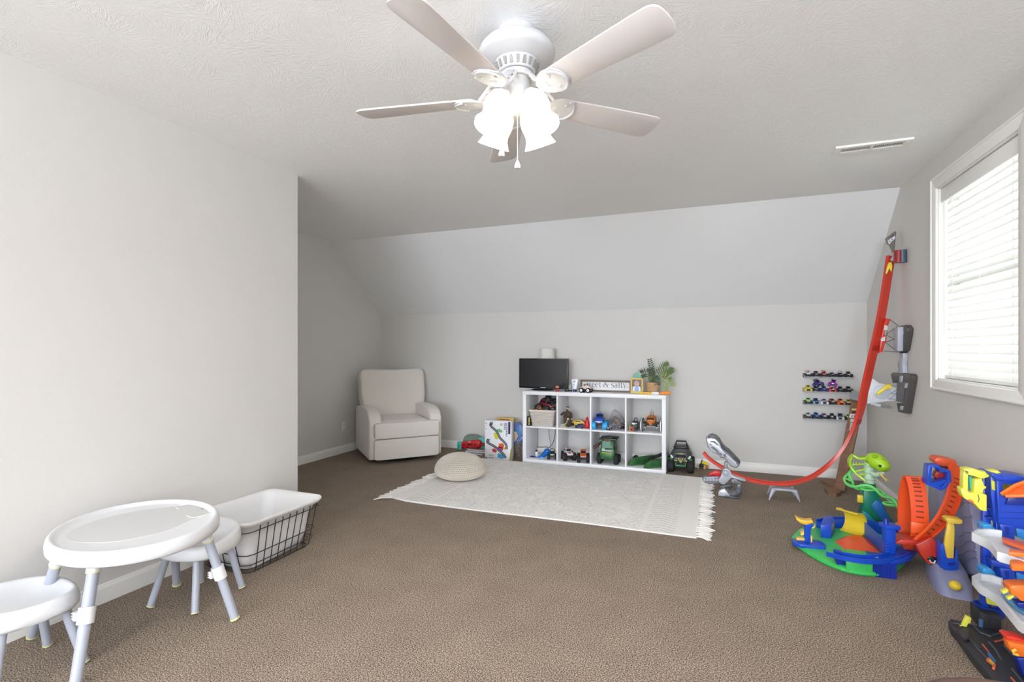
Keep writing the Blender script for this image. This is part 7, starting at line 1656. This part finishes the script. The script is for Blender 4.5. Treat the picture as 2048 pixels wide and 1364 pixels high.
bb = MB(); bb.plate([YW(2003, 987, yG - .03), YW(2090, 948, yG - .08), YW(2090, 986, yG - .12), YW(2012, 992, yG - .06)], .012); part('orange_chute', bb, PL(232, 92, 34, .35), gt, True, bevel=.003)
bb = MB(); bb.tube([YW(2003, 988, yG - .03), YW(2030, 971, yG - .05), YW(2090, 950, yG - .08)], .008, 7); bb.tube([YW(2011, 992, yG - .06), YW(2090, 990, yG - .12)], .008, 7); part('chute_rim', bb, KO, gt, True)
# yellow crane frame
GP('crane_beam', [(1928, 938), (1944, 937), (1966, 944), (1996, 941), (2004, 947), (1984, 952), (1966, 958), (1950, 953), (1930, 948)], KY, yG + .02, .05)
GP('crane_post', [(1927, 944), (1937, 947), (1936, 985), (1926, 983)], KY, yG + .02, .04)
GP('crane_arm', [(1922, 979), (1926, 976), (1940, 986), (1962, 986), (1974, 990), (1974, 1023), (1962, 1021), (1950, 1008), (1938, 1002), (1928, 996), (1924, 988)], KY, yG + .0, .05)
GP('crane_motor', [(1950, 960), (1964, 957), (1969, 972), (1973, 973), (1973, 977), (1967, 979), (1966, 988), (1948, 987)], KY, yG + .01, .05)
GP('crane_hook', [(1938, 998), (1948, 1003), (1947, 1008), (1937, 1002)], PL(220, 96, 40), yG - .004, .05, .002)
bb = MB(); bb.cyl(YW(1940, 952, yG + .045), YW(1944, 987, yG + .045), .0075, n=10); part('teal_rod', bb, PL(60, 176, 150), gt, True)
GP('crane_print', [(1929.5, 940), (1937, 943), (1936, 948), (1932, 947)], PL(120, 116, 60), yG + .0185, .003, 0); GP('crane_print', [(1955, 988), (1957, 989), (1959.5, 999), (1956.5, 1005), (1955.5, 1004), (1957.5, 998)], PL(110, 110, 60), yG - .0015, .003, 0)
# elevators
for v in (1050, 1138):
    GP('light_blue_ramp', [(1966, v), (1980, v - 2), (1990, v + 6), (1994, v + 16), (1995, v + 26), (1986, v + 24), (1980, v + 16), (1966, v + 12)], KL, yG + .02, .06)
    GP('light_blue_door', [(2032, v + 6), (2074, v + 12), (2074, v + 40), (2034, v + 24)], PL(40, 130, 206, .3), yG + .02, .02)
    GP('blue_storey', [(2000, v - 2), (2074, v + 6), (2074, v + 14), (2030, v + 6), (2030, v + 40), (2012, v + 38), (2004, v + 30), (2002, v + 10)], KB, yG - .01, .05)
    GP('storey_window', [(2010, v + 4), (2018, v + 5), (2018, v + 19), (2013, v + 19)], KD, yG - .0125, .004, 0)
GP('blue_storey', [(1983, 1120), (2012, 1126), (2074, 1150), (2074, 1158), (2010, 1138), (1984, 1132)], KB, yG + .0, .05)
def tray(nm, uv, z0_, slope, rim_idx):
    P_ = []
    for u, v in uv: q = FL(u, v, z0_); P_.append(q)
    bb = MB(); bb.plate(P_, -.012 if False else .012); part(nm, bb, KW, gt, True, bevel=.003)
    for seg_ in rim_idx:
        bb = MB(); bb.sweep([P_[i] + Vector((0, 0, .012)) for i in seg_], [(-.006, -.016), (.006, -.016), (.006, .018), (-.006, .018)], [Vector((1, 1, 0)).normalized()] * len(seg_) if False else [((P_[seg_[min(k + 1, len(seg_) - 1)]] - P_[seg_[max(k - 1, 0)]]).normalized().cross(Vector((0, 0, 1)))) for k in range(len(seg_))]); part(nm + '_rim', bb, KW, gt, True)
tray('white_ramp', [(1947, 1079), (1958, 1072), (1980, 1071), (2003, 1074), (2030, 1090), (2090, 1108), (2090, 1152), (2020, 1124), (1998, 1118), (1990, 1106), (1978, 1094), (1962, 1086)], .42, 0, [[0, 11, 10, 9, 8, 7, 6], [0, 1, 2, 3]])
tray('white_ramp', [(1947, 1166), (1960, 1160), (1985, 1163), (2004, 1170), (2030, 1188), (2090, 1225), (2090, 1285), (2040, 1258), (2016, 1228), (1996, 1205), (1978, 1192), (1962, 1184)], .20, 0, [[0, 11, 10, 9, 8, 7, 6], [0, 1, 2, 3]])
bb = MB(); hpl(bb, [(2002, 1188), (2030, 1186), (2074, 1215), (2074, 1240), (2030, 1215)], .218, .004); part('blue_water_panel', bb, PL(96, 184, 226, .2), gt, True)
bb = MB(); hpl(bb, [(2018, 1097), (2090, 1104), (2090, 1112), (2017, 1104)], .47, .014); part('orange_slide', bb, KO, gt, True, bevel=.003)
bb = MB(); hpl(bb, [(2003, 1073), (2010, 1074), (2090, 1096), (2090, 1108), (2006, 1080)], .445, .014); part('orange_slide', bb, PL(226, 104, 54, .35), gt, True, bevel=.003)
bb = MB(); hpl(bb, [(2020, 1118), (2090, 1120), (2090, 1132), (2024, 1130), (2019, 1124)], .445, .022); part('orange_car_ramp', bb, KO, gt, True, bevel=.004)
GP('orange_gate', [(2019, 1176), (2024, 1171), (2074, 1170), (2074, 1206), (2042, 1203), (2034, 1194), (2024, 1190)], KO, 2.50, .06, .006)
for (u, v) in ((2010, 1184), (2020, 1196)): GP('yellow_fork', [(u - 6, v), (u + 8, v - 6), (u + 9, v - 2), (u + 2, v + 3), (u - 3, v + 5), (u - 4, v + 2)], KY, 2.52, .02, .002)
GP('blue_storey', [(2034, 1206), (2074, 1205), (2074, 1222), (2038, 1216)], KD, 2.52, .04)
GP('yellow_sign', [(1973, 1195), (1995, 1201), (2000, 1214), (1975, 1208)], KY, yG - .06, .012, .002)
GP('blue_column', [(1966, 1190), (1978, 1192), (1978, 1216), (1966, 1214)], KB, yG - .045, .04)
bb = MB(); q = YW(1984, 1214, yG - .03); bb.lathe([(.03, -.055), (.045, -.045), (.055, -.02), (.06, 0), (.054, 0), (.045, -.02)], 24, T(q.x + .002, q.y + .02, q.z), 1.0, .8); part('blue_basin', bb, KB, gt, True)
qb = FL(1984, 1266, .03)
GP('black_pedestal', [(1961, 1222), (1970, 1228), (2004, 1232), (2004, 1266), (1980, 1270), (1962, 1258)], KK, yG - .10, .10, .005)
GP('pedestal_panel', [(1980, 1240), (1999, 1241), (1999, 1264), (1981, 1265)], PL(34, 35, 42, .5), yG - .104, .008, .002)
bb = MB(); q = YW(1962, 1248, yG - .10); bb.cyl((q.x, q.y, q.z - .03), (q.x, q.y, q.z + .02), .008, n=10); part('blue_peg', bb, PL(70, 104, 150), gt, True)
base = [(1897, 1241), (1901, 1237), (1935, 1246), (1965, 1254), (2010, 1262), (2090, 1296), (2075, 1330), (2075, 1430), (2030, 1430), (2000, 1380), (1975, 1345), (1945, 1312), (1928, 1288), (1915, 1268), (1902, 1254)]
bb = MB(); hpl(bb, base, .035, .035); part('black_base', bb, KK, gt, True, bevel=.004)
for uv in ([(1915, 1262), (1928, 1256), (1940, 1262), (1940, 1272), (1930, 1278)], ): 
    bb = MB(); hpl(bb, uv, .050, .015); part('base_bump', bb, PL(60, 58, 60, .5), gt, True, bevel=.005)
def strip3(nm, pts, m, r=.004): bb = MB(); bb.tube([FL(u, v, .037) for u, v in pts], r, 6); part(nm, bb, m, gt, True)
for pts in ([(1978, 1284), (1992, 1300), (2002, 1318)], [(2008, 1292), (2032, 1318), (2048, 1330)], [(1948, 1290), (1968, 1310), (1992, 1335)], [(1945, 1250), (1962, 1266), (1980, 1272), (2000, 1266)], [(1905, 1246), (1925, 1250)], [(2024, 1338), (2044, 1362)], [(1930, 1270), (1945, 1284), (1960, 1296)]): strip3('base_ridge', pts, PL(66, 68, 76, .45))
for pts in ([(1965, 1289), (1977, 1303)], [(2022, 1355), (2032, 1366)], [(1990, 1283), (2002, 1281), (2012, 1277)]): strip3('orange_line', pts, PL(190, 84, 56), .003)
bb = MB(); hpl(bb, [(1975, 1306), (1979, 1304), (1992, 1322), (1990, 1326), (1984, 1320)], .042, .006); part('blue_strip', bb, PL(56, 112, 166), gt, True)
bb = MB(); hpl(bb, [(1972, 1318), (1977, 1313), (1985, 1322), (1992, 1328), (1990, 1336), (1984, 1334), (1986, 1328)], .043, .01); part('orange_clip', bb, PL(216, 96, 54), gt, True, bevel=.002)
bb = MB(); hpl(bb, [(1977, 1319), (1981, 1318), (1988, 1326), (1985, 1328)], .047, .006); part('yellow_clip', bb, PL(220, 180, 60), gt, True)
q = FL(1925, 1253, .035)
GP('yellow_flag', [(1916, 1253), (1925, 1251), (1933, 1232), (1943, 1236), (1941, 1246), (1936, 1248), (1933, 1255), (1925, 1252), (1918, 1255)], KY, q.y, .015, .001)
GP('red_ramp', [(2010, 1274), (2016, 1272), (2038, 1276), (2090, 1296), (2090, 1300), (2016, 1284)], PL(206, 48, 30), 2.40, .05, .003)
GP('orange_ramp', [(2016, 1284), (2024, 1286), (2090, 1296), (2090, 1318), (2038, 1314), (2020, 1302)], KO, 2.38, .04, .004)
bb = MB(); bb.tube([YW(2036, 1310, 2.36), YW(2028, 1308, 2.36), YW(2026, 1302, 2.36), YW(2032, 1299, 2.36)], .005, 7); part('yellow_hook', bb, PL(236, 190, 60), gt, True)
GP('blue_block', [(2034, 1316), (2090, 1318), (2090, 1364), (2050, 1360), (2042, 1336)], KD, 2.38, .05, .004)

# ---------------------------------------------------------------- brown leather ottoman peeping into the lower right corner
oz = .42; far = FL(1912, 1347, oz); oc = Vector((far.x, far.y, 0)) - Vector((-_s, _c, 0)) * .268
ot = thing('leather_ottoman', 'round brown leather ottoman whose rim shows at the bottom edge', 'ottoman', (oc.x, oc.y, 0))
LE = mat('brown_leather', 104, 80, 70, rough=.32, bump=.25, bscale=180)
bb = MB(); bb.lathe([(.24, .02), (.255, .06), (.26, .30), (.258, .37)], 48); part('body', bb, LE, ot)
bb = MB(); bb.lathe([(.258, .365), (.268, .38), (.27, .40), (.262, .415), (.24, .424), (.10, .434), (0, .436)], 56); part('cushion_top', bb, LE, ot, ang=60)
bb = MB(); bb.ring((0, 0, .37), .262, .006, n=56); part('piping', bb, LE, ot)
for k in range(4):
    a = PI / 4 + k * PI / 2; bb = MB(); bb.cyl((.2 * math.cos(a), .2 * math.sin(a), 0), (.2 * math.cos(a), .2 * math.sin(a), .025), .02, .024); part('foot', bb, BLK, ot)
